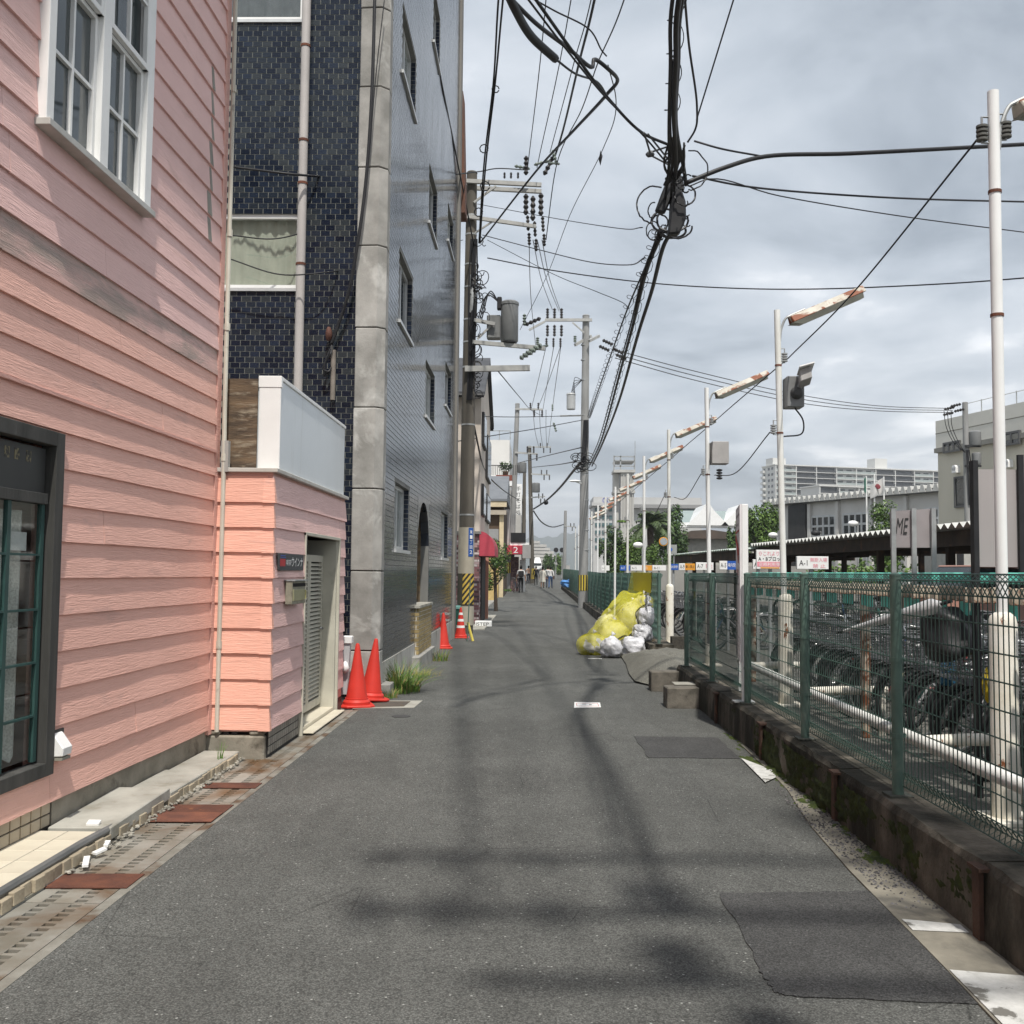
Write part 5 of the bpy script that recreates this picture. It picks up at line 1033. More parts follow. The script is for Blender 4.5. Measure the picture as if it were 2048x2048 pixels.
# far poles
def far_pole(label, px0, py0, px1, py1, y, r, mat, arms=(), trf=None, band=None):
    b = PY(px0, py0, y); t_ = PY(px1, py1, y); p = pole('utility_pole', label, (b[0], y, 0), (t_[0], y, t_[2]), r, r*.7, mat)
    for a, b_, py, dy in arms: arm(p, PY(a, py, y-.2), PY(b_, py+dy, y-.2), .1, .12)
    for a, b_, py, dy in arms:
        for k in range(4): mb = MB(); insul(mb, PY(a+(b_-a)*(.55+.14*k), py+2, y-.2), .5, .08, (0, 0, -1 if k % 2 else 1)); mb.build('insulator', INS, p, smooth=True)
    if trf: c = PY(trf[0], trf[1], y-.3); s = trf[2]*y/2050; MB().lathe([(s*.9, 0), (s, .05), (s, s*2.2), (s*.8, s*2.4)], (c[0], c[1], c[2]-s*1.1), 16).build('transformer', TRF, p, smooth=True)
    if band: MB().cyl((b[0], y, PY(px0, band[1], y)[2]), (b[0], y, PY(px0, band[0], y)[2]), r*1.06, n=14).build('striped_guard', YV, p)
    return p
far_pole('grey pole with a transformer in front of the white building', 1020, 1188, 1035, 808, 70, .22, M['poleconc2'], ((1030, 1086, 818, 1), (1030, 1075, 905, 3)), (1044, 936, 9), (1125, 1146))
far_pole('brown pole in the far street beside the dark clothed walkers', 1065, 1174, 1059, 893, 100, .25, M['poleconc'], ((1055, 1102, 894, 0), (1062, 1100, 948, 2), (1062, 1090, 995, -2)), (1072, 976, 8), (1137, 1158))
far_pole('dark slim pole right behind the brown far pole', 1047, 1178, 1049, 930, 92, .2, M['poleconc'])
far_pole('thin grey pole far off on the right side of the street', 1128, 1166, 1131, 1022, 130, .26, M['poleconc2'], ((1128, 1152, 1052, 2),))
# pole beside the viewer; its arms and wires throw the soft shadows on the road
V0 = (3.05, -.7); p0 = pole('utility_pole', 'concrete pole standing just behind the viewer, seen only by its shadow', (V0[0], V0[1], 0), (V0[0], V0[1], 13.2), .19, .12, M['poleconc'])
for z, x0, y in ((10.9, .15, -.5), (9.1, .05, -.4), (7.9, .55, -.5)): arm(p0, (x0, y, z), (3.3, y, z), .085, .09)
for z, x, s in ((9.8, 1.60, .16), (8.4, 1.42, .15), (7.3, 1.55, .13)): MB().lathe([(s, 0), (s, s*3), (s*.7, s*3.3)], (x, -.55, z-s*1.6), 18).build('transformer', TRF, p0, smooth=True)
for x in (.25, .6, 1.1): mb = MB(); insul(mb, (x, -.5, 10.9), .4, .07); insul(mb, (x-.1, -.4, 9.1), .36, .075, (0, 0, 1)); insul(mb, (x-.12, -.4, 9.1), .42, .06); mb.build('insulator', INS, p0, smooth=True)
# ------------------------------------------------------------------ wires
T = ('p',)
def A0(x, z): return ('p', x, -.5, 10.95 if z > 12 else z)
wire('thin wire from the top crossarm overhead, leftmost of the near span', [('y', 1055, 338, 26), ('y', 1092, 0, 17.6), A0(.45, 12.7)], .011)
wire('thin wire from the top crossarm overhead, second of the near span', [('y', 1074, 335, 26), ('y', 1142, 0, 17.6), A0(1.1, 12.7)], .011)
wire('thick black wire from the crossarm tip up to the picture top', [('y', 1108, 318, 26), ('y', 1122, 275, 25), ('y', 1160, 118, 20.2), ('y', 1189, 0, 17.6), A0(1.7, 12.7)], .026)
wire('thin wire running close beside the thick black overhead wire', [('y', 1100, 305, 26), ('y', 1150, 118, 20.2), ('y', 1182, 0, 17.6), A0(1.6, 12.7)], .011)
wire('rightmost thin wire of the near span, kinked below the clamp', [('y', 1092, 480, 26.5), ('y', 1112, 335, 25.5), ('y', 1165, 215, 22), ('y', 1196, 125, 19.5), ('y', 1248, 0, 17), A0(2.3, 12.7)], .013)
for k, (a, lab) in enumerate(((0, 'left one of the paired service wires rising from the navy building pole'), (9, 'right one of the paired service wires rising from the navy building pole'))):
    wire(lab, [('y', 958+a*.2, 486, 25.7), ('y', 968+a*.4, 330, 23), ('y', 987+a*.4, 165, 20), ('y', 997+a, 0, 17.3), ('p', .25+.08*k, 4.0, 8.9), A0(.6+.08*k, 9.0)], .02)
mb = MB()
for px, py, R in ((991, 178, .075), (968, 297, .09), (970, 372, .1), (957, 424, .09)):
    c = np.array(PY(px, py, 21)); mb.tube([c+np.array([R*math.cos(i*.75), .02*i*.1, R*math.sin(i*.75)]) for i in range(9)], .013, 4)
tag(mb.build('wire_loops', M['wire']), 'small curled loops hanging on the paired service wires', 'wire loops', 'overhead wires')
# crossing cables
wire('thick black cable sleeve slanting at the picture top', [('z', 1008, -30, 6.4), ('z', 1030, 18, 6.4), ('z', 1062, 72, 6.45), ('z', 1111, 118, 6.5)], .040, 8, name='cable')
wire('cable running on from the sleeve to the street junction', [('z', 1111, 118, 6.5), ('z', 1150, 147, 6.6), ('z', 1196, 165, 6.8), ('z', 1213, 190, 6.85)], .012, name='cable')
wire('zigzag black cable bent back towards the navy building pole', [('z', 1000, -25, 6.7), ('z', 1070, 45, 6.75), ('z', 1135, 95, 6.85), ('z', 1185, 134, 6.9), ('z', 1188, 119, 7.0), ('z', 1222, 143, 7.0), ('z', 1235, 160, 7.05), ('z', 1216, 186, 7.2), ('y', 1150, 258, 15), ('y', 1070, 345, 20), ('y', 960, 486, 25.7)], .022, 6, name='cable')
wire('upper straight cable from the top left to the black cable bundle', [('z', 1062, -15, 6.6), ('z', 1140, 95, 6.6), ('z', 1213, 192, 6.55), ('z', 1284, 265, 6.4), ('z', 1338, 290, 6.35)], .017, name='cable')
wire('lower straight cable from the top left to the black cable bundle', [('z', 1050, -10, 6.55), ('z', 1130, 95, 6.55), ('z', 1211, 194, 6.5), ('z', 1286, 270, 6.35), ('z', 1345, 340, 6.2)], .011, name='cable')
wire('wavy thin wire to the clamp near the picture top', [('z', 1060, -6, 7.2), ('z', 1110, 22, 7.2), ('z', 1178, 58, 7.2), ('z', 1203, 100, 7.2), ('z', 1213, 112, 7.2)], .009)
wire('very thin guy wire with a dark diamond weight', [('z', 1216, 130, 7.2), ('z', 1232, 200, 7.3), ('y', 1205, 300, 16), ('y', 1140, 430, 20), ('y', 1090, 560, 24), ('y', 1040, 660, 25.8)], .007)
c = np.array(PY(1201, 316, 16.3)); mb = MB(); mb.add([c+[0, 0, .13], c+[.035, 0, .03], c+[.0, 0, -.13], c+[-.03, 0, -.03], c+[0, .02, 0], c+[0, -.02, 0]], [(0, 1, 5), (1, 2, 5), (2, 3, 5), (3, 0, 5), (1, 0, 4), (2, 1, 4), (3, 2, 4), (0, 3, 4)]); tag(mb.build('wire_weight', M['black']), 'dark diamond shaped weight hanging on the thin guy wire', 'weight')
# the black bundle
bun = thing('cable_bundle', 'heavy black bundle of telephone cables running overhead to the grey pole', 'cable bundle', PG(1345, 400, 5.9))
def wb(items, r, n=6, name='cable', mat=None, seg=8): return wire('', items, r, n, mat, name, seg=seg, parent=bun)
wb([('p', 1.25, 1.0, 6.6), ('p', 1.2, 4.5, 6.2), ('z', 1358, 0, 6.05), ('z', 1352, 130, 6.0), ('z', 1348, 230, 5.98), ('z', 1352, 320, 5.95), ('z', 1348, 380, 5.9)], .024, 8)
wb([('p', 1.10, 1.0, 6.6), ('p', 1.08, 4.5, 6.2), ('z', 1345, 0, 6.05), ('z', 1341, 130, 6.0), ('z', 1338, 260, 5.98), ('z', 1338, 330, 5.95), ('z', 1330, 400, 5.9)], .017)
wb([('p', 1.32, 1.0, 6.65), ('p', 1.27, 4.5, 6.25), ('z', 1364, 0, 6.1), ('z', 1356, 130, 6.02), ('z', 1352, 250, 6.0), ('z', 1368, 340, 5.95), ('z', 1372, 370, 5.9)], .021)
wb([('z', 1370, 0, 6.3), ('z', 1378, 90, 6.3), ('z', 1394, 215, 6.25), ('z', 1390, 260, 6.2), ('z', 1375, 285, 6.1)], .011)
wb([('z', 1345, 120, 6.1), ('z', 1340, 240, 6.0), ('z', 1344, 330, 5.95), ('z', 1338, 470, 5.9)], .014)
mb = MB(); coil(mb, [PG(1362, 0, 6.12), PG(1354, 130, 6.05), PG(1350, 250, 6.02)], .045, .55, .005); coil(mb, [PG(1348, 10, 6.1), PG(1344, 130, 6.05), PG(1338, 250, 6.0)], .05, .5, .005); mb.build('spiral_hanger', M['wire'], bun)
s1 = [('z', 1320, 455, 5.9), ('z', 1304, 500, 5.9), ('z', 1288, 540, 5.9), ('z', 1258, 610, 5.9), ('z', 1228, 692, 5.95), ('z', 1190, 800, 6.5), ('y', 1178, 836, 43.8)]
s2 = [('z', 1325, 465, 5.9), ('z', 1296, 533, 5.85), ('z', 1267, 647, 5.8), ('z', 1245, 727, 5.8), ('z', 1202, 882, 5.9), ('y', 1180, 930, 43.7)]
s3 = [('z', 1342, 465, 5.9), ('z', 1328, 490, 5.9), ('z', 1304, 580, 5.85), ('z', 1278, 662, 5.8), ('z', 1239, 799, 5.8), ('z', 1206, 885, 5.9), ('y', 1184, 932, 43.7)]
wb(s1, .014); wb(s2, .026); wb([(*i[:1], i[1]-5, i[2], i[3]) for i in s2], .014); wb(s3, .03)
mb = MB(); coil(mb, [pt(i) for i in s1], .07, .62, .005); coil(mb, [pt(i) for i in s2], .08, .7, .005); mb.build('spiral_hanger', M['wire'], bun)
def closure(pts, dy, th):
    y_ = PG(1345, 400, 5.9)[1]+dy; MB().prism([PY(px, py, y_) for px, py in pts], (0, th, 0)).build('splice_closure', M['black'], bun, bev=.02)
closure([(1337, 352), (1352, 354), (1346, 392), (1330, 426), (1310, 421), (1322, 388)], -.04, .09)
closure([(1346, 384), (1362, 372), (1372, 402), (1373, 436), (1360, 466), (1336, 468), (1341, 428)], -.10, .13)
closure([(1342, 342), (1364, 348), (1371, 378), (1356, 384), (1343, 370)], -.02, .1)
mb = MB(); rg = random.Random(12)
def ring(px, py, R, ex=1.0, a0=0, a1=6.4, r=.011):
    c = np.array(PG(px, py, 5.9)); mb.tube([c+np.array([R*math.cos(a0+(a1-a0)*i/20), rg.uniform(-.02, .02), ex*R*math.sin(a0+(a1-a0)*i/20)]) for i in range(21)], r, 5)
ring(1310, 410, .215, 1.05, 1.2, 4.6, .010); ring(1335, 442, .20, .75, 0, 6.4, .014); ring(1345, 440, .19, .8, 2.6, 6.6, .014); ring(1320, 445, .1, 1.0); ring(1378, 340, .2, 1.1, -1.6, 1.6, .008); ring(1370, 390, .12, 1); ring(1345, 462, .17, .5, 2.8, 6.6, .016); ring(1352, 455, .2, .7, 3.0, 6.4, .012)
for k in range(20):
    px, py = rg.choice([(rg.gauss(1322, 10), rg.uniform(420, 470)), (rg.gauss(1355, 12), rg.uniform(300, 360)), (rg.gauss(1366, 10), rg.uniform(360, 470))]); ring(px, py, rg.uniform(.03, .09), rg.uniform(.6, 1.4), rg.uniform(0, 3), rg.uniform(4, 8), .008)
for k in range(10): mb.tube(catmull([PG(1345+rg.uniform(-12, 25), rg.uniform(270, 300), 5.98), PG(1345+rg.uniform(-18, 26), 330, 5.95), PG(1342+rg.uniform(-16, 16), 370, 5.9)], 5), .012, 5)
o = mb.build('cable_tangle', M['wire'], bun); o['kind'] = 'stuff'
mb = MB()
for a, b in (((1288, 265), (1300, 305)), ((1300, 305), (1340, 292)), ((1300, 310), (1338, 330)), ((1296, 268), (1336, 318))): mb.tube(catmull([PG(*a, 6.2), PG(*b, 6.1)], 4), .011, 5)
c = PG(1300, 308, 6.15); mb.blob(c, (.05, .04, .035), 8, 6, .2); mb.build('clamp', M['wiregrey'], bun)
cl = PG(1372, 366, 5.9)[1]
wire('thick black cable from the bundle to the right picture edge', [('y', 1372, 366, cl), ('y', 1450, 335, cl+.1), ('y', 1530, 313, cl+.3), ('y', 1700, 307, cl+.6), ('y', 2060, 288, cl+1.2), ('y', 2400, 268, cl+2)], .026, 8, name='cable')
wire('cable joining the thick right hand cable from above', [('y', 1388, 282, cl), ('y', 1440, 297, cl), ('y', 1520, 312, cl+.28)], .012, name='cable')
wire('twisted thin cable from the bundle, below the thick right cable', [('y', 1385, 352, cl), ('y', 1500, 374, cl+.5), ('y', 1750, 394, cl+1), ('y', 2060, 404, cl+2), ('y', 2400, 410, cl+3)], .013, name='cable')
wire('thinnest sagging cable from the bundle to the right picture edge', [('y', 1380, 372, cl), ('y', 1420, 358, cl), ('y', 1560, 392, cl+1), ('y', 1800, 432, cl+2), ('y', 2060, 466, cl+3)], .008, name='cable')
wire('thin wire rising right of the bundle to the picture top', [('z', 1393, 240, 6.25), ('z', 1430, 120, 6.6), ('z', 1470, -10, 7.0)], .008)
wire('long thin wire from the navy building pole across to the right', [('y', 975, 516, 25.8), ('y', 1100, 540, 25), ('y', 1300, 566, 24), ('y', 1480, 577, 23), ('y', 1640, 578, 22), ('y', 1900, 567, 20), ('y', 2100, 552, 18)], .015)
wire('thin sagging wire from the navy building pole to the cable bundle', [('y', 965, 470, 25.8), ('y', 1080, 500, 24), ('y', 1180, 524, 21), ('y', 1255, 530, 18), ('z', 1290, 515, 5.9)], .011)
wire('faint upper wire from the navy building pole to the bundle', [('y', 955, 408, 25.8), ('y', 1100, 435, 22), ('y', 1240, 457, 17), ('z', 1285, 455, 5.9)], .008)
wire('thin wire sloping down right from the pole to the spiral strand', [('y', 975, 480, 25.8), ('y', 1100, 545, 24), ('y', 1190, 582, 21), ('y', 1245, 605, 18.5), ('z', 1256, 618, 5.9)], .008)
for k, lab in enumerate(('upper', 'middle', 'lower')):
    wire('faint wire from the grey pole to the distant right pole, '+lab+' of three', [('y', 1230, 700+k*8, 44), ('y', 1380, 740+k*9, 47), ('y', 1600, 790+k*8, 53), ('y', 1760, 812+k*5, 58), ('y', 1905, 817+k*4, 62)], .022, mat=M['wiregrey'])
# across the navy facade
wire('black wire crossing the navy facade to the top crossarm', [('p', -3.75, 12.2, 6.47), ('y', 600, 350, 12.25), ('y', 760, 356, 15), ('y', 880, 352, 22), ('y', 960, 343, 25), ('y', 1000, 337, 26), ('y', 1052, 340, 26)], .016)
wire('thin wire dipping across the sage curtain window', [('p', -3.75, 12.2, 5.62), ('y', 545, 478, 12.25), ('y', 620, 462, 12.6), ('y', 760, 430, 16), ('y', 890, 395, 22), ('y', 928, 392, 25.8)], .009)
wire('thin wire below the curtain window towards the pole', [('p', -3.75, 12.2, 5.33), ('y', 560, 549, 12.25), ('y', 650, 545, 12.3), ('y', 720, 532, 13.5), ('y', 860, 495, 19), ('y', 926, 480, 25.8)], .009)
wire('heavy black drop cable down the concrete pillar', [('y', 750, -20, 12.3), ('y', 744, 180, 12.3), ('y', 733, 350, 12.3), ('y', 718, 470, 12.3), ('y', 698, 580, 12.35), ('y', 680, 640, 12.4), ('y', 662, 690, 12.42)], .022, 6, name='cable')
wire('thin cable beside the heavy drop cable on the pillar', [('y', 770, -10, 12.25), ('y', 752, 150, 12.25), ('y', 735, 350, 12.28), ('y', 716, 480, 12.3), ('y', 700, 560, 12.35)], .007, name='cable')
mb = MB()
for k in range(4): mb.tube(catmull([PY(664, 690+k*4, 12.41), PY(652-k*2, 720+k*6, 12.38), PY(648+k*3, 752-k*3, 12.4), PY(662, 735, 12.42)], 6), .012, 5)
tag(mb.build('cable_slack', M['wire'], smooth='all'), 'slack cable loops hanging on the navy front wall', 'cable', 'overhead wires')
wire('black wire sloping down the navy street facade to the pole', [('y', 848, -20, 17), ('y', 880, 150, 19), ('y', 905, 275, 22), ('y', 930, 400, 24.5), ('y', 948, 492, 25.8)], .018)
# spans beyond the first pole
for k, (a, b) in enumerate((((1058, 478), (1071, 690)), ((1066, 480), (1105, 620)), ((1075, 482), (1118, 622)), ((1084, 480), (1122, 625)))):
    wire('thin wire from hanging insulators to the next crossarm, number '+('one', 'two', 'three', 'four')[k]+' from the left', [('y', *a, 26), ('y', (a[0]+b[0])/2-3, (a[1]+b[1])/2+8, 34), ('y', *b, 43.8)], .012, mat=M['wiregrey'])
for k, (a, b) in enumerate((((1094, 685), (1062, 820)), ((1108, 690), (1086, 818)), ((1122, 690), (1075, 818)), ((1122, 690), (1096, 890)))):
    wire('thin crossing wire beyond the grey pole, number '+('one', 'two', 'three', 'four')[k]+' from the left', [('y', *a, 44), ('y', (a[0]+b[0])/2-2, (a[1]+b[1])/2+10, 57), ('y', *b, 70 if k < 3 else 100)], .016, mat=M['wiregrey'])
for k in range(3): wire('distant thin wire hanging near the brown pole, number '+('one', 'two', 'three')[k]+' from the left', [('y', 1066+k*13, 820, 70), ('y', 1070+k*11, 862, 84), ('y', 1078+k*8, 896, 100)], .02, mat=M['wiregrey'])
wire('black cable from the navy building pole down to the grey far pole', [('y', 948, 850, 26), ('y', 956, 890, 28), ('y', 967, 935, 32), ('y', 1000, 975, 46), ('y', 1037, 1000, 69)], .026, 6, name='cable')
wire('thick black cable with a ball from the brown pole to the grey pole', [('y', 1067, 1018, 99), ('y', 1090, 1003, 84), ('y', 1120, 975, 64), ('y', 1150, 938, 50), ('y', 1163, 925, 44)], .07, 6, name='cable')
c = PY(1092, 1005, 84); tag(MB().blob(c, (.2, .2, .2), 12, 8, .05).build('cable_ball', M['black'], smooth='all'), 'round black splice ball on the far thick cable', 'splice ball')
wire('drooping black cable between the brown pole and the thin far pole', [('y', 1067, 1022, 99), ('y', 1082, 1043, 106), ('y', 1105, 1054, 118), ('y', 1127, 1049, 129)], .07, 6, name='cable')
wire('straight wire from the beige house across to the grey pole top arm', [('y', 912, 831, 29.9), ('y', 1030, 834, 36), ('y', 1165, 831, 43.8)], .014)
wire('wire rising from the beige house to the grey pole', [('y', 906, 884, 26.5), ('y', 980, 872, 32), ('y', 1080, 856, 38), ('y', 1165, 840, 43.8)], .016)
wire('long wire from the far transformer pole up to the grey pole', [('y', 1040, 925, 69), ('y', 1100, 910, 56), ('y', 1163, 895, 43.8)], .024)
wire('guy wire from the lowest crossarm down to the far street', [('y', 996, 742, 25.8), ('y', 1040, 795, 40), ('y', 1065, 822, 60), ('y', 1085, 832, 69)], .016)
wire('twisted wire with slack loops from the far pole to the grey pole', [('y', 1060, 935, 99), ('y', 1110, 930, 70), ('y', 1152, 923, 44.2)], .03)
# ------------------------------------------------------------------ green wire fences
FX, FZ0, FZ1 = 2.07, .385, 1.56
def fence(name, label, x, posts, z0, z1, dense=.05, wr=.0031, zf=None, thin_from=999):
    t = thing(name, label, 'fence', (x, posts[0], z0)); zf = zf or (lambda y: 0)
    for y in posts:
        dz = zf(y); mb = MB(); mb.cyl((x-.035, y, z0-.055+dz), (x-.035, y, z1+dz-.01), .031, n=14); po = mb.build('post', M['green'], t, smooth=True)
        if y < 20:
            MB().box(x-.10, y-.07, z0-.052+dz, x+.03, y+.07, z0-.042+dz).build('base_plate', pm('plate_dark', (.05, .055, .045), (.08, .085, .07), 20, .7) if 'plate_dark' not in bpy.data.materials else bpy.data.materials['plate_dark'], po)
            for z in (z0+.28, z0+.70): MB().cyl((x-.035, y, z-.012), (x-.035, y, z+.012), .036, n=12).box(x-.035, y-.012, z-.01, x+.012, y+.012, z+.01).build('clamp', M['green'], po)
            MB().lathe([(.033, 0), (.033, .012), (.012, .022)], (x-.035, y, z1-.012+dz), 12).build('cap', M['green'], po)
    for y0, y1 in zip(posts[:-1], posts[1:]):
        mb = MB(); d0, d1 = zf(y0), zf(y1); a, b = y0+.012, y1-.012; n = int((b-a)/dense); nn = 4
        rr = wr*(1.0 if y0 < 20 else 1.25)
        for k in range(n+1):
            y = a+(b-a)*k/n; dz = d0+(d1-d0)*(y-y0)/(y1-y0)
            if y0 < 20:
                pts = [(x+.0, y, z0+.075+dz), (x+.03, y, z0+.03+dz), (x-.012, y, z0+.004+dz), (x, y, z0+.075+dz), (x, y, z1-.10+dz), (x+.035, y, z1-.03+dz), (x+.0, y, z1+.002+dz), (x-.035, y, z1-.03+dz), (x, y, z1-.10+dz)]
            else: pts = [(x, y, z0+dz), (x, y, z1+dz)]
            mb.tube(pts, rr, nn, cap=False)
        hz = [z0+.004, z0+.03, z0+.075]+[z0+.075+(z1-.175-z0)*k/8 for k in range(1, 9)]
        ho = [-.012, .03, .004]+[.004]*8
        for z, o_ in list(zip(hz, ho))+[(z1-.03, .035), (z1+.002, 0), (z1-.03, -.035)]: mb.tube([(x+o_, a, z+d0), (x+o_, b, z+d1)], rr*1.25, nn, cap=False)
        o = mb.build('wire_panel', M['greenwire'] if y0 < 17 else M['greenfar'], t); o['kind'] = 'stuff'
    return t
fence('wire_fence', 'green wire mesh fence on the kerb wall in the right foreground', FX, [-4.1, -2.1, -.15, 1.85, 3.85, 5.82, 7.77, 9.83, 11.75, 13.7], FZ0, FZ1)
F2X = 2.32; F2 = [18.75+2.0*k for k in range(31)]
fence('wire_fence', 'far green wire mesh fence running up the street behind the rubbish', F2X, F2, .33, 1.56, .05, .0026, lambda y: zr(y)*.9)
t = thing('kerb_wall', 'low concrete kerb wall under the far fence', 'kerb wall', (2.3, 40, 0))
for k in range(30): y = 18.7+k*2.0; MB().box(2.12, y+.012, -.1, 2.55, y+1.988, .27+zr(y)*.9).build('concrete_section', M['kerb'], t)
tag(MB().cyl((2.16, 27.3, 0), (2.16, 27.3, 2.15), .03, n=10).build('white_stake', M['white'], smooth=True), 'short white post standing against the far fence', 'post')
# green netting sheet behind far fence
# ------------------------------------------------------------------ lamp posts
LX = 2.93
def lampfix(t, x, y, z, L_=.98, up=.43, dy=.12):
    d = np.array([L_*math.cos(up), dy, L_*math.sin(up)]); d /= np.linalg.norm(d); s = np.array([x+.16, y, z-.13]); e = s+d*L_
    up_ = np.cross(np.cross(d, [0, 0, 1.0]), d); sd_ = np.cross(d, up_); up_ /= np.linalg.norm(up_); sd_ /= np.linalg.norm(sd_)
    mb = MB(); q = []
    for p in (s, e):
        for a, b in ((-.085, -.03), (.085, -.03), (.05, .055), (-.05, .055)): q.append(p+sd_*a+up_*b)
    mb.add(q, [(0, 1, 2, 3), (7, 6, 5, 4), (0, 4, 5, 1), (1, 5, 6, 2), (2, 6, 7, 3), (3, 7, 4, 0)])
    mb.build('lamp_housing', M['rustlamp'], t, bev=.008)
    mb = MB(); q = []
    for p in (s-d*.02, s+d*.1, e-d*.05):
        k = .3 if p is not None and np.allclose(p, s-d*.02) else 1
        for a, b in ((-.08, -.03), (.08, -.03), (.055*k, -.03-.06*k), (-.055*k, -.03-.06*k)): q.append(p+sd_*a+up_*b)
    mb.add(q, [(0, 1, 2, 3), (11, 10, 9, 8)]+[(i*4+j, i*4+4+j, i*4+4+(j+1) % 4, i*4+(j+1) % 4) for i in range(2) for j in range(4)])
    mb.build('diffuser', pm('grey_diffuser', (.27, .27, .23), (.20, .20, .17), 5, .35) if 'grey_diffuser' not in bpy.data.materials else bpy.data.materials['grey_diffuser'], t)
    MB().tube(catmull([(x+.03, y, z-.38), (x+.05, y, z-.22), (x+.10, y, z-.10), tuple(s+up_*.06), tuple(s+d*.22+up_*.065)], 5), .014, 8).build('bracket_arm', M['galv'], t, smooth=True)
def lamp_post(i, y, label, lean=0.0, box=None):
    x = LX; z = 4.67; t = thing('lamp_post', label, 'lamp post', (x, y, .05), 'white lamp posts along the bicycle park')
    tp = (x+lean*-4.6, y, z)
    MB().tube([(x, y, .1), tp], .036, 14).build('pole', M['white'] if i % 2 == 0 else M['white_dirty'], t, smooth=True)
    MB().lathe([(.085, 0), (.085, 1.20), (.075, 1.245), (.045, 1.27), (.0, 1.272)], (x-.004*i*0, y, .06), 20).build('sleeve', M['rusty_white'], t, smooth=True)
    MB().box(x-.17, y-.17, .045, x+.17, y+.17, .075).build('base_plate', M['rusty_white'], t, bev=.004)
    if y < 60: lampfix(t, tp[0], y, z)
    for zz, sx in ((4.36, 1), (4.34, -1)) if i == 0 else ((4.05, 1), (3.2, -1)):
        xc = x-lean*zz+sx*.075; mb = MB()
        for k in range(4): mb.lathe([(.016, 0), (.036, .006), (.036, .020), (.016, .026)], (xc, y, zz+k*.028), 12)
        mb.build('spool_insulator', M['galv'] if i else pm('spool', (.12, .12, .11)), t, smooth=True)
        MB().tube([(x-lean*zz, y, zz-.01), (xc, y, zz-.01), (xc, y, zz+.16), (x-lean*zz, y, zz+.16)], .008, 6).build('insulator_bracket', M['galv'], t)
    for zz in (4.0, 3.2): MB().cyl((x-lean*zz, y, zz), (x-lean*zz, y, zz+.02), .041, n=12).build('band', M['rust'], t)
    return t, x
LY = [6.49, 12.0, 17.1, 22.15, 27.2, 32.1, 37.0, 42.0, 47.0, 52.0, 57.0, 62.0, 67.0, 72.0]
nn_ = ['nearest, tallest white lamp post at the right edge', 'white lamp post carrying the surveillance camera box', 'white lamp post carrying the plain grey meter box', 'white lamp post at the fence opening by the rubbish', 'fifth white lamp post from the right edge', 'sixth white lamp post from the right edge', 'seventh white lamp post from the right edge', 'eighth white lamp post from the right edge', 'ninth white lamp post from the right edge', 'tenth white lamp post from the right edge', 'eleventh white lamp post from the right edge', 'twelfth white lamp post from the right edge', 'thirteenth white lamp post from the right edge', 'farthest white lamp post up the street']
lean = [0.0, .018, .012, .006, 0.004]+[0]*9
for i, y in enumerate(LY): lamp_post(i, y, nn_[i], lean[i])
# surveillance camera box
lx2 = LX-.018*3.6
t = thing('camera_box', 'grey surveillance camera and control box on the second lamp post', 'camera', (lx2+.15, 12, 3.6))
MB().box(lx2+.06, 11.86, 3.50, lx2+.26, 12.08, 3.86).build('box', TRF, t, bev=.008); MB().lathe([(.075, 0), (.07, .04), (.04, .08), (.0, .085)], (0, 0, 0), 16).build('dome', pm('dark_dome', (.07, .07, .07)), t, smooth=True).matrix_parent_inverse = Matrix.Translation(-Vector(t.location)) @ Matrix.Translation((lx2+.17, 11.86, 3.66)) @ Matrix.Rotation(math.radians(90), 4, 'X')
mb = MB(); mb.obox((lx2+.23, 11.72, 3.82), (.06, -.02, .02), (.02, .12, -.02), (0, .02, .075)); mb.build('camera_body', pm('cam_grey', (.36, .35, .34)), t, bev=.01); MB().obox((lx2+.235, 11.71, 3.915), (.08, -.02, .02), (.025, .16, -.02), (0, .001, .007)).build('sun_hood', M['white'], t); MB().tube([(lx2+.19, 11.85, 3.70), (lx2+.2, 11.78, 3.75)], .03, 8).build('joint', M['galv'], t)
MB().tube(catmull([(lx2+.17, 11.95, 3.5), (lx2+.26, 11.93, 3.35), (lx2+.25, 11.95, 3.2), (lx2+.05, 12, 3.17)], 6), .010, 6).build('lead', M['wire'], t)
lx3 = LX-.012*3.5; t = thing('meter_box', 'plain grey meter box on the third lamp post', 'meter box', (lx3+.2, 17.1, 3.4)); MB().box(lx3+.05, 16.95, 3.38, lx3+.33, 17.2, 3.75).build('box', pm('meter_grey', (.40, .385, .375)), t, bev=.008); mb = MB(); [mb.lathe([(.02, 0), (.05, .01), (.05, .03), (.02, .04)], (lx3+.18, 17.0, 3.12+k*.045), 10) for k in range(4)]; mb.build('insulator', M['black'], t, smooth=True)
for i in range(8):
    y0, y1 = LY[i], LY[i+1]; x0, x1 = LX-lean[i]*4, LX-lean[i+1]*4
    za, zb_ = (4.36, 4.1) if i == 0 else (4.1, 4.1)
    wire('dark supply wire between lamp posts, span '+('one', 'two', 'three', 'four', 'five', 'six', 'seven', 'eight')[i]+' from the right', [('p', x0-.1 if i == 0 else x0+.12, y0, za), ('p', (x0+x1)/2, (y0+y1)/2, (za+zb_)/2-.1), ('p', x1+.12, y1, zb_)], .0075, group='lamp post wires')
    if 0 < i < 4: wire('lower supply wire between lamp posts, span '+('', 'two', 'three', 'four')[i]+' from the right', [('p', x0-.1, y0, 3.22), ('p', (x0+x1)/2, (y0+y1)/2, 3.0), ('p', x1+.12, y1, 3.2)], .0075, group='lamp post wires')
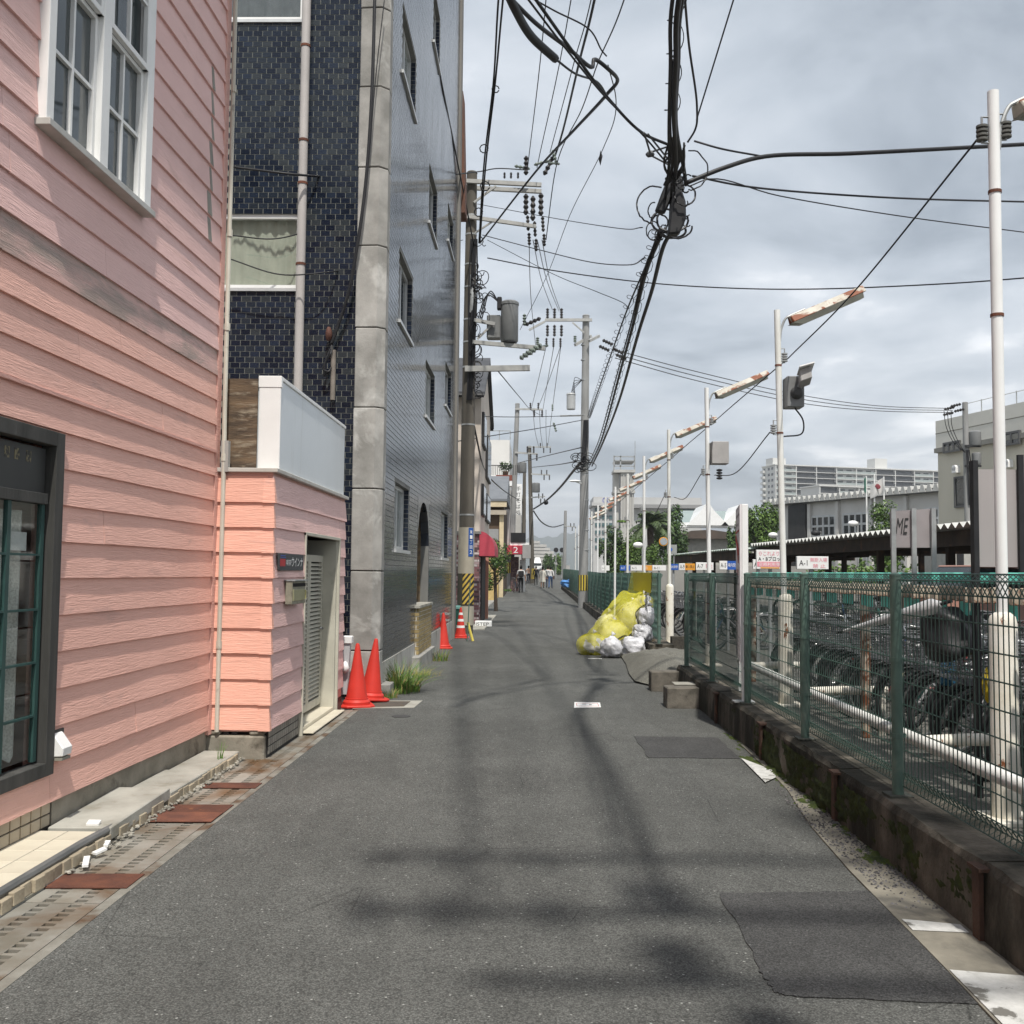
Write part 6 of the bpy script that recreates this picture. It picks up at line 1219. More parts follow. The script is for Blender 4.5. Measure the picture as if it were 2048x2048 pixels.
# ------------------------------------------------------------------ barrier rail and rack
t = thing('barrier_rail', 'white pipe barrier rail behind the foreground fence', 'barrier', (2.58, 9, .05))
MB().tube([(2.56, -3, .46), (2.56, 4, .46), (2.57, 8, .46), (2.62, 13.1, .47)], .043, 12).build('rail', M['white_dirty'], t, smooth=True)
for y in (4.2, 6.9, 9.75, 12.4): MB().tube([(2.58, y, .46), (2.9, y+.05, .47), (3.35, y+.1, .47)], .042, 12).build('cross_pipe', M['rusty_white'], t, smooth=True); MB().cyl((3.3, y+.1, .04), (3.3, y+.1, .46), .038, n=12).build('leg', M['rusty_white'], t, smooth=True)
RX = 3.10
t = thing('bike_rack', 'rusty overhead bicycle rack beam with teal plates behind the fence', 'bicycle rack', (RX, 9, .05))
MB().box(RX-.03, -2, 1.395, RX+.05, 15, 1.47).build('beam', M['rusty_beam'], t, bev=.006)
for y in (3.6, 9.7, 14.6): MB().box(RX-.03, y-.04, .05, RX+.04, y+.04, 1.395).build('leg', M['rusty_beam'], t, bev=.005)
src1 = src2 = src3 = None; k = 0
for k in range(90):
    y = 2.2+k*.14
    def put(src, mk, loc, rot=(0, 0, 0)):
        if src is None:
            src = mk(); src.location = loc; src.matrix_parent_inverse = Matrix.Translation(-Vector(t.location)); return src
        copy_piece(src, loc, t, rot); return src
    src1 = put(src1, lambda: MB().box(-.03, -.022, 0, .03, .022, .105).build('hook', M['rusty_beam'], t, bev=.004), (RX-.065, y, 1.375+random.uniform(-.006, .006)), (random.uniform(-.06, .06), 0, 0))
    if k % 4 in (0, 1): src2 = put(src2, lambda: MB().box(-.012, -.055, 0, .012, .055, .105).build('teal_plate', M['teal'], t, bev=.004), (RX-.02, y+.03*(k % 2), 1.275+random.uniform(-.008, .008)), (random.uniform(-.05, .05), 0, 0))
    if k % 3 != 2: src3 = put(src3, lambda: MB().box(-.05, -.06, 0, .05, .06, .075).build('teal_cap', M['teal'], t, bev=.006), (RX+.03, y, 1.505), (0, 0, 0))
# ------------------------------------------------------------------ bicycles
Mfr = pm('bike_frame', (.05, .05, .055), None, 3, .35, spec=.5, rnd=.2, hue=[(.02, .02, .022), (.035, .035, .04), (.42, .42, .43), (.02, .05, .13), (.20, .02, .02), (.015, .015, .017), (.20, .20, .21), (.30, .27, .18), (.03, .10, .09)])
CHR = pm('bike_chrome', (.36, .36, .36), (.26, .26, .26), 9, .36, metal=.85)
def bicycle():
    t = thing('bicycle', 'x', 'bicycle', (0, 0, 0), 'parked bicycles in the bicycle park')
    R = .335
    for x, nm in ((0, 'front'), (1.08, 'rear')):
        mb = MB(); mb.tube([(x+R*math.cos(a*math.pi/14), 0, R+R*math.sin(a*math.pi/14)) for a in range(29)], .019, 6, cap=False); w_ = mb.build('wheel', M['black'], t, smooth='all')
        mb = MB(); r2 = R-.028; mb.tube([(x+r2*math.cos(a*math.pi/12), 0, R+r2*math.sin(a*math.pi/12)) for a in range(25)], .011, 5, cap=False)
        for k in range(14): a = k*math.pi/7; mb.tube([(x+.02*math.cos(a+1), .025*(-1)**k, R+.02*math.sin(a+1)), (x+r2*math.cos(a), 0, R+r2*math.sin(a))], .0022, 3, cap=False)
        mb.cyl((x, -.05, R), (x, .05, R), .022, n=8); mb.build('rim', CHR, w_)
        MB().tube([(x+(R+.035)*math.cos(math.pi*(.05+a*.75/8 + (.15 if x == 0 else .2))), 0, R+(R+.035)*math.sin(math.pi*(.05+a*.75/8+(.15 if x == 0 else .2)))) for a in range(9)], .022, 5).build('mudguard', CHR if x else M['black'], t, smooth='all')
    mb = MB(); bb = (.66, 0, .30); hd = (.20, 0, .78); st_ = (.80, 0, .72)
    for a, b, r in (((.22, 0, .70), bb, .019), (bb, st_, .016), (bb, (1.08, .05, R), .011), (bb, (1.08, -.05, R), .011), ((.79, 0, .68), (1.08, .05, R), .009), ((.79, 0, .68), (1.08, -.05, R), .009), ((.23, 0, .66), (.17, 0, .90), .018), ((.23, .0, .66), (.02, .05, R), .012), ((.23, 0, .66), (.02, -.05, R), .012)): mb.cyl(a, b, r, n=7)
    mb.build('frame', Mfr, t, smooth=True)
    MB().tube(catmull([(.33, .28, .98), (.22, .25, 1.0), (.16, .12, .98), (.16, 0, .92), (.16, -.12, .98), (.22, -.25, 1.0), (.33, -.28, .98)], 4), .011, 6).build('handlebar', CHR, t, smooth='all')
    for s in (1, -1): MB().cyl((.30, s*.275, .985), (.42, s*.29, .975), .016, n=7).build('grip', M['black'], t)
    mb = MB(); mb.prism([(.72, .02, .80), (.72, -.02, .80), (.92, -.09, .82), (1.0, -.08, .83), (1.0, .08, .83), (.92, .09, .82)], (0, 0, .055)); mb.build('saddle', M['black'], t, bev=.012); MB().cyl(st_, (.84, 0, .80), .013, n=7).build('seat_post', CHR, t)
    mb = MB()
    def bas(u, v, z): s = .8+.2*z; return (-.12+u*.20*s, v*.19*s, .72+.24*z)
    for z in (0, .2, .4, .6, .8, 1.0): mb.tube([bas(-1, -1, z), bas(1, -1, z), bas(1, 1, z), bas(-1, 1, z), bas(-1, -1, z)], .004 if z < 1 else .007, 3, cap=False)
    for k in range(7):
        u = -1+k/3
        for p, q in ((bas(u, -1, 0), bas(u, -1, 1)), (bas(u, 1, 0), bas(u, 1, 1)), (bas(-1, u, 0), bas(-1, u, 1)), (bas(1, u, 0), bas(1, u, 1)), (bas(u, -1, 0), bas(u, 1, 0)), (bas(-1, u, 0), bas(1, u, 0))): mb.tube([p, q], .003, 3, cap=False)
    mb.build('basket', M['wiregrey'], t)
    mb = MB(); [mb.cyl((.82+.03*k, s*.05, .69), (1.3, s*.07, .68), .006, n=5) for k, s in ((0, -1), (0, 1))]; [mb.cyl((.95+.11*k, -.07, .685), (.95+.11*k, .07, .685), .005, n=5) for k in range(4)]; mb.build('rear_carrier', CHR, t)
    mb = MB(); mb.cyl((.66, -.06, .30), (.66, .06, .30), .05, n=10); mb.cyl((.66, .06, .30), (.72, .08, .15), .009, n=5); mb.cyl((.66, -.06, .30), (.60, -.08, .45), .009, n=5); mb.box(.67, .07, .13, .77, .15, .16); mb.box(.55, -.15, .44, .65, -.07, .47); mb.build('crank', M['black'], t)
    mb = MB(); mb.tube([(1.02, .06, .30), (1.10, .12, .02)], .009, 5); mb.tube([(1.02, -.06, .30), (1.10, -.12, .02)], .009, 5); mb.build('kickstand', CHR, t)
    mb = MB(); mb.blob((.02, 0, .62), (.04, .035, .045), 8, 6, 0); mb.build('headlight', CHR, t, smooth='all')
    return t
bk = bicycle(); bk['label'] = 'parked city bicycle directly behind the nearest lamp post sleeve'
ch = {o.name: [c for c in o.children] for o in [bk]+list(bk.children)}; ALLCH.update(ch)
def bike(i, loc, rot, label): return dup(bk, loc, rot, label)
ordn = ['first', 'second', 'third', 'fourth', 'fifth', 'sixth', 'seventh', 'eighth', 'ninth', 'tenth', 'eleventh', 'twelfth', 'thirteenth', 'fourteenth', 'fifteenth', 'sixteenth', 'seventeenth', 'eighteenth', 'nineteenth', 'twentieth', 'twenty-first', 'twenty-second', 'twenty-third', 'twenty-fourth', 'twenty-fifth', 'twenty-sixth']
rg = random.Random(21); n = 0
for k in range(26):
    y = 4.4+k*.37+rg.uniform(-.05, .05); x = 3.50+rg.uniform(-.08, .12)
    loc = (x, y, .052); rot = (rg.uniform(-.10, .06), 0, rg.uniform(-.12, .10))
    if k == 0: bk.location = loc; bk.rotation_euler = rot
    else: bike(k, loc, rot, 'parked bicycle in the front row behind the fence, '+ordn[k]+' from the right edge')
for k in range(14):
    y = 4.6+k*.75+rg.uniform(-.1, .1); bike(k, (5.2+rg.uniform(-.1, .1), y, .052), (rg.uniform(-.08, .08), 0, math.pi*(k % 2)+rg.uniform(-.15, .15)), 'parked bicycle in the second row behind the fence, '+ordn[k]+' from the right edge')
for k in range(12):
    y = 20.5+k*.95+rg.uniform(-.1, .1); bike(k, (3.65+rg.uniform(-.1, .15), y, .052), (rg.uniform(-.08, .08), 0, rg.uniform(-.3, .3)), 'parked bicycle beyond the fence opening, '+ordn[k]+' from the opening')
for k in range(8): bike(k, (6.2, 6+k*2.2, .052), (.05, 0, rg.uniform(-.2, .2)), 'parked bicycle in the rear row under the canopy, '+ordn[k]+' from the right edge')
# silver umbrella laid across the bicycles
p0_, p1_ = np.array(PY(1688, 1262, 7.6)), np.array(PY(1882, 1208, 6.9)); t = thing('umbrella', 'closed silver umbrella lying across the bicycles behind the fence', 'umbrella', tuple(p0_))
d_ = p1_-p0_; mb = MB(); mb.tube([p0_, p0_+d_*.1, p0_+d_*.35, p0_+d_*.7, p0_+d_*.92, p1_], [.010, .016, .026, .042, .055, .02], 10); mb.build('canopy', pm('silver_cloth', (.55, .55, .55), (.42, .42, .43), 14, .35, st=(1, 1, 1)), t, smooth=True); MB().tube([p0_-d_*.08, p0_+d_*.02], .009, 6).build('tip', M['black'], t); MB().tube([p1_, p1_+d_*.1], .012, 6).build('handle', M['black'], t)
p_ = PY(1905, 1268, 7.4); tag(MB().blob(p_, (.21, .2, .17), 26, 18, .28, 5, sq=.55).build('basket_cover', pm('black_cover', (.012, .012, .013), (.02, .02, .022), 9, .5, .4, 20), smooth='all'), 'black waterproof cover over a bicycle basket beside the umbrella', 'basket cover')
for k, (x, y, col, lab) in enumerate(((3.3, 7.5, (.55, .42, .02), 'yellow lock cable bag hanging among the bicycles'), (3.35, 8.4, (.02, .12, .22), 'blue cloth bundle tied on a parked bicycle'))):
    tag(MB().blob((x, y, .78), (.07, .08, .12), 10, 8, .25, k).build('hanging_bag', pm('bagcol%d' % k, col)), lab, 'bag')
# ------------------------------------------------------------------ sign boards
def sgn(label, px0, px1, py0, py1, y, name='notice_sign', posts=True, mat=None):
    a, b = PY(px0, py1, y), PY(px1, py0, y); t = thing(name, label, 'sign', ((a[0]+b[0])/2, y, a[2]))
    MB().box(a[0], y, a[2], b[0], y+.06, b[2]).build('board', mat or M['white'], t, bev=.004)
    if posts: MB().box((a[0]+b[0])/2-.025, y+.062, .05, (a[0]+b[0])/2+.025, y+.10, b[2]-.02).build('post', M['galv'], t)
    return t, a, b
def st(t, s, a, b, u0, v0, u1, v1, mat, bold=0): text('lettering', s, (a[0]+(b[0]-a[0])*u0, a[1]-.002, a[2]+(b[2]-a[2])*v0), (1, 0, 0), (0, 0, 1), .1, mat, t, fit=((b[0]-a[0])*(u1-u0), (b[2]-a[2])*(v1-v0)), bold=bold)
t, a, b = sgn('white sign reading A-1 with pink no entry characters', 1594, 1657, 1113, 1138, 14.3); st(t, 'A-1', a, b, .07, .28, .33, .7, MBLK); st(t, '無断入場', a, b, .42, .56, .95, .9, MPINK); st(t, '禁 止', a, b, .5, .1, .9, .42, MPINK)
t, a, b = sgn('large white sign with pink arrows reading A・B block', 1513, 1572, 1100, 1138, 15.6); st(t, '⇧これより⇧', a, b, .07, .70, .93, .92, MPINK); st(t, 'A・Bブロック', a, b, .06, .42, .95, .66, MBLK, .01); MB().box(a[0]+.01, a[1]-.003, a[2]+.13*(b[2]-a[2]), b[0]-.01, a[1]-.001, a[2]+.38*(b[2]-a[2])).build('pink_band', MPINK, t); st(t, '定期利用専用', a, b, .08, .16, .92, .35, M['white']); MB().box(a[0]+.06, a[1]-.003, a[2]+.01, b[0]-.1, a[1]-.001, a[2]+.1*(b[2]-a[2])).build('orange_band', MORG, t)
t, a, b = sgn('small white sign reading A-3 half behind the large block sign', 1506, 1530, 1119, 1138, 17.4); st(t, 'A-3', a, b, .08, .25, .8, .75, MBLK)
t, a, b = sgn('sign reading A-5 with a blue right half', 1439, 1476, 1122, 1139, 20.2); st(t, 'A-5', a, b, .06, .25, .36, .75, MBLK); MB().box(a[0]+.42*(b[0]-a[0]), a[1]-.003, a[2], b[0], a[1]-.001, b[2]).build('blue_half', MBLUE, t); st(t, '場内禁煙', (a[0], a[1]-.003, a[2]), b, .46, .3, .98, .75, M['white'])
t, a, b = sgn('white sign reading A-7 behind the third lamp post', 1392, 1427, 1125, 1140, 23.2); st(t, 'A-7', a, b, .06, .25, .4, .75, MBLK); st(t, '禁止', a, b, .55, .25, .95, .8, MPINK)
t, a, b = sgn('sign reading A-9 with an orange right half', 1358, 1390, 1127, 1140, 26); st(t, 'A-9', a, b, .06, .2, .34, .8, MBLK); MB().box(a[0]+.38*(b[0]-a[0]), a[1]-.003, a[2], b[0], a[1]-.001, b[2]).build('orange_half', MORG, t); st(t, '乗入禁止', (a[0], a[1]-.003, a[2]), b, .42, .3, .96, .75, MBLK)
t, a, b = sgn('plain blue notice sign left of the orange sign', 1338, 1357, 1128, 1140, 29, mat=MBLUE); st(t, '場内禁煙', a, b, .1, .3, .9, .75, M['white'])
for k, (p0q, p1q, y, m_, lab) in enumerate(((1305, 1332, 32, None, 'white'), (1285, 1304, 35, MORG, 'orange'), (1262, 1284, 38, None, 'white'), (1240, 1260, 42, MBLUE, 'blue'), (1203, 1219, 52, None, 'white'))):
    t, a, b = sgn(lab+' notice board seen above the far fence, '+ordn[k]+' left of the fence opening', p0q, p1q, 1131, 1141, y, mat=m_); st(t, 'A-%d' % (11+2*k), a, b, .1, .25, .5, .75, MBLK if m_ is None else M['white'])
# board with scrawl, seen from behind
ya = 8.4; a, b = PY(1782, 1095, ya), PY(1853, 1022, ya+.1); t = thing('sign_back', 'back of a small grey board with an ME scrawl', 'sign', (a[0], ya, a[2]))
MB().hexa([(a[0], ya, a[2]), (b[0], ya-.08, a[2]), (b[0], ya-.06, a[2]), (a[0], ya+.02, a[2]), (a[0], ya, b[2]-.012), (b[0], ya-.08, b[2]+.01), (b[0], ya-.06, b[2]+.01), (a[0], ya+.02, b[2]-.012)]).build('board', pm('board_grey', (.33, .30, .305)), t)
for f in (.04, .5, .94): x = a[0]+(b[0]-a[0])*f; MB().box(x-.018, ya-.03-.08*f, 1.36, x+.018, ya-.005-.08*f, b[2]+.01).build('post', M['galv'], t)
text('scrawl', 'ME', (a[0]+.035, ya-.014, a[2]+.11), (b[0]-a[0], -.08, 0), (.12, 0, 1), .1, MBLK, t, fit=(.085, .13))
ya = 7.15; a, b = PY(1957, 1128, ya), PY(2150, 940, ya); t = thing('sign_back', 'large plain grey board with a black frame at the right edge', 'sign', (a[0], ya, 1.5)); MB().box(a[0], ya, 1.62, b[0], ya+.03, b[2]).build('board', pm('board_grey2', (.36, .33, .325), (.33, .305, .30), 1.5, .6), t); x = PY(1945, 1000, ya)[0]; MB().box(x, ya-.02, .05, a[0], ya+.045, b[2]+.06).build('post', M['black'], t); MB().box(PY(2034, 1000, ya)[0], ya-.03, 1.5, PY(2045, 1000, ya)[0], ya-.002, b[2]+.1).build('post', M['black'], t)
# tall parking rules pylon
ya = PX(1490, 1390, 2.03)[1]; t = thing('rules_pylon', 'tall narrow white sign pylon with printed rules on the kerb', 'sign', (2.02, ya, .335)); x0, x1 = PY(1471, 1200, ya)[0], PY(1497, 1200, ya)[0]; zt, zb_ = PY(1480, 1008, ya)[2], PY(1480, 1325, ya)[2]
xm = x0+(x1-x0)*.52; x0f = PY(1472, 1200, ya+.92)[0]
MB().hexa([(xm, ya, .34), (x1, ya, .34), (x1, ya+.05, .34), (xm, ya+.05, .34), (xm, ya, zt), (x1, ya, zt), (x1, ya+.05, zt), (xm, ya+.05, zt)]).build('post', M['white'], t, bev=.004); MB().box(x0f+.022, ya+.9, .34, x0f+.06, ya+.94, zt-.05).build('post', M['white'], t)
MB().hexa([(xm-.022, ya, zb_), (xm-.002, ya, zb_), (x0f+.02, ya+.92, zb_), (x0f, ya+.92, zb_), (xm-.022, ya, zt), (xm-.002, ya, zt), (x0f+.02, ya+.92, zt), (x0f, ya+.92, zt)]).build('panel', pm('panel_pale', (.74, .71, .71)), t)
xf = np.array([xm-.022, ya, 0]); e_ = np.array([PY(1472, 1200, ya+.92)[0], ya+.92, 0]); xd_ = (xf-e_)/np.linalg.norm(xf-e_); nn2 = np.array([-xd_[1]*-1, 0, 0])
def pt2(s, u, z0, w_, h_, m): o = e_+(xf-e_)*u; text('print', s, (o[0], o[1], z0), tuple(xd_), (0, 0, 1), .1, m, t, fit=(w_, h_), depth=.003)
H_ = zt-zb_
pt2('自転車駐車場', .1, zt-.07*H_, .7, .03, MBLK); pt2('ご利用の方へ', .1, zt-.13*H_, .7, .03, MBLK); pt2('防犯', .2, zt-.45*H_, .5, .06, MRED); pt2('カメラ作動中', .1, zt-.52*H_, .7, .025, MBLK)
for k in range(9): pt2('利用時間・料金表', .1, zb_+.04+.045*k, random.uniform(.4, .75), .016, MBLK)
mb = MB(); o_ = e_+(xf-e_)*.5
def stroke(u0, z0, u1, z1, w_=.05): A_ = e_+(xf-e_)*u0; B_ = e_+(xf-e_)*u1; mb.bar((A_[0]-.006, A_[1], z0), (B_[0]-.006, B_[1], z1), .006, w_, up=(0, .2, 1))
stroke(.15, zt-.2*H_, .8, zt-.30*H_, .07); stroke(.5, zt-.26*H_, .75, zt-.36*H_, .05); stroke(.1, zt-.165*H_, .9, zt-.165*H_, .012); mb.build('red_figure', MRED, t)
MB().box(x0-.02, ya-.05, .333, x1+.05, ya+.1, .345).build('base_plate', M['galv'], t)
ya2 = 12.6; t = thing('fence_notice', 'pale notice panel with a red mark tied to the fence', 'sign', (FX+.03, ya2, .7)); MB().box(FX+.02, ya2-.75, .72, FX+.035, ya2-.15, 1.52).build('panel', pm('panel_pale2', (.72, .68, .68)), t, bev=.01); mb = MB(); mb.bar((FX+.018, ya2-.3, 1.1), (FX+.018, ya2-.55, .98), .004, .06); mb.bar((FX+.018, ya2-.2, 1.2), (FX+.018, ya2-.7, 1.2), .004, .012); mb.build('red_mark', MRED, t)
t = thing('fence_notice', 'narrow notice strip with a yellow disc at the fence end', 'sign', (FX+.03, 13.4, .8)); MB().box(FX+.02, 13.28, .75, FX+.03, 13.45, 1.5).build('panel', pm('panel_pale3', (.50, .48, .44)), t); MB().cyl((FX+.012, 13.36, 1.28), (FX+.019, 13.36, 1.28), .06, n=18).build('yellow_disc', flat('disc_yellow', (.6, .5, .03)), t)
# ------------------------------------------------------------------ rubbish pile
def bag_mat(name, c, tint, tr):
    m = pm(name, c, tint, 5.0, .25, .7, 16, spec=.5, lo=.4, hi=.6, det=6, dist=1.2, bdist=.02); return m
BAG = [bag_mat('bag_white', (.66, .66, .68), (.50, .50, .53), 0), bag_mat('bag_white_print', (.62, .62, .64), (.30, .30, .32), 0), bag_mat('bag_pale', (.58, .57, .50), (.44, .43, .37), 0)]
BAGS = []
def bag(label, c, r, seed, m=0, amp=.16, kn=None):
    BAGS.append((c, r))
    t = thing('rubbish_bag', label, 'rubbish bag', (c[0], c[1], max(0, c[2]-r[2])), 'rubbish bags by the far fence')
    mb = MB().blob(c, r, 44, 30, amp if m < 2 else .06, seed, sq=.85); rg = random.Random(seed)
    for i, v in enumerate(mb.v):      # crumpled plastic: ridged folds
        d = np.array([(v[k]-c[k])/r[k] for k in range(3)]); q_ = d*2.1+seed*3.7
        f = 1-.13*abs(mnoise.noise(tuple(q_)))*1.6-.09*abs(mnoise.noise(tuple(q_*2.3+5)))*1.6-.05*abs(mnoise.noise(tuple(q_*5.1)))+.09
        mb.v[i] = (c[0]+(v[0]-c[0])*f, c[1]+(v[1]-c[1])*f, max(.012, c[2]+(v[2]-c[2])*f))
    mb.build('sack', BAG[m], t, smooth='all'); k = kn or (c[0], c[1], c[2]+r[2]*.95); mb = MB(); mb.tube([k, (k[0]+.02, k[1]-.02, k[2]+.05), (k[0]+.05, k[1]-.03, k[2]+.1)], [.03, .015, .05], 8); mb.build('knot', BAG[m], t, smooth='all'); return t
yb = 19.9
def bp(px, py, dy=0): return PY(px, py, yb+dy)
q = bp(1222, 1292, -.9); bag('white rubbish bag in front on the road, left one', (q[0], q[1], .18), (.21, .2, .19), 3, 0)
q = bp(1268, 1292, -.8); bag('white rubbish bag in front on the road, right one', (q[0], q[1], .19), (.22, .2, .2), 8, 0)
q = bp(1284, 1255, -.3); bag('printed carrier bag of rubbish with a red mark', (q[0], q[1], .42), (.2, .2, .17), 5, 1)
q = bp(1292, 1228, 0); bag('upper white rubbish bag at the fence', (q[0], q[1], .72), (.17, .2, .2), 6, 0)
q = bp(1294, 1205, .2); bag('topmost small white rubbish bag at the fence', (q[0], q[1], 1.0), (.12, .15, .13), 9, 0)
q = bp(1185, 1272, -.2); bag('pale bag low under the yellow net, left end', (q[0], q[1], .17), (.26, .26, .2), 11, 2)
q = bp(1225, 1255, .1); bag('pale bag under the yellow net, in the middle', (q[0], q[1], .30), (.30, .3, .3), 12, 2)
q = bp(1262, 1228, .3); bag('large pale bag high under the yellow net', (q[0], q[1], .62), (.28, .3, .36), 13, 2)
q = bp(1285, 1205, .35); bag('topmost pale bag under the yellow net', (q[0], q[1], .85), (.22, .25, .26), 14, 2)
q = bp(1215, 1230, .5); bag('pale bag at the back under the yellow net', (q[0], q[1], .45), (.26, .3, .3), 15, 2)
# yellow net draped over
def net_mat():
    m = bpy.data.materials.new('yellow_net'); m.use_nodes = True; nt = m.node_tree; N = nt.nodes; L = nt.links; bs = N['Principled BSDF']; bs.inputs['Roughness'].default_value = .6; bs.inputs['Base Color'].default_value = (.84, .78, .04, 1)
    nz = N.new('ShaderNodeTexNoise'); nz.inputs['Scale'].default_value = 220; mr = N.new('ShaderNodeMapRange'); L.new(nz.outputs['Fac'], mr.inputs[0]); mr.inputs[1].default_value = .3; mr.inputs[2].default_value = .7; mr.inputs[3].default_value = .30; mr.inputs[4].default_value = .66
    tl = N.new('ShaderNodeBsdfTranslucent'); tl.inputs[0].default_value = (.88, .82, .06, 1); m1 = N.new('ShaderNodeMixShader'); m1.inputs[0].default_value = .3; L.new(bs.outputs[0], m1.inputs[1]); L.new(tl.outputs[0], m1.inputs[2])
    tr = N.new('ShaderNodeBsdfTransparent'); mx = N.new('ShaderNodeMixShader'); L.new(mr.outputs[0], mx.inputs[0]); L.new(tr.outputs[0], mx.inputs[1]); L.new(m1.outputs[0], mx.inputs[2]); L.new(mx.outputs[0], N['Material Output'].inputs[0]); return m
NET = net_mat(); t = thing('yellow_net', 'yellow rubbish net hung on the fence over the bags', 'net', (1.7, yb, 0))
rowsp = [[(1263, 1143), (1277, 1143), (1290, 1144), (1303, 1144)], [(1256, 1180), (1272, 1183), (1288, 1183), (1302, 1180)], [(1240, 1186), (1262, 1190), (1284, 1186), (1298, 1195)], [(1222, 1206), (1250, 1206), (1274, 1205), (1292, 1212)], [(1204, 1228), (1232, 1230), (1262, 1232), (1285, 1232)], [(1188, 1250), (1215, 1252), (1245, 1256), (1272, 1258)], [(1174, 1268), (1198, 1272), (1228, 1276), (1258, 1272)], [(1168, 1283), (1180, 1288), (1205, 1290), (1240, 1274)], [(1172, 1290), (1184, 1294), (1198, 1299), (1212, 1300)]]
dyr = [.0, .02, .0, -.3, -.32, -.45, -.55, -.6, -.62]
ctrl = [[np.array(PY(px, py, yb+.45+dyr[i] if i > 1 else 20.2)) for px, py in r] for i, r in enumerate(rowsp)]
for i in (0, 1):
    for j in range(4): ctrl[i][j] = np.array(PX(rowsp[i][j][0], rowsp[i][j][1], F2X-.06))
cols = []
R_ = [catmull(r, 9) for r in ctrl]; G_ = [catmull([R_[i][j] for i in range(len(R_))], 7) for j in range(len(R_[0]))]
mb = MB(); nu, nv = len(G_), len(G_[0]); rg = random.Random(2)
for j in range(nu):
    for i in range(nv):
        p = np.array(G_[j][i]); p[1] += .02*math.sin(j*1.1+i*.35)+.01*rg.uniform(-1, 1); p[2] = max(.02, p[2]+.012*math.sin(j*.9+i))
        if i > 8:
            for it in range(2):
                for c_, r_b in BAGS[2:]:
                    d = np.array([(p[k]-c_[k])/(r_b[k]*1.17+.015) for k in range(3)]); l = np.linalg.norm(d)
                    if l < 1 and l > 1e-3:
                        d[1] = min(d[1], -.05) if d[2] < .2 else d[1]; d /= np.linalg.norm(d); p = np.array([c_[k]+d[k]*(r_b[k]*1.17+.015) for k in range(3)])
        mb.v.append(tuple(p))
for j in range(nu-1):
    for i in range(nv-1): mb.f.append([j*nv+i, (j+1)*nv+i, (j+1)*nv+i+1, j*nv+i+1]); mb.m.append(0)
mb.build('net_sheet', NET, t, smooth='all'); mbn = mb
fa, fb = PX(1266, 1146, F2X-.09), PX(1303, 1185, F2X-.09); mb = MB(); mb.add([PX(1266, 1145, F2X-.1), PX(1303, 1146, F2X-.1), PX(1302, 1186, F2X-.1), PX(1267, 1181, F2X-.1)], [(0, 1, 2, 3)]); 
mb.build('net_fold', pm('yellow_fold', (.80, .70, .03), (.70, .60, .025), 14, .7, st=(1, 6, 1)), t)
MB().tube(catmull([np.array(mbn.v[(nu-1)*nv+i])+[0.0, -.015, .01] for i in range(0, nv, 4)], 4), .009, 5).build('hem_rope', M['wire'], t)
q = bp(1297, 1285, -.35); tag(MB().obox((q[0], q[1], .17), (.12, .02, .14), (0, .03, 0), (-.01, .0, .012)).build('wood_board', pm('scrap_wood', (.34, .27, .18), (.26, .20, .13), 6, .8)), 'scrap wooden board leaning behind the right white bag', 'board'); tag(MB().box(1.0, 18.7, .0, 1.25, 18.78, .006).build('paint_mark', M['roadpaint']), 'short white road dash beside the rubbish pile', 'road paint')
p = PG(1150, 1216); tag(MB().box(p[0]-.2, p[1], 0, p[0]+.2, p[1]+.25, .006).build('paint_mark', M['roadpaint']), 'short white road dash beside the grey pole foot', 'road paint')
# ------------------------------------------------------------------ ramp and concrete blocks at the opening
mb = MB(); pts = [PG(1252, 1330), PG(1240, 1312), PG(1290, 1300), PG(1330, 1293), PG(1375, 1305, .3), PG(1368, 1340, .25), PG(1310, 1375), PG(1270, 1366), PG(1258, 1350)]
top = PG(1345, 1316, .33); pts = [(p[0], p[1], p[2]+.025) for p in pts]; mb.v = [top]+pts
mb = MB(); K = 8; fine_ = []
for i in range(len(pts)):
    for k in range(5): fine_.append(tuple(np.array(pts[i])+(np.array(pts[(i+1) % len(pts)])-np.array(pts[i]))*k/5))
n_r = len(fine_); mb.v.append(top)
for r_ in range(1, K+1):
    for p_ in fine_:
        s_ = r_/K; v_ = np.array(top)*(1-s_)+np.array(p_)*s_; v_[2] = top[2]*(1-s_**1.6)+p_[2]*s_**1.6; v_[2] += .03*mnoise.noise((v_[0]*5, v_[1]*5, 0))*(1-s_*.6)+.012*mnoise.noise((v_[0]*19, v_[1]*19, 3)); mb.v.append(tuple(v_))
for i in range(n_r): mb.f.append([0, 1+i, 1+(i+1) % n_r]); mb.m.append(0)
for r_ in range(K-1):
    for i in range(n_r): mb.f.append([1+r_*n_r+i, 1+(r_+1)*n_r+i, 1+(r_+1)*n_r+(i+1) % n_r, 1+r_*n_r+(i+1) % n_r]); mb.m.append(0)
o = mb.build('ramp', M['ramp'], smooth='all'); tag(o, 'rough sloped asphalt ramp up to the fence opening', 'ramp')
def blk(label, px0, py1, px1, py0, z1, dp, mat=None, bev=.012):
    a = PG(px0, py1); b = PY(px1, py1, a[1]); tag(MB().hexa([(a[0], a[1], -.01), (b[0], a[1]+.01, -.01), (b[0]+.0, a[1]+dp, -.01), (a[0], a[1]+dp, -.01), (a[0]+.005, a[1], z1), (b[0], a[1]+.01, z1+.006), (b[0], a[1]+dp, z1), (a[0], a[1]+dp, z1-.004)]).build('concrete_block', mat or M['concrete'], bev=bev), label, 'block', 'concrete blocks at the fence opening')
dk = pm('dark_concrete', (.17, .155, .13), (.10, .09, .075), 8, .95, .5, 50, c3=(.045, .045, .035), sc3=4, lo3=.55, hi3=.68)
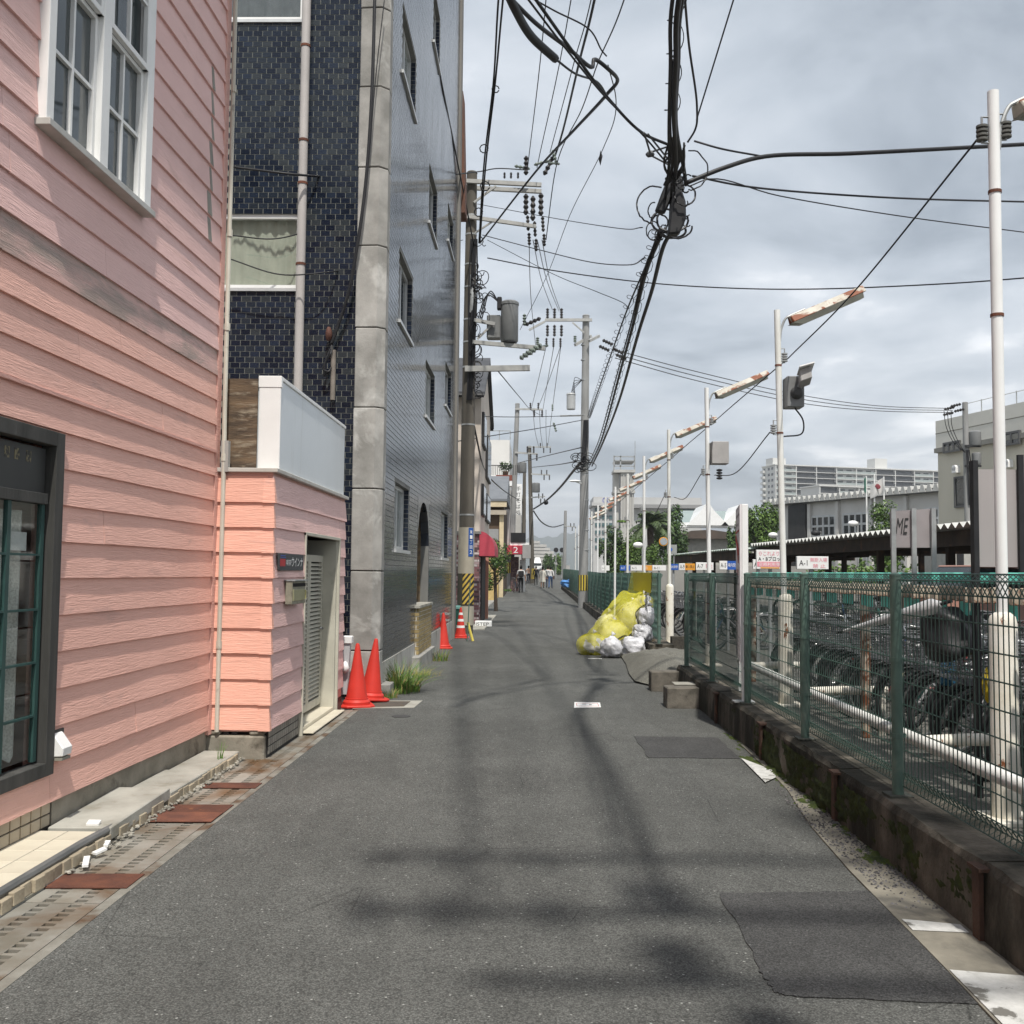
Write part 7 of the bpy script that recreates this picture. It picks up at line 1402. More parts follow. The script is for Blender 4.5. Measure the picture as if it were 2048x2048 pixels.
blk('nearest concrete block beside the kerb, with a white streak', 1334, 1417, 1418, 1375, .235, .36, dk); blk('second concrete block, against the ramp', 1302, 1383, 1376, 1340, .26, .3, dk)
blk('dark crumbling concrete block standing in the fence opening', 1343, 1303, 1373, 1264, .30, .22, pm('crumbly', (.075, .068, .055), (.035, .032, .028), 22, .95, .9, 60))
a = PG(1345, 1412); tag(MB().box(a[0]+.03, a[1]+.02, .242, a[0]+.28, a[1]+.3, .252).build('pale_slab', M['slab']), 'pale broken slab lying on the nearest concrete block', 'slab')
# ------------------------------------------------------------------ canopy over the rear bicycle stands
DKR = pm('dark_rust', (.055, .038, .028), (.03, .024, .02), 3, .9, c3=(.11, .055, .03), sc3=2, lo3=.58, hi3=.7)
def canopy(label, A, B, wid, z, pitch, amp, mat, fas=None, drop=.35, ext=(0, 0)):
    A = np.array(A[:2]); B = np.array(B[:2]); d = B-A; L_ = np.linalg.norm(d); d /= L_; A = A-d*ext[0]; L_ += ext[0]+ext[1]; n_ = np.array([d[1], -d[0]])
    if n_[0] < 0: n_ = -n_
    t = thing('canopy', label, 'canopy', (A[0], A[1], 0)); mb = MB(); k = int(L_/pitch)
    for i in range(2*k+1):
        p = A+d*(i*pitch/2); zz = z+(amp if i % 2 else 0)
        for w_, s in ((-.25, 0), (wid, .35)): q = p+n_*w_; mb.v.append((q[0], q[1], zz+s))
    for i in range(2*k): mb.f.append([2*i, 2*i+2, 2*i+3, 2*i+1]); mb.m.append(0)
    mb.build('roof_sheet', mat, t); P = lambda s, w_, zz: (*(A+d*s+n_*w_), zz)
    mb = MB(); mb.hexa([P(0, .0, z-drop), P(L_, .0, z-drop), P(L_, .18, z-drop), P(0, .18, z-drop), P(0, .0, z-.02), P(L_, .0, z-.02), P(L_, .18, z-.02), P(0, .18, z-.02)]); mb.build('edge_beam', DKR, t)
    for w_ in (1.8, 3.6, wid-.3): mb = MB(); mb.hexa([P(0, w_, z-.2), P(L_, w_, z-.2), P(L_, w_+.12, z-.2), P(0, w_+.12, z-.2), P(0, w_, z), P(L_, w_, z), P(L_, w_+.12, z), P(0, w_+.12, z)]); mb.build('purlin', DKR, t)
    i = 2.0
    while i < L_:
        for w_ in (.5, wid-.4): c = P(i, w_, 0); MB().box(c[0]-.08, c[1]-.08, .04, c[0]+.08, c[1]+.08, z-.02).build('column', DKR, t)
        mb = MB(); mb.hexa([P(i-.05, .1, z-.35), P(i+.05, .1, z-.35), P(i+.05, wid, z-.3), P(i-.05, wid, z-.3), P(i-.05, .1, z-.2), P(i+.05, .1, z-.2), P(i+.05, wid, z-.15), P(i-.05, wid, z-.15)]); mb.build('rafter', DKR, t); i += 4.0
    return P
RS = pm('roof_sheet', (.50, .50, .48), (.40, .40, .38), 2, .6)
A_, B_ = PG(1942, 1046, 2.65), PG(1508, 1089, 2.65); canopy('long corrugated canopy over the rear bicycle stands', A_, B_, 5.5, 2.55, .34, .12, RS, ext=(8, 0))
A_, B_ = PG(1472, 1096, 2.5), PG(1349, 1108, 2.5); canopy('far low canopy with a pale green edge left of the long one', A_, B_, 5, 2.42, .3, .06, pm('green_sheet', (.34, .42, .38), (.45, .48, .44), 2, .6))
for k in range(8): bike(k, (9.4-.05*k*2, 22+k*2.0, .052), (0, 0, .1), 'parked bicycle under the long canopy, '+ordn[k]+' from its near end')
# low wall, pale shed, hedge under the canopy
tag(MB().box(5.2, 58, 0, 19, 58.3, 2.05).build('block_wall', pm('block_wall', (.30, .29, .27), (.24, .235, .22), 1, .9)), 'long low grey block wall behind the far signs', 'wall')
t = thing('louvre_shed', 'pale shed wall with dark slots seen under the canopy', 'shed', (24, 46, 0)); MB().box(18.5, 46, 0, 30, 49, 2.9).build('wall', pm('shed_wall', (.42, .41, .38)), t); [MB().box(18.8+k*.75, 45.96, 1.9, 19.1+k*.75, 46, 2.7).build('slot', M['black'], t) for k in range(12)]
mb = MB(); leaf_cloud(mb, (15.5, 50, 1.5), (3.2, .6, .8), 1400, .12, 31); t = thing('hedge', 'green hedge seen through the dark canopy', 'hedge', (15.5, 50, 0)); mb.build('foliage', LP, t)
# pinkish parked car roof behind the fence
def car(label, loc, rot, col):
    t = thing('parked_car', label, 'car', (0, 0, 0)); m = pm('car_paint', col, None, 2, .3, spec=.6); w_ = .74
    pr = [(-1.7, .25), (1.7, .25), (1.72, .6), (1.5, .82), (.85, .92), (.45, 1.40), (-.9, 1.46), (-1.5, 1.0), (-1.72, .9)]
    MB().prism([(x, -w_, z) for x, z in pr[:4]+[(.85, .92), (-1.5, .98)]+pr[7:]], (0, 2*w_, 0)).build('body', m, t, bev=.06)
    MB().hexa([(-1.45, -.66, .95), (.85, -.66, .92), (.85, .66, .92), (-1.45, .66, .95), (-.95, -.55, 1.42), (.4, -.55, 1.40), (.4, .55, 1.40), (-.95, .55, 1.42)]).build('cabin_glass', M['glass'], t, bev=.03); MB().box(-.95, -.56, 1.41, .42, .56, 1.46).build('roof', m, t, bev=.03)
    for x in (-1.05, 1.1):
        for y in (-w_, w_): wh = MB().cyl((x, y-.09, .3), (x, y+.09, .3), .3, n=20).build('wheel', M['black'], t, smooth=True); MB().cyl((x, y-.10, .3), (x, y+.10, .3), .17, n=14).build('rim', M['alu'], wh)
    for y in (-.5, .5): MB().box(1.66, y-.14, .6, 1.73, y+.14, .72).build('headlight', M['alu'], t, bev=.02)
    t.location = loc; t.rotation_euler = rot; return t
a = PY(1912, 1130, 21); car('dusty pink car behind the fence near the right edge', (a[0]+.8, 21, .32), (0, 0, .25), (.42, .22, .17))
# ------------------------------------------------------------------ buildings on the right
def face(A, B):
    A = np.array(A, float)[:2]; B = np.array(B, float)[:2]; d = B-A; L_ = np.linalg.norm(d); d /= L_; n_ = np.array([d[1], -d[0]])
    if n_.dot(A) > 0: n_ = -n_          # towards the viewer
    return (lambda u, o, z: (*(A+d*u+n_*o), z)), L_, (lambda px, py: (lambda p: ((np.array(p[:2])-A).dot(d), p[2]))(PP(px, py, (*A, 0), (*n_, 0))))
def prism_bld(P, L_, dep, z1, mat, t, name='wall', z0=0): mb = MB(); PB(mb, P, 0, L_, -dep, 0, z0, z1); return mb.build(name, mat, t)
def winpart(t, P, u0, u1, z0, z1, nx, nz, fr=.12, mat=None, glass=None):
    mb = MB(); PB(mb, P, u0, u1, .0, .06, z0, z1); w_ = mb.build('window', glass or M['glass'], t)
    mb = MB()
    for k in range(nx+1): u = u0+(u1-u0)*k/nx; PB(mb, P, u-fr/2, u+fr/2, .02, .12, z0, z1)
    for k in range(nz+1): z = z0+(z1-z0)*k/nz; PB(mb, P, u0-fr/2, u1+fr/2, .021, .119, z-fr/2, z+fr/2)
    mb.build('frame', mat or M['alu'], w_); return w_
A_, B_ = PY(1545, 1080, 82), PY(1900, 1080, 66.5); P, L_, uv = face(A_, B_); t = thing('gym_hall', 'long grey hall with serrated white roof edge and tall windows', 'building', (A_[0], 80, 0)); zt = uv(1720, 997)[1]
prism_bld(P, L_, 20, zt, pm('gym_wall', (.62, .61, .585), (.56, .55, .525), .6, .85, c3=(.38, .375, .355), sc3=.7, lo3=.58, hi3=.75, st3=(1, 1, .3)), t)
mb = MB(); k = 0; n_ = int(L_/.55)
for i in range(n_): mb.prism([P(i*.55, .6, zt+.02), P(i*.55+.54, .6, zt+.02), P(i*.55+.36, .6, zt+.5), P(i*.55+.18, .6, zt+.5)], np.array(P(0, -20, 0))-np.array(P(0, .6, 0)))
mb.build('roof_ribs', RS, t); mb = MB(); PB(mb, P, -.5, L_, -20, .55, zt-.02, zt+.25); mb.build('roof', flat('gym_roof', (.16, .16, .16)), t)
for a, b, c, d_ in ((1625, 1672, 1034, 1071), (1688, 1738, 1029, 1068), (1756, 1800, 1026, 1066), (1852, 1880, 1018, 1055)): u0, z1 = uv(a, c); u1, z0 = uv(b, d_); winpart(t, P, u0, u1, z0, z1, 4, 2, .16)
u0, z1 = uv(1582, 1011); u1, z0 = uv(1616, 1078); mb = MB(); PB(mb, P, u0, u1, 0, .3, 0, zt-.1); mb.build('dark_screen', pm('dark_screen', (.035, .036, .038), (.055, .055, .055), 1.5, .7), t)
for px in (1622, 1678, 1745, 1815): u, _ = uv(px, 1030); mb = MB(); PB(mb, P, u-.15, u+.15, 0, .25, 0, zt-.1); mb.build('pilaster', bpy.data.materials['gym_wall'], t)
A_, B_ = PY(1877, 1000, 56), PY(2120, 1000, 47.5); P, L_, uv = face(A_, B_); t = thing('beige_building', 'large beige windowless building at the right edge', 'building', (A_[0], 56, 0)); zt = uv(1960, 824)[1]; zl = uv(1960, 886)[1]
mb = MB(); PB(mb, P, 0, L_, -18, 0, 0, zl-.15); mb.build('lower_wall', pm('beige_low', (.60, .565, .47), (.54, .51, .42), .6, .85, st=(1, 1, .3)), t)
mb = MB(); PB(mb, P, 0, L_, -18, .12, zl+.1, zt); mb.build('upper_wall', pm('beige_up', (.70, .68, .615), (.64, .62, .56), .6, .85), t); mb = MB(); PB(mb, P, -.05, L_, -18, .2, zl-.15, zl+.1); mb.build('ledge', flat('ledge_grey', (.27, .26, .23)), t)
mb = MB(); zj_ = uv(1960, 852)[1]; PB(mb, P, 0, L_, .121, .13, zj_, zj_+.05); mb.build('joint', flat('joint_grey', (.25, .24, .2)), t)
for a, b, c, d_, nx in ((1998, 2046, 871, 886, 3), (1894, 1925, 888, 900, 3), (1912, 1936, 956, 1012, 1)): u0, z1 = uv(a, c); u1, z0 = uv(b, d_); P_ = (lambda u, o, z: P(u, o+.12, z)) if d_ < 950 else P; winpart(t, P_, u0, u1, z0, z1, nx, 1, .1, flat('win_dark_frame', (.12, .12, .12)))
for a, c in ((1917, 940), (2022, 929)): u, z = uv(a, c); mb = MB(); PB(mb, P, u-.16, u+.16, 0, .3, z-.15, z+.12); mb.tube([P(u, 0, z+.1), P(u, .3, z+.1)], .16, 12); mb.build('vent_hood', M['white'], t)
mb = MB(); 
for k in range(7): p_ = P(1+k*1.3, -1, zt); mb.cyl(p_, (p_[0], p_[1], zt+.9), .03, n=5)
mb.tube([P(1, -1, zt+.85), P(9, -1, zt+.85)], .02, 5); mb.build('roof_rail', M['galv'], t)
# pole in front of it
yq = 50; tp = PY(1930, 806, yq); bs_ = PY(1938, 1100, yq); t = pole('utility_pole', 'grey pole with transformers before the beige building', (bs_[0], yq, 0), (tp[0], yq, tp[2]), .17, .13, M['poleconc2'])
for px, py in ((1895, 818), (1908, 812), (1915, 822), (1893, 829)): mb = MB(); insul(mb, PY(px+14, py-4, yq-.2), .5, .08, (-1, 0, -.25)); mb.build('insulator', INS, t, smooth=True)
for px, py, s in ((1950, 878, .28), (1953, 918, .22)): c = PY(px, py, yq-.1); MB().lathe([(s*.9, 0), (s, .05), (s, s*2.4), (s*.7, s*2.6)], (c[0], c[1], c[2]-s*1.2), 16).build('transformer', TRF, t, smooth=True); MB().bar(PY(1930, py+14, yq-.2), PY(1962, py+14, yq-.2), .12, .1).build('crossarm', M['black'], t)
for k in range(3): MB().tube(catmull([PY(1888+k*7, 822, yq-.2), PY(1892+k*6, 852, yq-.2), PY(1908+k*5, 886, yq-.2), PY(1930, 905, yq-.2)], 6), .018, 4).build('jumper', M['wire'], t)
mb = MB(); [mb.tube(catmull([PY(1932+k*3, 900, yq-.2), PY(1936+k*4, 950, yq-.22), PY(1938+k*2, 1010, yq-.2)], 5), .03, 5) for k in range(3)]; mb.build('cables', M['wire'], t)
# ------------------------------------------------------------------ apartment slab
def apartment(label, px0, px1, pytop, y0, y1, floors, bays, side=None, seed=1):
    A_, B_ = PY(px0, 1000, y0), PY(px1, 1000, y1); P, L_, uv = face(A_, B_); zt = PY(px0, pytop, y0)[2]; t = thing('apartment_block', label, 'apartment building', (A_[0], y0, 0)); fh = 3.0
    rg = random.Random(seed); W1 = pm('apt_wall%d' % seed, (.62, .62, .60), (.56, .56, .54), .1, .85); DK = [pm('apt_dark%d' % seed, (.05, .053, .058), (.035, .038, .042), .5, .6), pm('apt_light%d' % seed, (.34, .38, .37), (.28, .32, .31), .5, .5)]
    mb = MB(); PB(mb, P, 0, L_, -14, -1.6, 0, zt); mb.build('wall', W1, t)
    for f in range(floors):
        z = zt-fh*(f+1); mb = MB(); PB(mb, P, -.3 if f % 1 == 0 else 0, L_, -1.6, .15, z-.12, z+.14); mb.build('floor_slab', W1, t)
        for b in range(bays):
            u0, u1 = L_*b/bays+.25, L_*(b+1)/bays-.25; kk = [0, 1, 0, 0, 1, 1, 0, 0, 1][(b+seed) % 9]
            mb = MB(); PB(mb, P, u0, u1, -.1, 0, z+.14, z+1.25); mb.build('balcony_panel', DK[kk], t)
            mb = MB(); w_ = (u1-u0)/5
            for q_ in (.6, 2.9): PB(mb, P, u0+w_*q_, u0+w_*(q_+1.4), -1.6, -1.55, z+.2, z+2.2)
            mb.build('window', M['glass'], t)
            if kk == 0: mb = MB(); PB(mb, P, u0, u1, -1.59, -1.57, z+.14, z+2.85); mb.build('dark_back', DK[0], t)
    for b in range(bays+1): u = L_*b/bays; mb = MB(); PB(mb, P, u-.2, u+.2, -1.6, .1, 0, zt); mb.build('column', W1, t)
    mb = MB(); PB(mb, P, -.6, L_+.3, -14, .4, zt, zt+.5); mb.build('roof', W1, t)
    return P, L_, zt, t, W1
P, L_, zt, t, W1 = apartment('big distant apartment slab with rows of grey balconies', 1552, 1905, 930, 520, 549, 15, 9, seed=1)
for a, b in ((.0, .07), (.57, .64)): mb = MB(); PB(mb, P, L_*a, L_*b, -10, -3, zt+.5, zt+(4 if a == 0 else 6)); mb.build('penthouse', W1, t)
for f in range(14):
    z = zt-3.0*(f+1)
    for o0 in (-12.5, -8.0, -4.5): mb = MB(); PB(mb, P, -.12, -.02, o0, o0+1.8, z+.9, z+2.2); mb.build('window', M['glass'], t)
    mb = MB(); PB(mb, P, -1.4, -.02, -13.5, -10.5, z-.12, z+1.1); mb.build('balcony_panel', W1, t)
apartment('lower wing of the apartments in front of the big slab', 1640, 1905, 972, 430, 452, 8, 7, seed=3)
# flags
for px, py0, col, lab in ((1734, 952, (.02, .22, .14), 'flag pole with a small green flag'), (1750, 948, None, 'bare flag pole between the two flags'), (1769, 953, (.62, .61, .60), 'flag pole flying the white flag with a red emblem')):
    b = PY(px, 1090, 62); tpz = PY(px, py0, 62)[2]; t = thing('flag_pole', lab, 'flag pole', (b[0], 62, 0)); MB().tube([(b[0], 62, 0), (b[0], 62, tpz)], [.07, .04], 10).build('pole', M['white'], t, smooth=True)
    if col:
        w_ = PY(px-28 if col[0] > .3 else px-5, 960, 62)[0]-b[0]; mb = MB(); n = 12
        for i in range(n+1): s = i/n; x = b[0]+w_*s; yy = 62+.12*math.sin(s*7); z1 = tpz-.05-s*.5*(1 if col[0] > .3 else .2); mb.v += [(x, yy, z1), (x, yy, z1-(.95 if col[0] > .3 else 1.0)+.15*s)]
        for i in range(n): mb.f.append([2*i, 2*i+1, 2*i+3, 2*i+2]); mb.m.append(0)
        f = mb.build('flag', flat('flag_cloth%d' % px, col), t, smooth='all')
        if col[0] > .3: MB().blob((b[0]+w_*.5, 61.86, tpz-.62), (.17, .02, .13), 12, 6, .35, 4).build('emblem', flat('emblem_red', (.25, .05, .06)), t)
# low brown-roofed house, station roof, grey office and tower
yq = 88; a, b = PY(1385, 1110, yq), PY(1506, 1110, yq); t = thing('low_hall', 'low pale hall with a wide brown roof', 'building', (a[0], yq, 0)); ze = PY(1440, 1078, yq)[2]; zp = PY(1420, 1060, yq)[2]; MB().box(a[0], yq, 0, b[0]+4, yq+12, ze).build('wall', pm('hall_wall', (.44, .43, .39)), t)
xp = PY(1418, 1060, yq)[0]; MB().prism([(a[0]-.8, yq-.6, ze), (b[0]+5, yq-.6, ze), (b[0]+5, yq-.6, ze+.35), (xp+2.5, yq-.6, ze+.45), (xp, yq-.6, zp), (xp-1.6, yq-.6, zp-.1), (a[0]-.8, yq-.6, ze+.25)], (0, 13, 0)).build('roof', pm('brown_roof', (.10, .075, .06), (.075, .06, .05), 1, .7), t)
yq = 150; t = thing('station_hall', 'white arched station roof with green skylights', 'building', (22, yq, 0)); a, b = PY(1352, 1060, yq), PY(1580, 1060, yq); zf = PY(1400, 1046, yq)[2]; zr_ = PY(1400, 1022, yq)[2]
MB().box(a[0], yq, 0, b[0], yq+20, zf-1.6).build('wall', pm('station_wall', (.60, .60, .57)), t); MB().prism([(a[0]-1, yq-1.2, zf), (b[0], yq-1.2, zf), (b[0], yq-1.2, zf-.7), (a[0]-1, yq-1.2, zf-.7)], (0, 2, 0)).build('fascia', M['white'], t)
mb = MB(); mb.add([(a[0]-.5, yq-1.1, zf), (b[0], yq-1.1, zf), (b[0], yq+9, zr_+.6), (a[0]+2, yq+9, zr_+.6)], [(0, 1, 2, 3)]); mb.build('skylight', pm('skylight', (.27, .33, .30), (.22, .28, .26), .7, .2), t)
for px in (1412, 1480): x = PY(px, 1040, yq)[0]; MB().prism([(x-3, yq-1.6, zf-.4), (x+3, yq-1.6, zf-.4), (x+.9, yq-1.6, zr_), (x+.3, yq-1.6, zr_+.9), (x-.3, yq-1.6, zr_+.9), (x-.9, yq-1.6, zr_)], (0, 9, 0)).build('roof_horn', M['white'], t)
for k in range(14): x = a[0]+1+k*1.15; MB().box(x, yq-.05, zf-3.0, x+.95, yq, zf-1.75).build('window', M['glass'], t)
yq = 210; t = thing('grey_office', 'wide grey office block with blue letters and window bands', 'building', (12, yq, 0)); P0 = lambda px, py: PY(px, py, yq)
def bx(px0, px1, py0, py1, name, mat, dy=0, dep=12): a, b = P0(px0, py1), P0(px1, py0); return MB().box(a[0], yq+dy, a[2], b[0], yq+dy+dep, b[2]).build(name, mat, t)
GW = pm('office_wall', (.46, .46, .455), (.42, .42, .415), .3, .7); bx(1186, 1232, 994, 1145, 'wall', GW); bx(1183, 1234, 1006, 1012, 'eave', GW, -1.5); bx(1262, 1405, 995, 1145, 'wall', GW, 1); bx(1262, 1407, 1010, 1016, 'eave', flat('eave_grey', (.26, .26, .26)), -.5, 2)
for k in range(6):
    for j in range(3): bx(1190+j*14, 1201+j*14, 1016+k*15, 1023+k*15, 'window', pm('office_glass', (.06, .11, .12), (.10, .16, .17), .5, .15) if k+j == 0 else bpy.data.materials['office_glass'], -.2, .3)
for k in range(16): bx(1345+k*3.6, 1348+k*3.6, 1018, 1026, 'window', bpy.data.materials['office_glass'], .7, .4)
a = P0(1205, 1006); text('letters', 'OL', (a[0], yq-.05, a[2]), (1, 0, 0), (0, 0, 1), 1, flat('letter_blue', (.02, .04, .35)), t, fit=(1.5, 1.1))
yq = 180; t = thing('water_tower', 'pale concrete tower with an open steel top', 'tower', (17, yq, 0)); TC = pm('tower_concrete', (.46, .45, .425), (.38, .375, .355), .4, .85, st=(1, 1, .2))
for a_, b_ in ((1228, 1240), (1241, 1268)): bx(a_, b_, 946, 1145, 'shaft', TC, (0 if a_ > 1235 else 1.5), 3)
for k in range(4): bx(1246+k*6, 1248+k*6, 950, 1050, 'rib', TC, -.25, .3)
for py in (940, 981): bx(1227, 1270, py, py+5, 'ring', TC, -.4, 5)
mb = MB()
for px in (1228, 1241, 1269):
    for py in (): pass
    a, b = P0(px, 945), P0(px, 911); mb.box(a[0]-.12, yq, a[2], a[0]+.12, yq+.25, b[2])
for py in (913, 921, 932): a, b = P0(1228, py), P0(1269, py); mb.box(a[0], yq, a[2]-.1, b[0], yq+.2, a[2]+.1)
mb.build('steel_cage', M['galv'], t); bx(1229, 1268, 920, 924, 'deck', TC, .3, 4); a, b = P0(1270, 945), P0(1270, 882); MB().cyl((a[0], yq, a[2]), (a[0], yq, b[2]), .06, n=6).build('aerial', M['galv'], t)
# ------------------------------------------------------------------ trees
def T_(label, px, pyb, y, h_px, w_px, n, size, seed, mats=None, cz=.62, z0=0): s = y/2050; b = PY(px, 1100, y); h = CH+(1146-h_px)*s; tree(label, (b[0], y, z0), h, (w_px*s/2, w_px*s/2.4, h*.42), n, size, seed, mats, cz)
T_('dark broad tree behind the palm', 1338, 0, 85, 1012, 70, 3200, .22, 41, LF)
T_('drooping green tree left of the palm', 1262, 0, 80, 1042, 66, 3200, .20, 42, [LF[0], LP[0]], .56); T_('drooping green tree behind the tower foot', 1226, 0, 84, 1052, 50, 2200, .20, 43, LF, .56); T_('light green bush tree below the palm', 1308, 0, 72, 1074, 34, 1500, .15, 44, LP, .55)
T_('fan shaped green tree left of the grey hall', 1512, 0, 72, 1012, 84, 2600, .2, 45, [LF[0], LP[0]], .66); T_('small dark tree beside the tall sign pylon', 1472, 0, 78, 1036, 46, 1600, .2, 46, LF, .6)
T_('clipped pine before the grey hall windows', 1785, 0, 60, 1024, 110, 3000, .15, 47, [LP[0], LF[0]], .72); T_('shrub tree at the far street end', 1098, 0, 190, 1104, 30, 900, .3, 48, LF, .55); T_('yellowish shrub tree at the far street end', 1120, 0, 185, 1106, 20, 700, .3, 49, LP, .55); T_('leafy bush behind the low wall by the mirror', 1345, 0, 66, 1090, 50, 1500, .14, 50, LF, .55)
# palm
yq = 76; b = PY(1300, 1100, yq); hz = PY(1300, 1050, yq)[2]; t = thing('palm_tree', 'tall palm tree with arching fronds', 'palm tree', (b[0], yq, 0)); mb = MB(); mb.tube([(b[0], yq, 0), (b[0]+.1, yq, hz*.5), (b[0], yq, hz)], [.35, .28, .24], 10); mb.build('trunk', BARK, t, smooth=True)
rg = random.Random(5); mb = MB()
for k in range(38):
    a = rg.uniform(0, 6.283); el = rg.uniform(.05, 1.25); L_ = rg.uniform(1.7, 2.3); P_ = []
    for i in range(9): s = i/8; r = L_*s*math.cos(el)*(1-.1*s); P_.append(np.array([b[0]+r*math.cos(a), yq+r*math.sin(a), hz+L_*s*math.sin(el)-1.25*s*s*(1.15-.5*math.sin(el))]))
    for i in range(1, 9):
        d = P_[i]-P_[i-1]; d /= np.linalg.norm(d); sd_ = np.cross(d, [0, 0, 1]); sd_ /= max(np.linalg.norm(sd_), 1e-5); w_ = .42*math.sin(math.pi*(i/9)**.7)+.05
        for j in range(3):
            p = P_[i-1]+(P_[i]-P_[i-1])*j/3
            for s in (1, -1): e_ = p+sd_*s*w_+d*.18-np.array([0, 0, .14]); mb.add([p, p+d*.11, e_+d*.03, e_], [(0, 1, 2, 3)])
mb.build('fronds', [pm('palm_leaf', (.09, .125, .05), (.055, .085, .035), 3, .5, rnd=.35)], t)
# convex mirror, blue sign, small park lamps
yq = 48; c = PY(1327, 1083, yq); t = thing('convex_mirror', 'round convex traffic mirror with an orange rim', 'traffic mirror', (c[0], yq, 0)); MB().cyl((c[0]+.24, yq, 0), (c[0]+.24, yq, c[2]+.2), .035, n=8).build('post', M['galv'], t); MB().cyl((c[0], yq-.04, c[2]), (c[0], yq+.06, c[2]), .21, n=24).build('rim', MORG, t); MB().cyl((c[0], yq-.06, c[2]), (c[0], yq-.041, c[2]), .165, .175, 24).build('mirror', pm('mirror', (.5, .52, .52), None, 3, .1, metal=.9), t)
c = PY(1344, 1099, 47); t = thing('bicycle_sign', 'grey square sign with a blue disc beside the mirror', 'sign', (c[0], 47, 0)); MB().box(c[0]-.22, 47, c[2]-.22, c[0]+.22, 47.05, c[2]+.22).build('board', pm('sign_grey', (.30, .31, .30)), t); MB().cyl((c[0]-.06, 46.98, c[2]), (c[0]-.06, 46.995, c[2]), .08, n=20).build('blue_disc', MBLUE, t); MB().cyl((c[0]+.1, 47.08, 0), (c[0]+.1, 47.08, c[2]+.2), .03, n=8).build('post', M['galv'], t)
for px, py, y, lab in ((1276, 1090, 56, 'small white globe lamp behind the far fence'), (1546, 1070, 60, 'white dome lamp beside the second lamp post'), (1632, 1066, 58, 'dark round lamp before the hall windows'), (1706, 1047, 55, 'flat white street lamp before the hall windows')):
    c = PY(px, py, y); t = thing('park_lamp', lab, 'lamp', (c[0], y, 0)); MB().cyl((c[0]+.25, y, 0), (c[0]+.25, y, c[2]+.1), .05, n=8).build('post', M['galv'], t); MB().blob((c[0], y, c[2]), (.28, .2, .16), 12, 8, 0).build('lamp_head', M['white'] if 'dark' not in lab else M['black'], t, smooth='all')
# ------------------------------------------------------------------ end of the street
t = thing('hill', 'x', None); bpy.data.objects.remove(t); mb = MB(); n = 60; yq = 3600; rg = random.Random(4)
for i in range(n+1):
    px = 880+i*9; hpx = 1068+26*abs((px-1130)/150)**1.3-7*math.sin(i*.7)*.5-3*math.sin(i*1.9); x = PY(px, hpx, yq)[0]; z = max(15, PY(px, hpx, yq)[2]); mb.v += [(x, yq-900, 0), (x, yq-300, z*.55*rg.uniform(.9, 1.1)), (x, yq, z), (x, yq+700, 0)]
for i in range(n):
    for j in range(3): mb.f.append([i*4+j, i*4+4+j, i*4+5+j, i*4+1+j]); mb.m.append(0)
o = mb.build('hills', pm('wooded_hill', (.035, .055, .03), (.025, .04, .024), .01, 1.0), smooth='all'); o['kind'] = 'structure'
yq = 420; t = thing('terraced_flats', 'stepped grey terraced flats beyond the street end', 'apartment building', (2, yq, 0)); TF = pm('terrace_wall', (.42, .41, .39), (.36, .35, .33), .3, .85)
for k in range(7): a, b = PY(1066, 1086+k*7, yq), PY(1080+k*7+(6 if k else 0), 1083+k*7, yq); MB().box(a[0], yq-k*2, a[2]-.2, b[0], yq+8-k*2, b[2]+.2).build('terrace', TF, t); MB().box(a[0], yq-k*2+.8, a[2]-1.3, b[0]-.6, yq+8-k*2, a[2]-.2).build('window_band', M['glass'], t)
MB().box(PY(1062, 1100, yq)[0], yq+2, 0, PY(1140, 1100, yq)[0], yq+10, PY(1066, 1130, yq)[2]).build('lower_storeys', TF, t)
def truck(label, px, py0, py1, y):
    a, b = PY(px[0], py1, y), PY(px[1], py0, y); w_ = b[0]-a[0]; h = b[2]-a[2]; z = a[2]; t = thing('white_truck', label, 'truck', ((a[0]+b[0])/2, y, z)); MB().box(a[0], y, z+.15*h, b[0], y+5, z+.62*h).build('cab', M['white'], t, bev=.08); MB().hexa([(a[0]+.1*w_, y+.1, z+.62*h), (b[0]-.1*w_, y+.1, z+.62*h), (b[0]-.1*w_, y+4, z+.62*h), (a[0]+.1*w_, y+4, z+.62*h), (a[0]+.25*w_, y+.8, z+h), (b[0]-.25*w_, y+.8, z+h), (b[0]-.25*w_, y+4, z+h), (a[0]+.25*w_, y+4, z+h)]).build('wind_deflector', M['white'], t)
    MB().box(a[0]+.06*w_, y-.03, z+.42*h, b[0]-.06*w_, y+.1, z+.60*h).build('windscreen', M['glass'], t)
    for x in (a[0]+.14*w_, b[0]-.14*w_): MB().cyl((x-.12, y+.6, z+.14*h), (x+.12, y+.6, z+.14*h), .14*h, n=14).build('wheel', M['black'], t); MB().box(x-.18, y-.04, z+.22*h, x+.18, y, z+.3*h).build('headlight', M['alu'], t)
truck('white truck facing the viewer at the far street end', (1066, 1084), 1115, 1143, 160)
tag(MB().blob(PY(1137, 1167, 66), (.45, .5, .28), 14, 8, .3, 7).build('blue_tarpaulin', pm('tarp', (.06, .20, .50), (.10, .28, .6), 4, .5)), 'blue tarpaulin bundle at the far kerb', 'tarpaulin')
for px, lab in ((1112, 'left'), (1124, 'right')): c = PY(px, 1100, 140); t = thing('round_mirror', 'dark back of a round street mirror far off, '+lab+' one', 'traffic mirror', (c[0], 140, 0)); MB().cyl((c[0], 140, 0), (c[0], 140, c[2]), .06, n=6).build('post', M['galv'], t); MB().cyl((c[0], 139.9, c[2]), (c[0], 140, c[2]), .33, n=16).build('disc', M['black'], t)
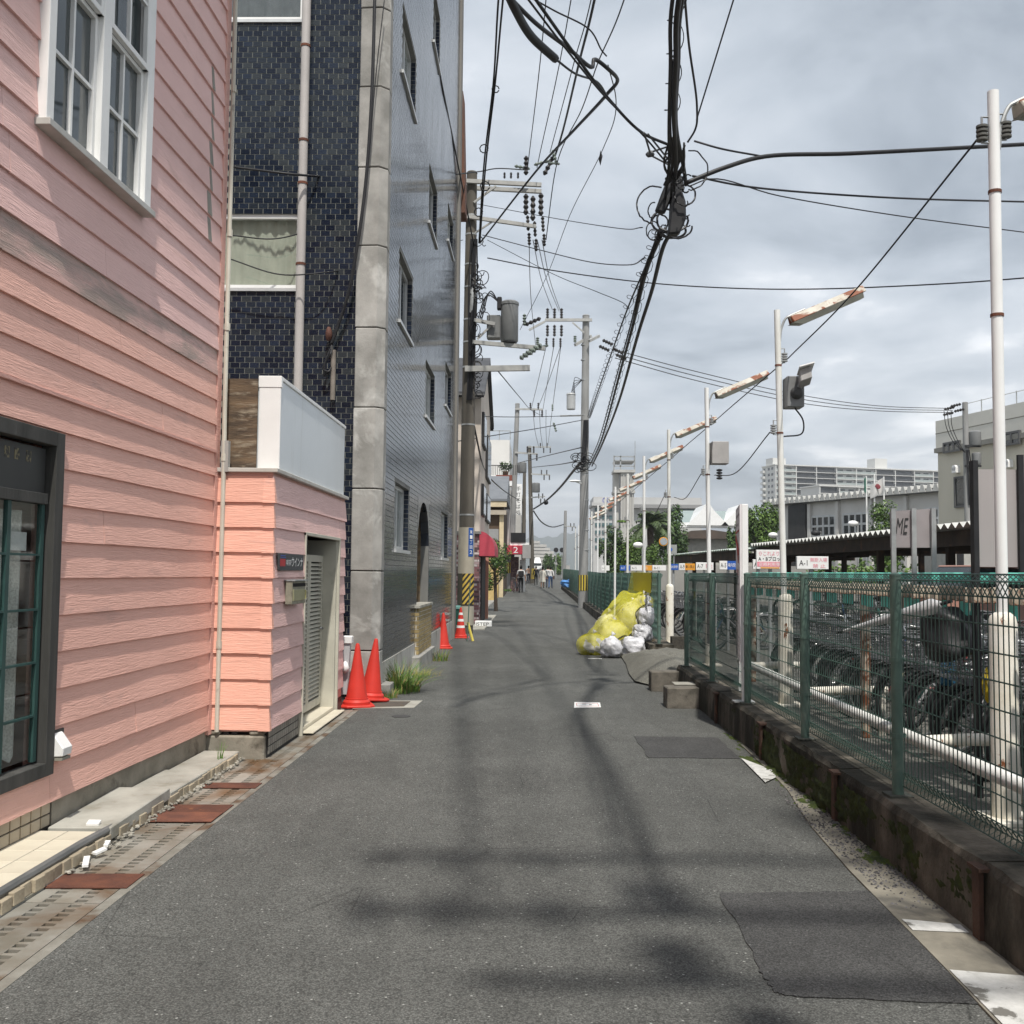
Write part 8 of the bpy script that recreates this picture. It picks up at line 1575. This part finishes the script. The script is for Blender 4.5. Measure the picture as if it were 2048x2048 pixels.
# ------------------------------------------------------------------ people
def person(label, loc, h, yaw, cols, stride=.25, arms=(.12, .12), coat=None, pack=None, bag_=None):
    s = h/1.72; V = []; E_ = []; Rr = []
    def v(x, y, z, r): V.append((x*s, y*s, z*s)); Rr.append(r*s); return len(V)-1
    def e(a, b): E_.append((a, b))
    pel = v(0, 0, .95, .135); wst = v(0, .01, 1.10, .12); cht = v(0, .02, 1.30, .145); shc = v(0, .0, 1.42, .10); nk = v(0, 0, 1.50, .055); hd0 = v(0, .015, 1.58, .085); hd1 = v(0, .015, 1.66, .085); e(pel, wst); e(wst, cht); e(cht, shc); e(shc, nk); e(nk, hd0); e(hd0, hd1)
    for sd in (-1, 1):
        f = stride*sd; hp = v(.09*sd, 0, .90, .10); kn = v(.095*sd, f*.45+.03, .50, .065); an = v(.10*sd, f-.02*(sd < 0), .09, .045); to = v(.11*sd, f+.14, .04, .038); e(pel, hp); e(hp, kn); e(kn, an); e(an, to)
        sh = v(.19*sd, 0, 1.40, .06); el = v(.25*sd, -f*.35-.02, 1.13, .043); wr = v(.26*sd+.02*sd, -f*.6+.06, .89, .03); pa = v(.265*sd+.02*sd, -f*.65+.07, .82, .034); e(shc, sh); e(sh, el); e(el, wr); e(wr, pa)
        for k in range(4): q = v((.265+.02)*sd+.004*sd, -f*.65+.04+.022*k, .735+.006*abs(k-1.5), .010); e(pa, q)
        q = v((.245+.02)*sd, -f*.65+.115, .79, .011); e(pa, q)
    me = bpy.data.meshes.new('skeleton'); me.from_pydata(V, E_, []); o = bpy.data.objects.new('tmp', me); COL.objects.link(o); md = o.modifiers.new('s', 'SKIN'); sv = me.skin_vertices[0].data
    for i, r in enumerate(Rr): sv[i].radius = (r, r); sv[i].use_root = (i == 0)
    o.modifiers.new('ss', 'SUBSURF').levels = 1
    dg = bpy.context.evaluated_depsgraph_get(); m2 = bpy.data.meshes.new_from_object(o.evaluated_get(dg)); bpy.data.objects.remove(o)
    for n_ in ('skin', 'hair', 'top', 'legs', 'shoe'): m2.materials.append(PM[cols[n_]])
    for p in m2.polygons:
        c = p.center/s; x, y, z = c
        k = 0
        if z > 1.52: k = 1 if (y < .06 or z > 1.66) else 0
        elif z > 1.46 and abs(x) < .09: k = 0
        elif abs(x) > .17 and z < 1.45: k = 2 if z > (.93 if cols.get('long') else 1.18) else 0
        elif z > .97: k = 2
        elif z > .10: k = 3
        else: k = 4
        p.material_index = k; p.use_smooth = True
    b = bpy.data.objects.new('person', m2); COL.objects.link(b); b.location = loc; b.rotation_euler = (0, 0, yaw); tag(b, label, 'person')
    def part(mb, name, mat, **k): q = mb.build(name, mat, None, **k); q.parent = b; return q
    mb = MB(); mb.blob((0, -.005*s, 1.665*s), (.095*s, .10*s, .10*s), 12, 8, .1, 3); part(mb, 'hair', PM[cols['hair']], smooth='all')
    mb = MB(); mb.blob((0, .108*s, 1.60*s), (.014*s, .02*s, .02*s), 6, 5, 0); part(mb, 'nose', PM[cols['skin']])
    if coat: mb = MB(); mb.lathe([(.27*s, coat[1]*s), (.25*s, .7*s), (.20*s, 1.0*s), (.185*s, 1.2*s), (.20*s, 1.36*s), (.09*s, 1.47*s)], (0, 0, 0), 20); [mb.v.__setitem__(i, (v_[0], v_[1]*.72, v_[2])) for i, v_ in enumerate(mb.v)]; part(mb, 'coat', PM[coat[0]], smooth=True)
    if pack: mb = MB(); mb.box(-.15*s, -.30*s, 1.02*s, .15*s, -.13*s, 1.42*s); part(mb, 'backpack', PM[pack], bev=.05*s)
    if bag_: mb = MB(); mb.box(.2*s, -.25*s, .75*s, .34*s, -.02, 1.0*s); mb.bar((.25*s, -.12, .98*s), (.1*s, -.1, 1.44*s), .03, .02); part(mb, 'bag', PM[bag_], bev=.03)
    return b
PM = {k: pm('cloth_'+k, c, None, 6, .8) for k, c in dict(skin=(.50, .30, .21), hair=(.012, .010, .010), white=(.66, .66, .66), black=(.015, .015, .018), navy=(.02, .025, .05), jeans=(.06, .12, .26), peach=(.52, .33, .24), cream=(.60, .58, .52), brown=(.10, .06, .045), grey=(.2, .2, .2)).items()}
def pz(px, y): b = PY(px, 1150, y); return (b[0], y, ZR(y))
def C_(top, legs, long=False): return dict(skin='skin', hair='hair', top=top, legs=legs, shoe='black', long=long)
person('person in white shirt with black backpack beside parked bikes', pz(1042, 66), 1.72, .1, C_('white', 'black'), .2, pack='black')
person('person in a knee length white coat walking away', pz(1085, 80), 1.62, 0, C_('cream', 'skin', True), .22, coat=('cream', .52))
person('person in white top and jeans with a shoulder bag', pz(1101, 79), 1.66, -.1, C_('white', 'jeans', True), .25, bag_='brown')
person('person in white half hidden behind the one in jeans', pz(1096, 82), 1.68, 0, C_('white', 'navy', True), .2)
person('person in dark clothes with a bag beside the brown pole', pz(1072, 92), 1.66, 0, C_('black', 'black', True), .2, pack='black')
person('person in a peach top beside the brown pole', pz(1057, 100), 1.68, .2, C_('peach', 'navy'), .2)
bike(0, (*pz(1029, 67)[:2], ZR(67)), (0, 0, 1.3), 'parked bicycle beside the person with the backpack'); bike(0, (*pz(1052, 97)[:2], ZR(97)), (0, 0, 1.5), 'parked bicycle at the foot of the brown pole')
# ------------------------------------------------------------------ far haze
def haze():
    mb = MB(); mb.box(-6100, -400, -1.2, 6100, 9100, 190); m = bpy.data.materials.new('haze_air'); m.use_nodes = True; nt = m.node_tree; N = nt.nodes; N.remove(N['Principled BSDF']); v = N.new('ShaderNodeVolumePrincipled'); v.inputs['Color'].default_value = (.86, .90, .95, 1); v.inputs['Density'].default_value = .00035; v.inputs['Anisotropy'].default_value = .2
    nt.links.new(v.outputs[0], N['Material Output'].inputs['Volume']); o = mb.build('haze', m); tag(o, 'thin pale summer haze over the whole street', 'haze', kind='stuff')
haze()
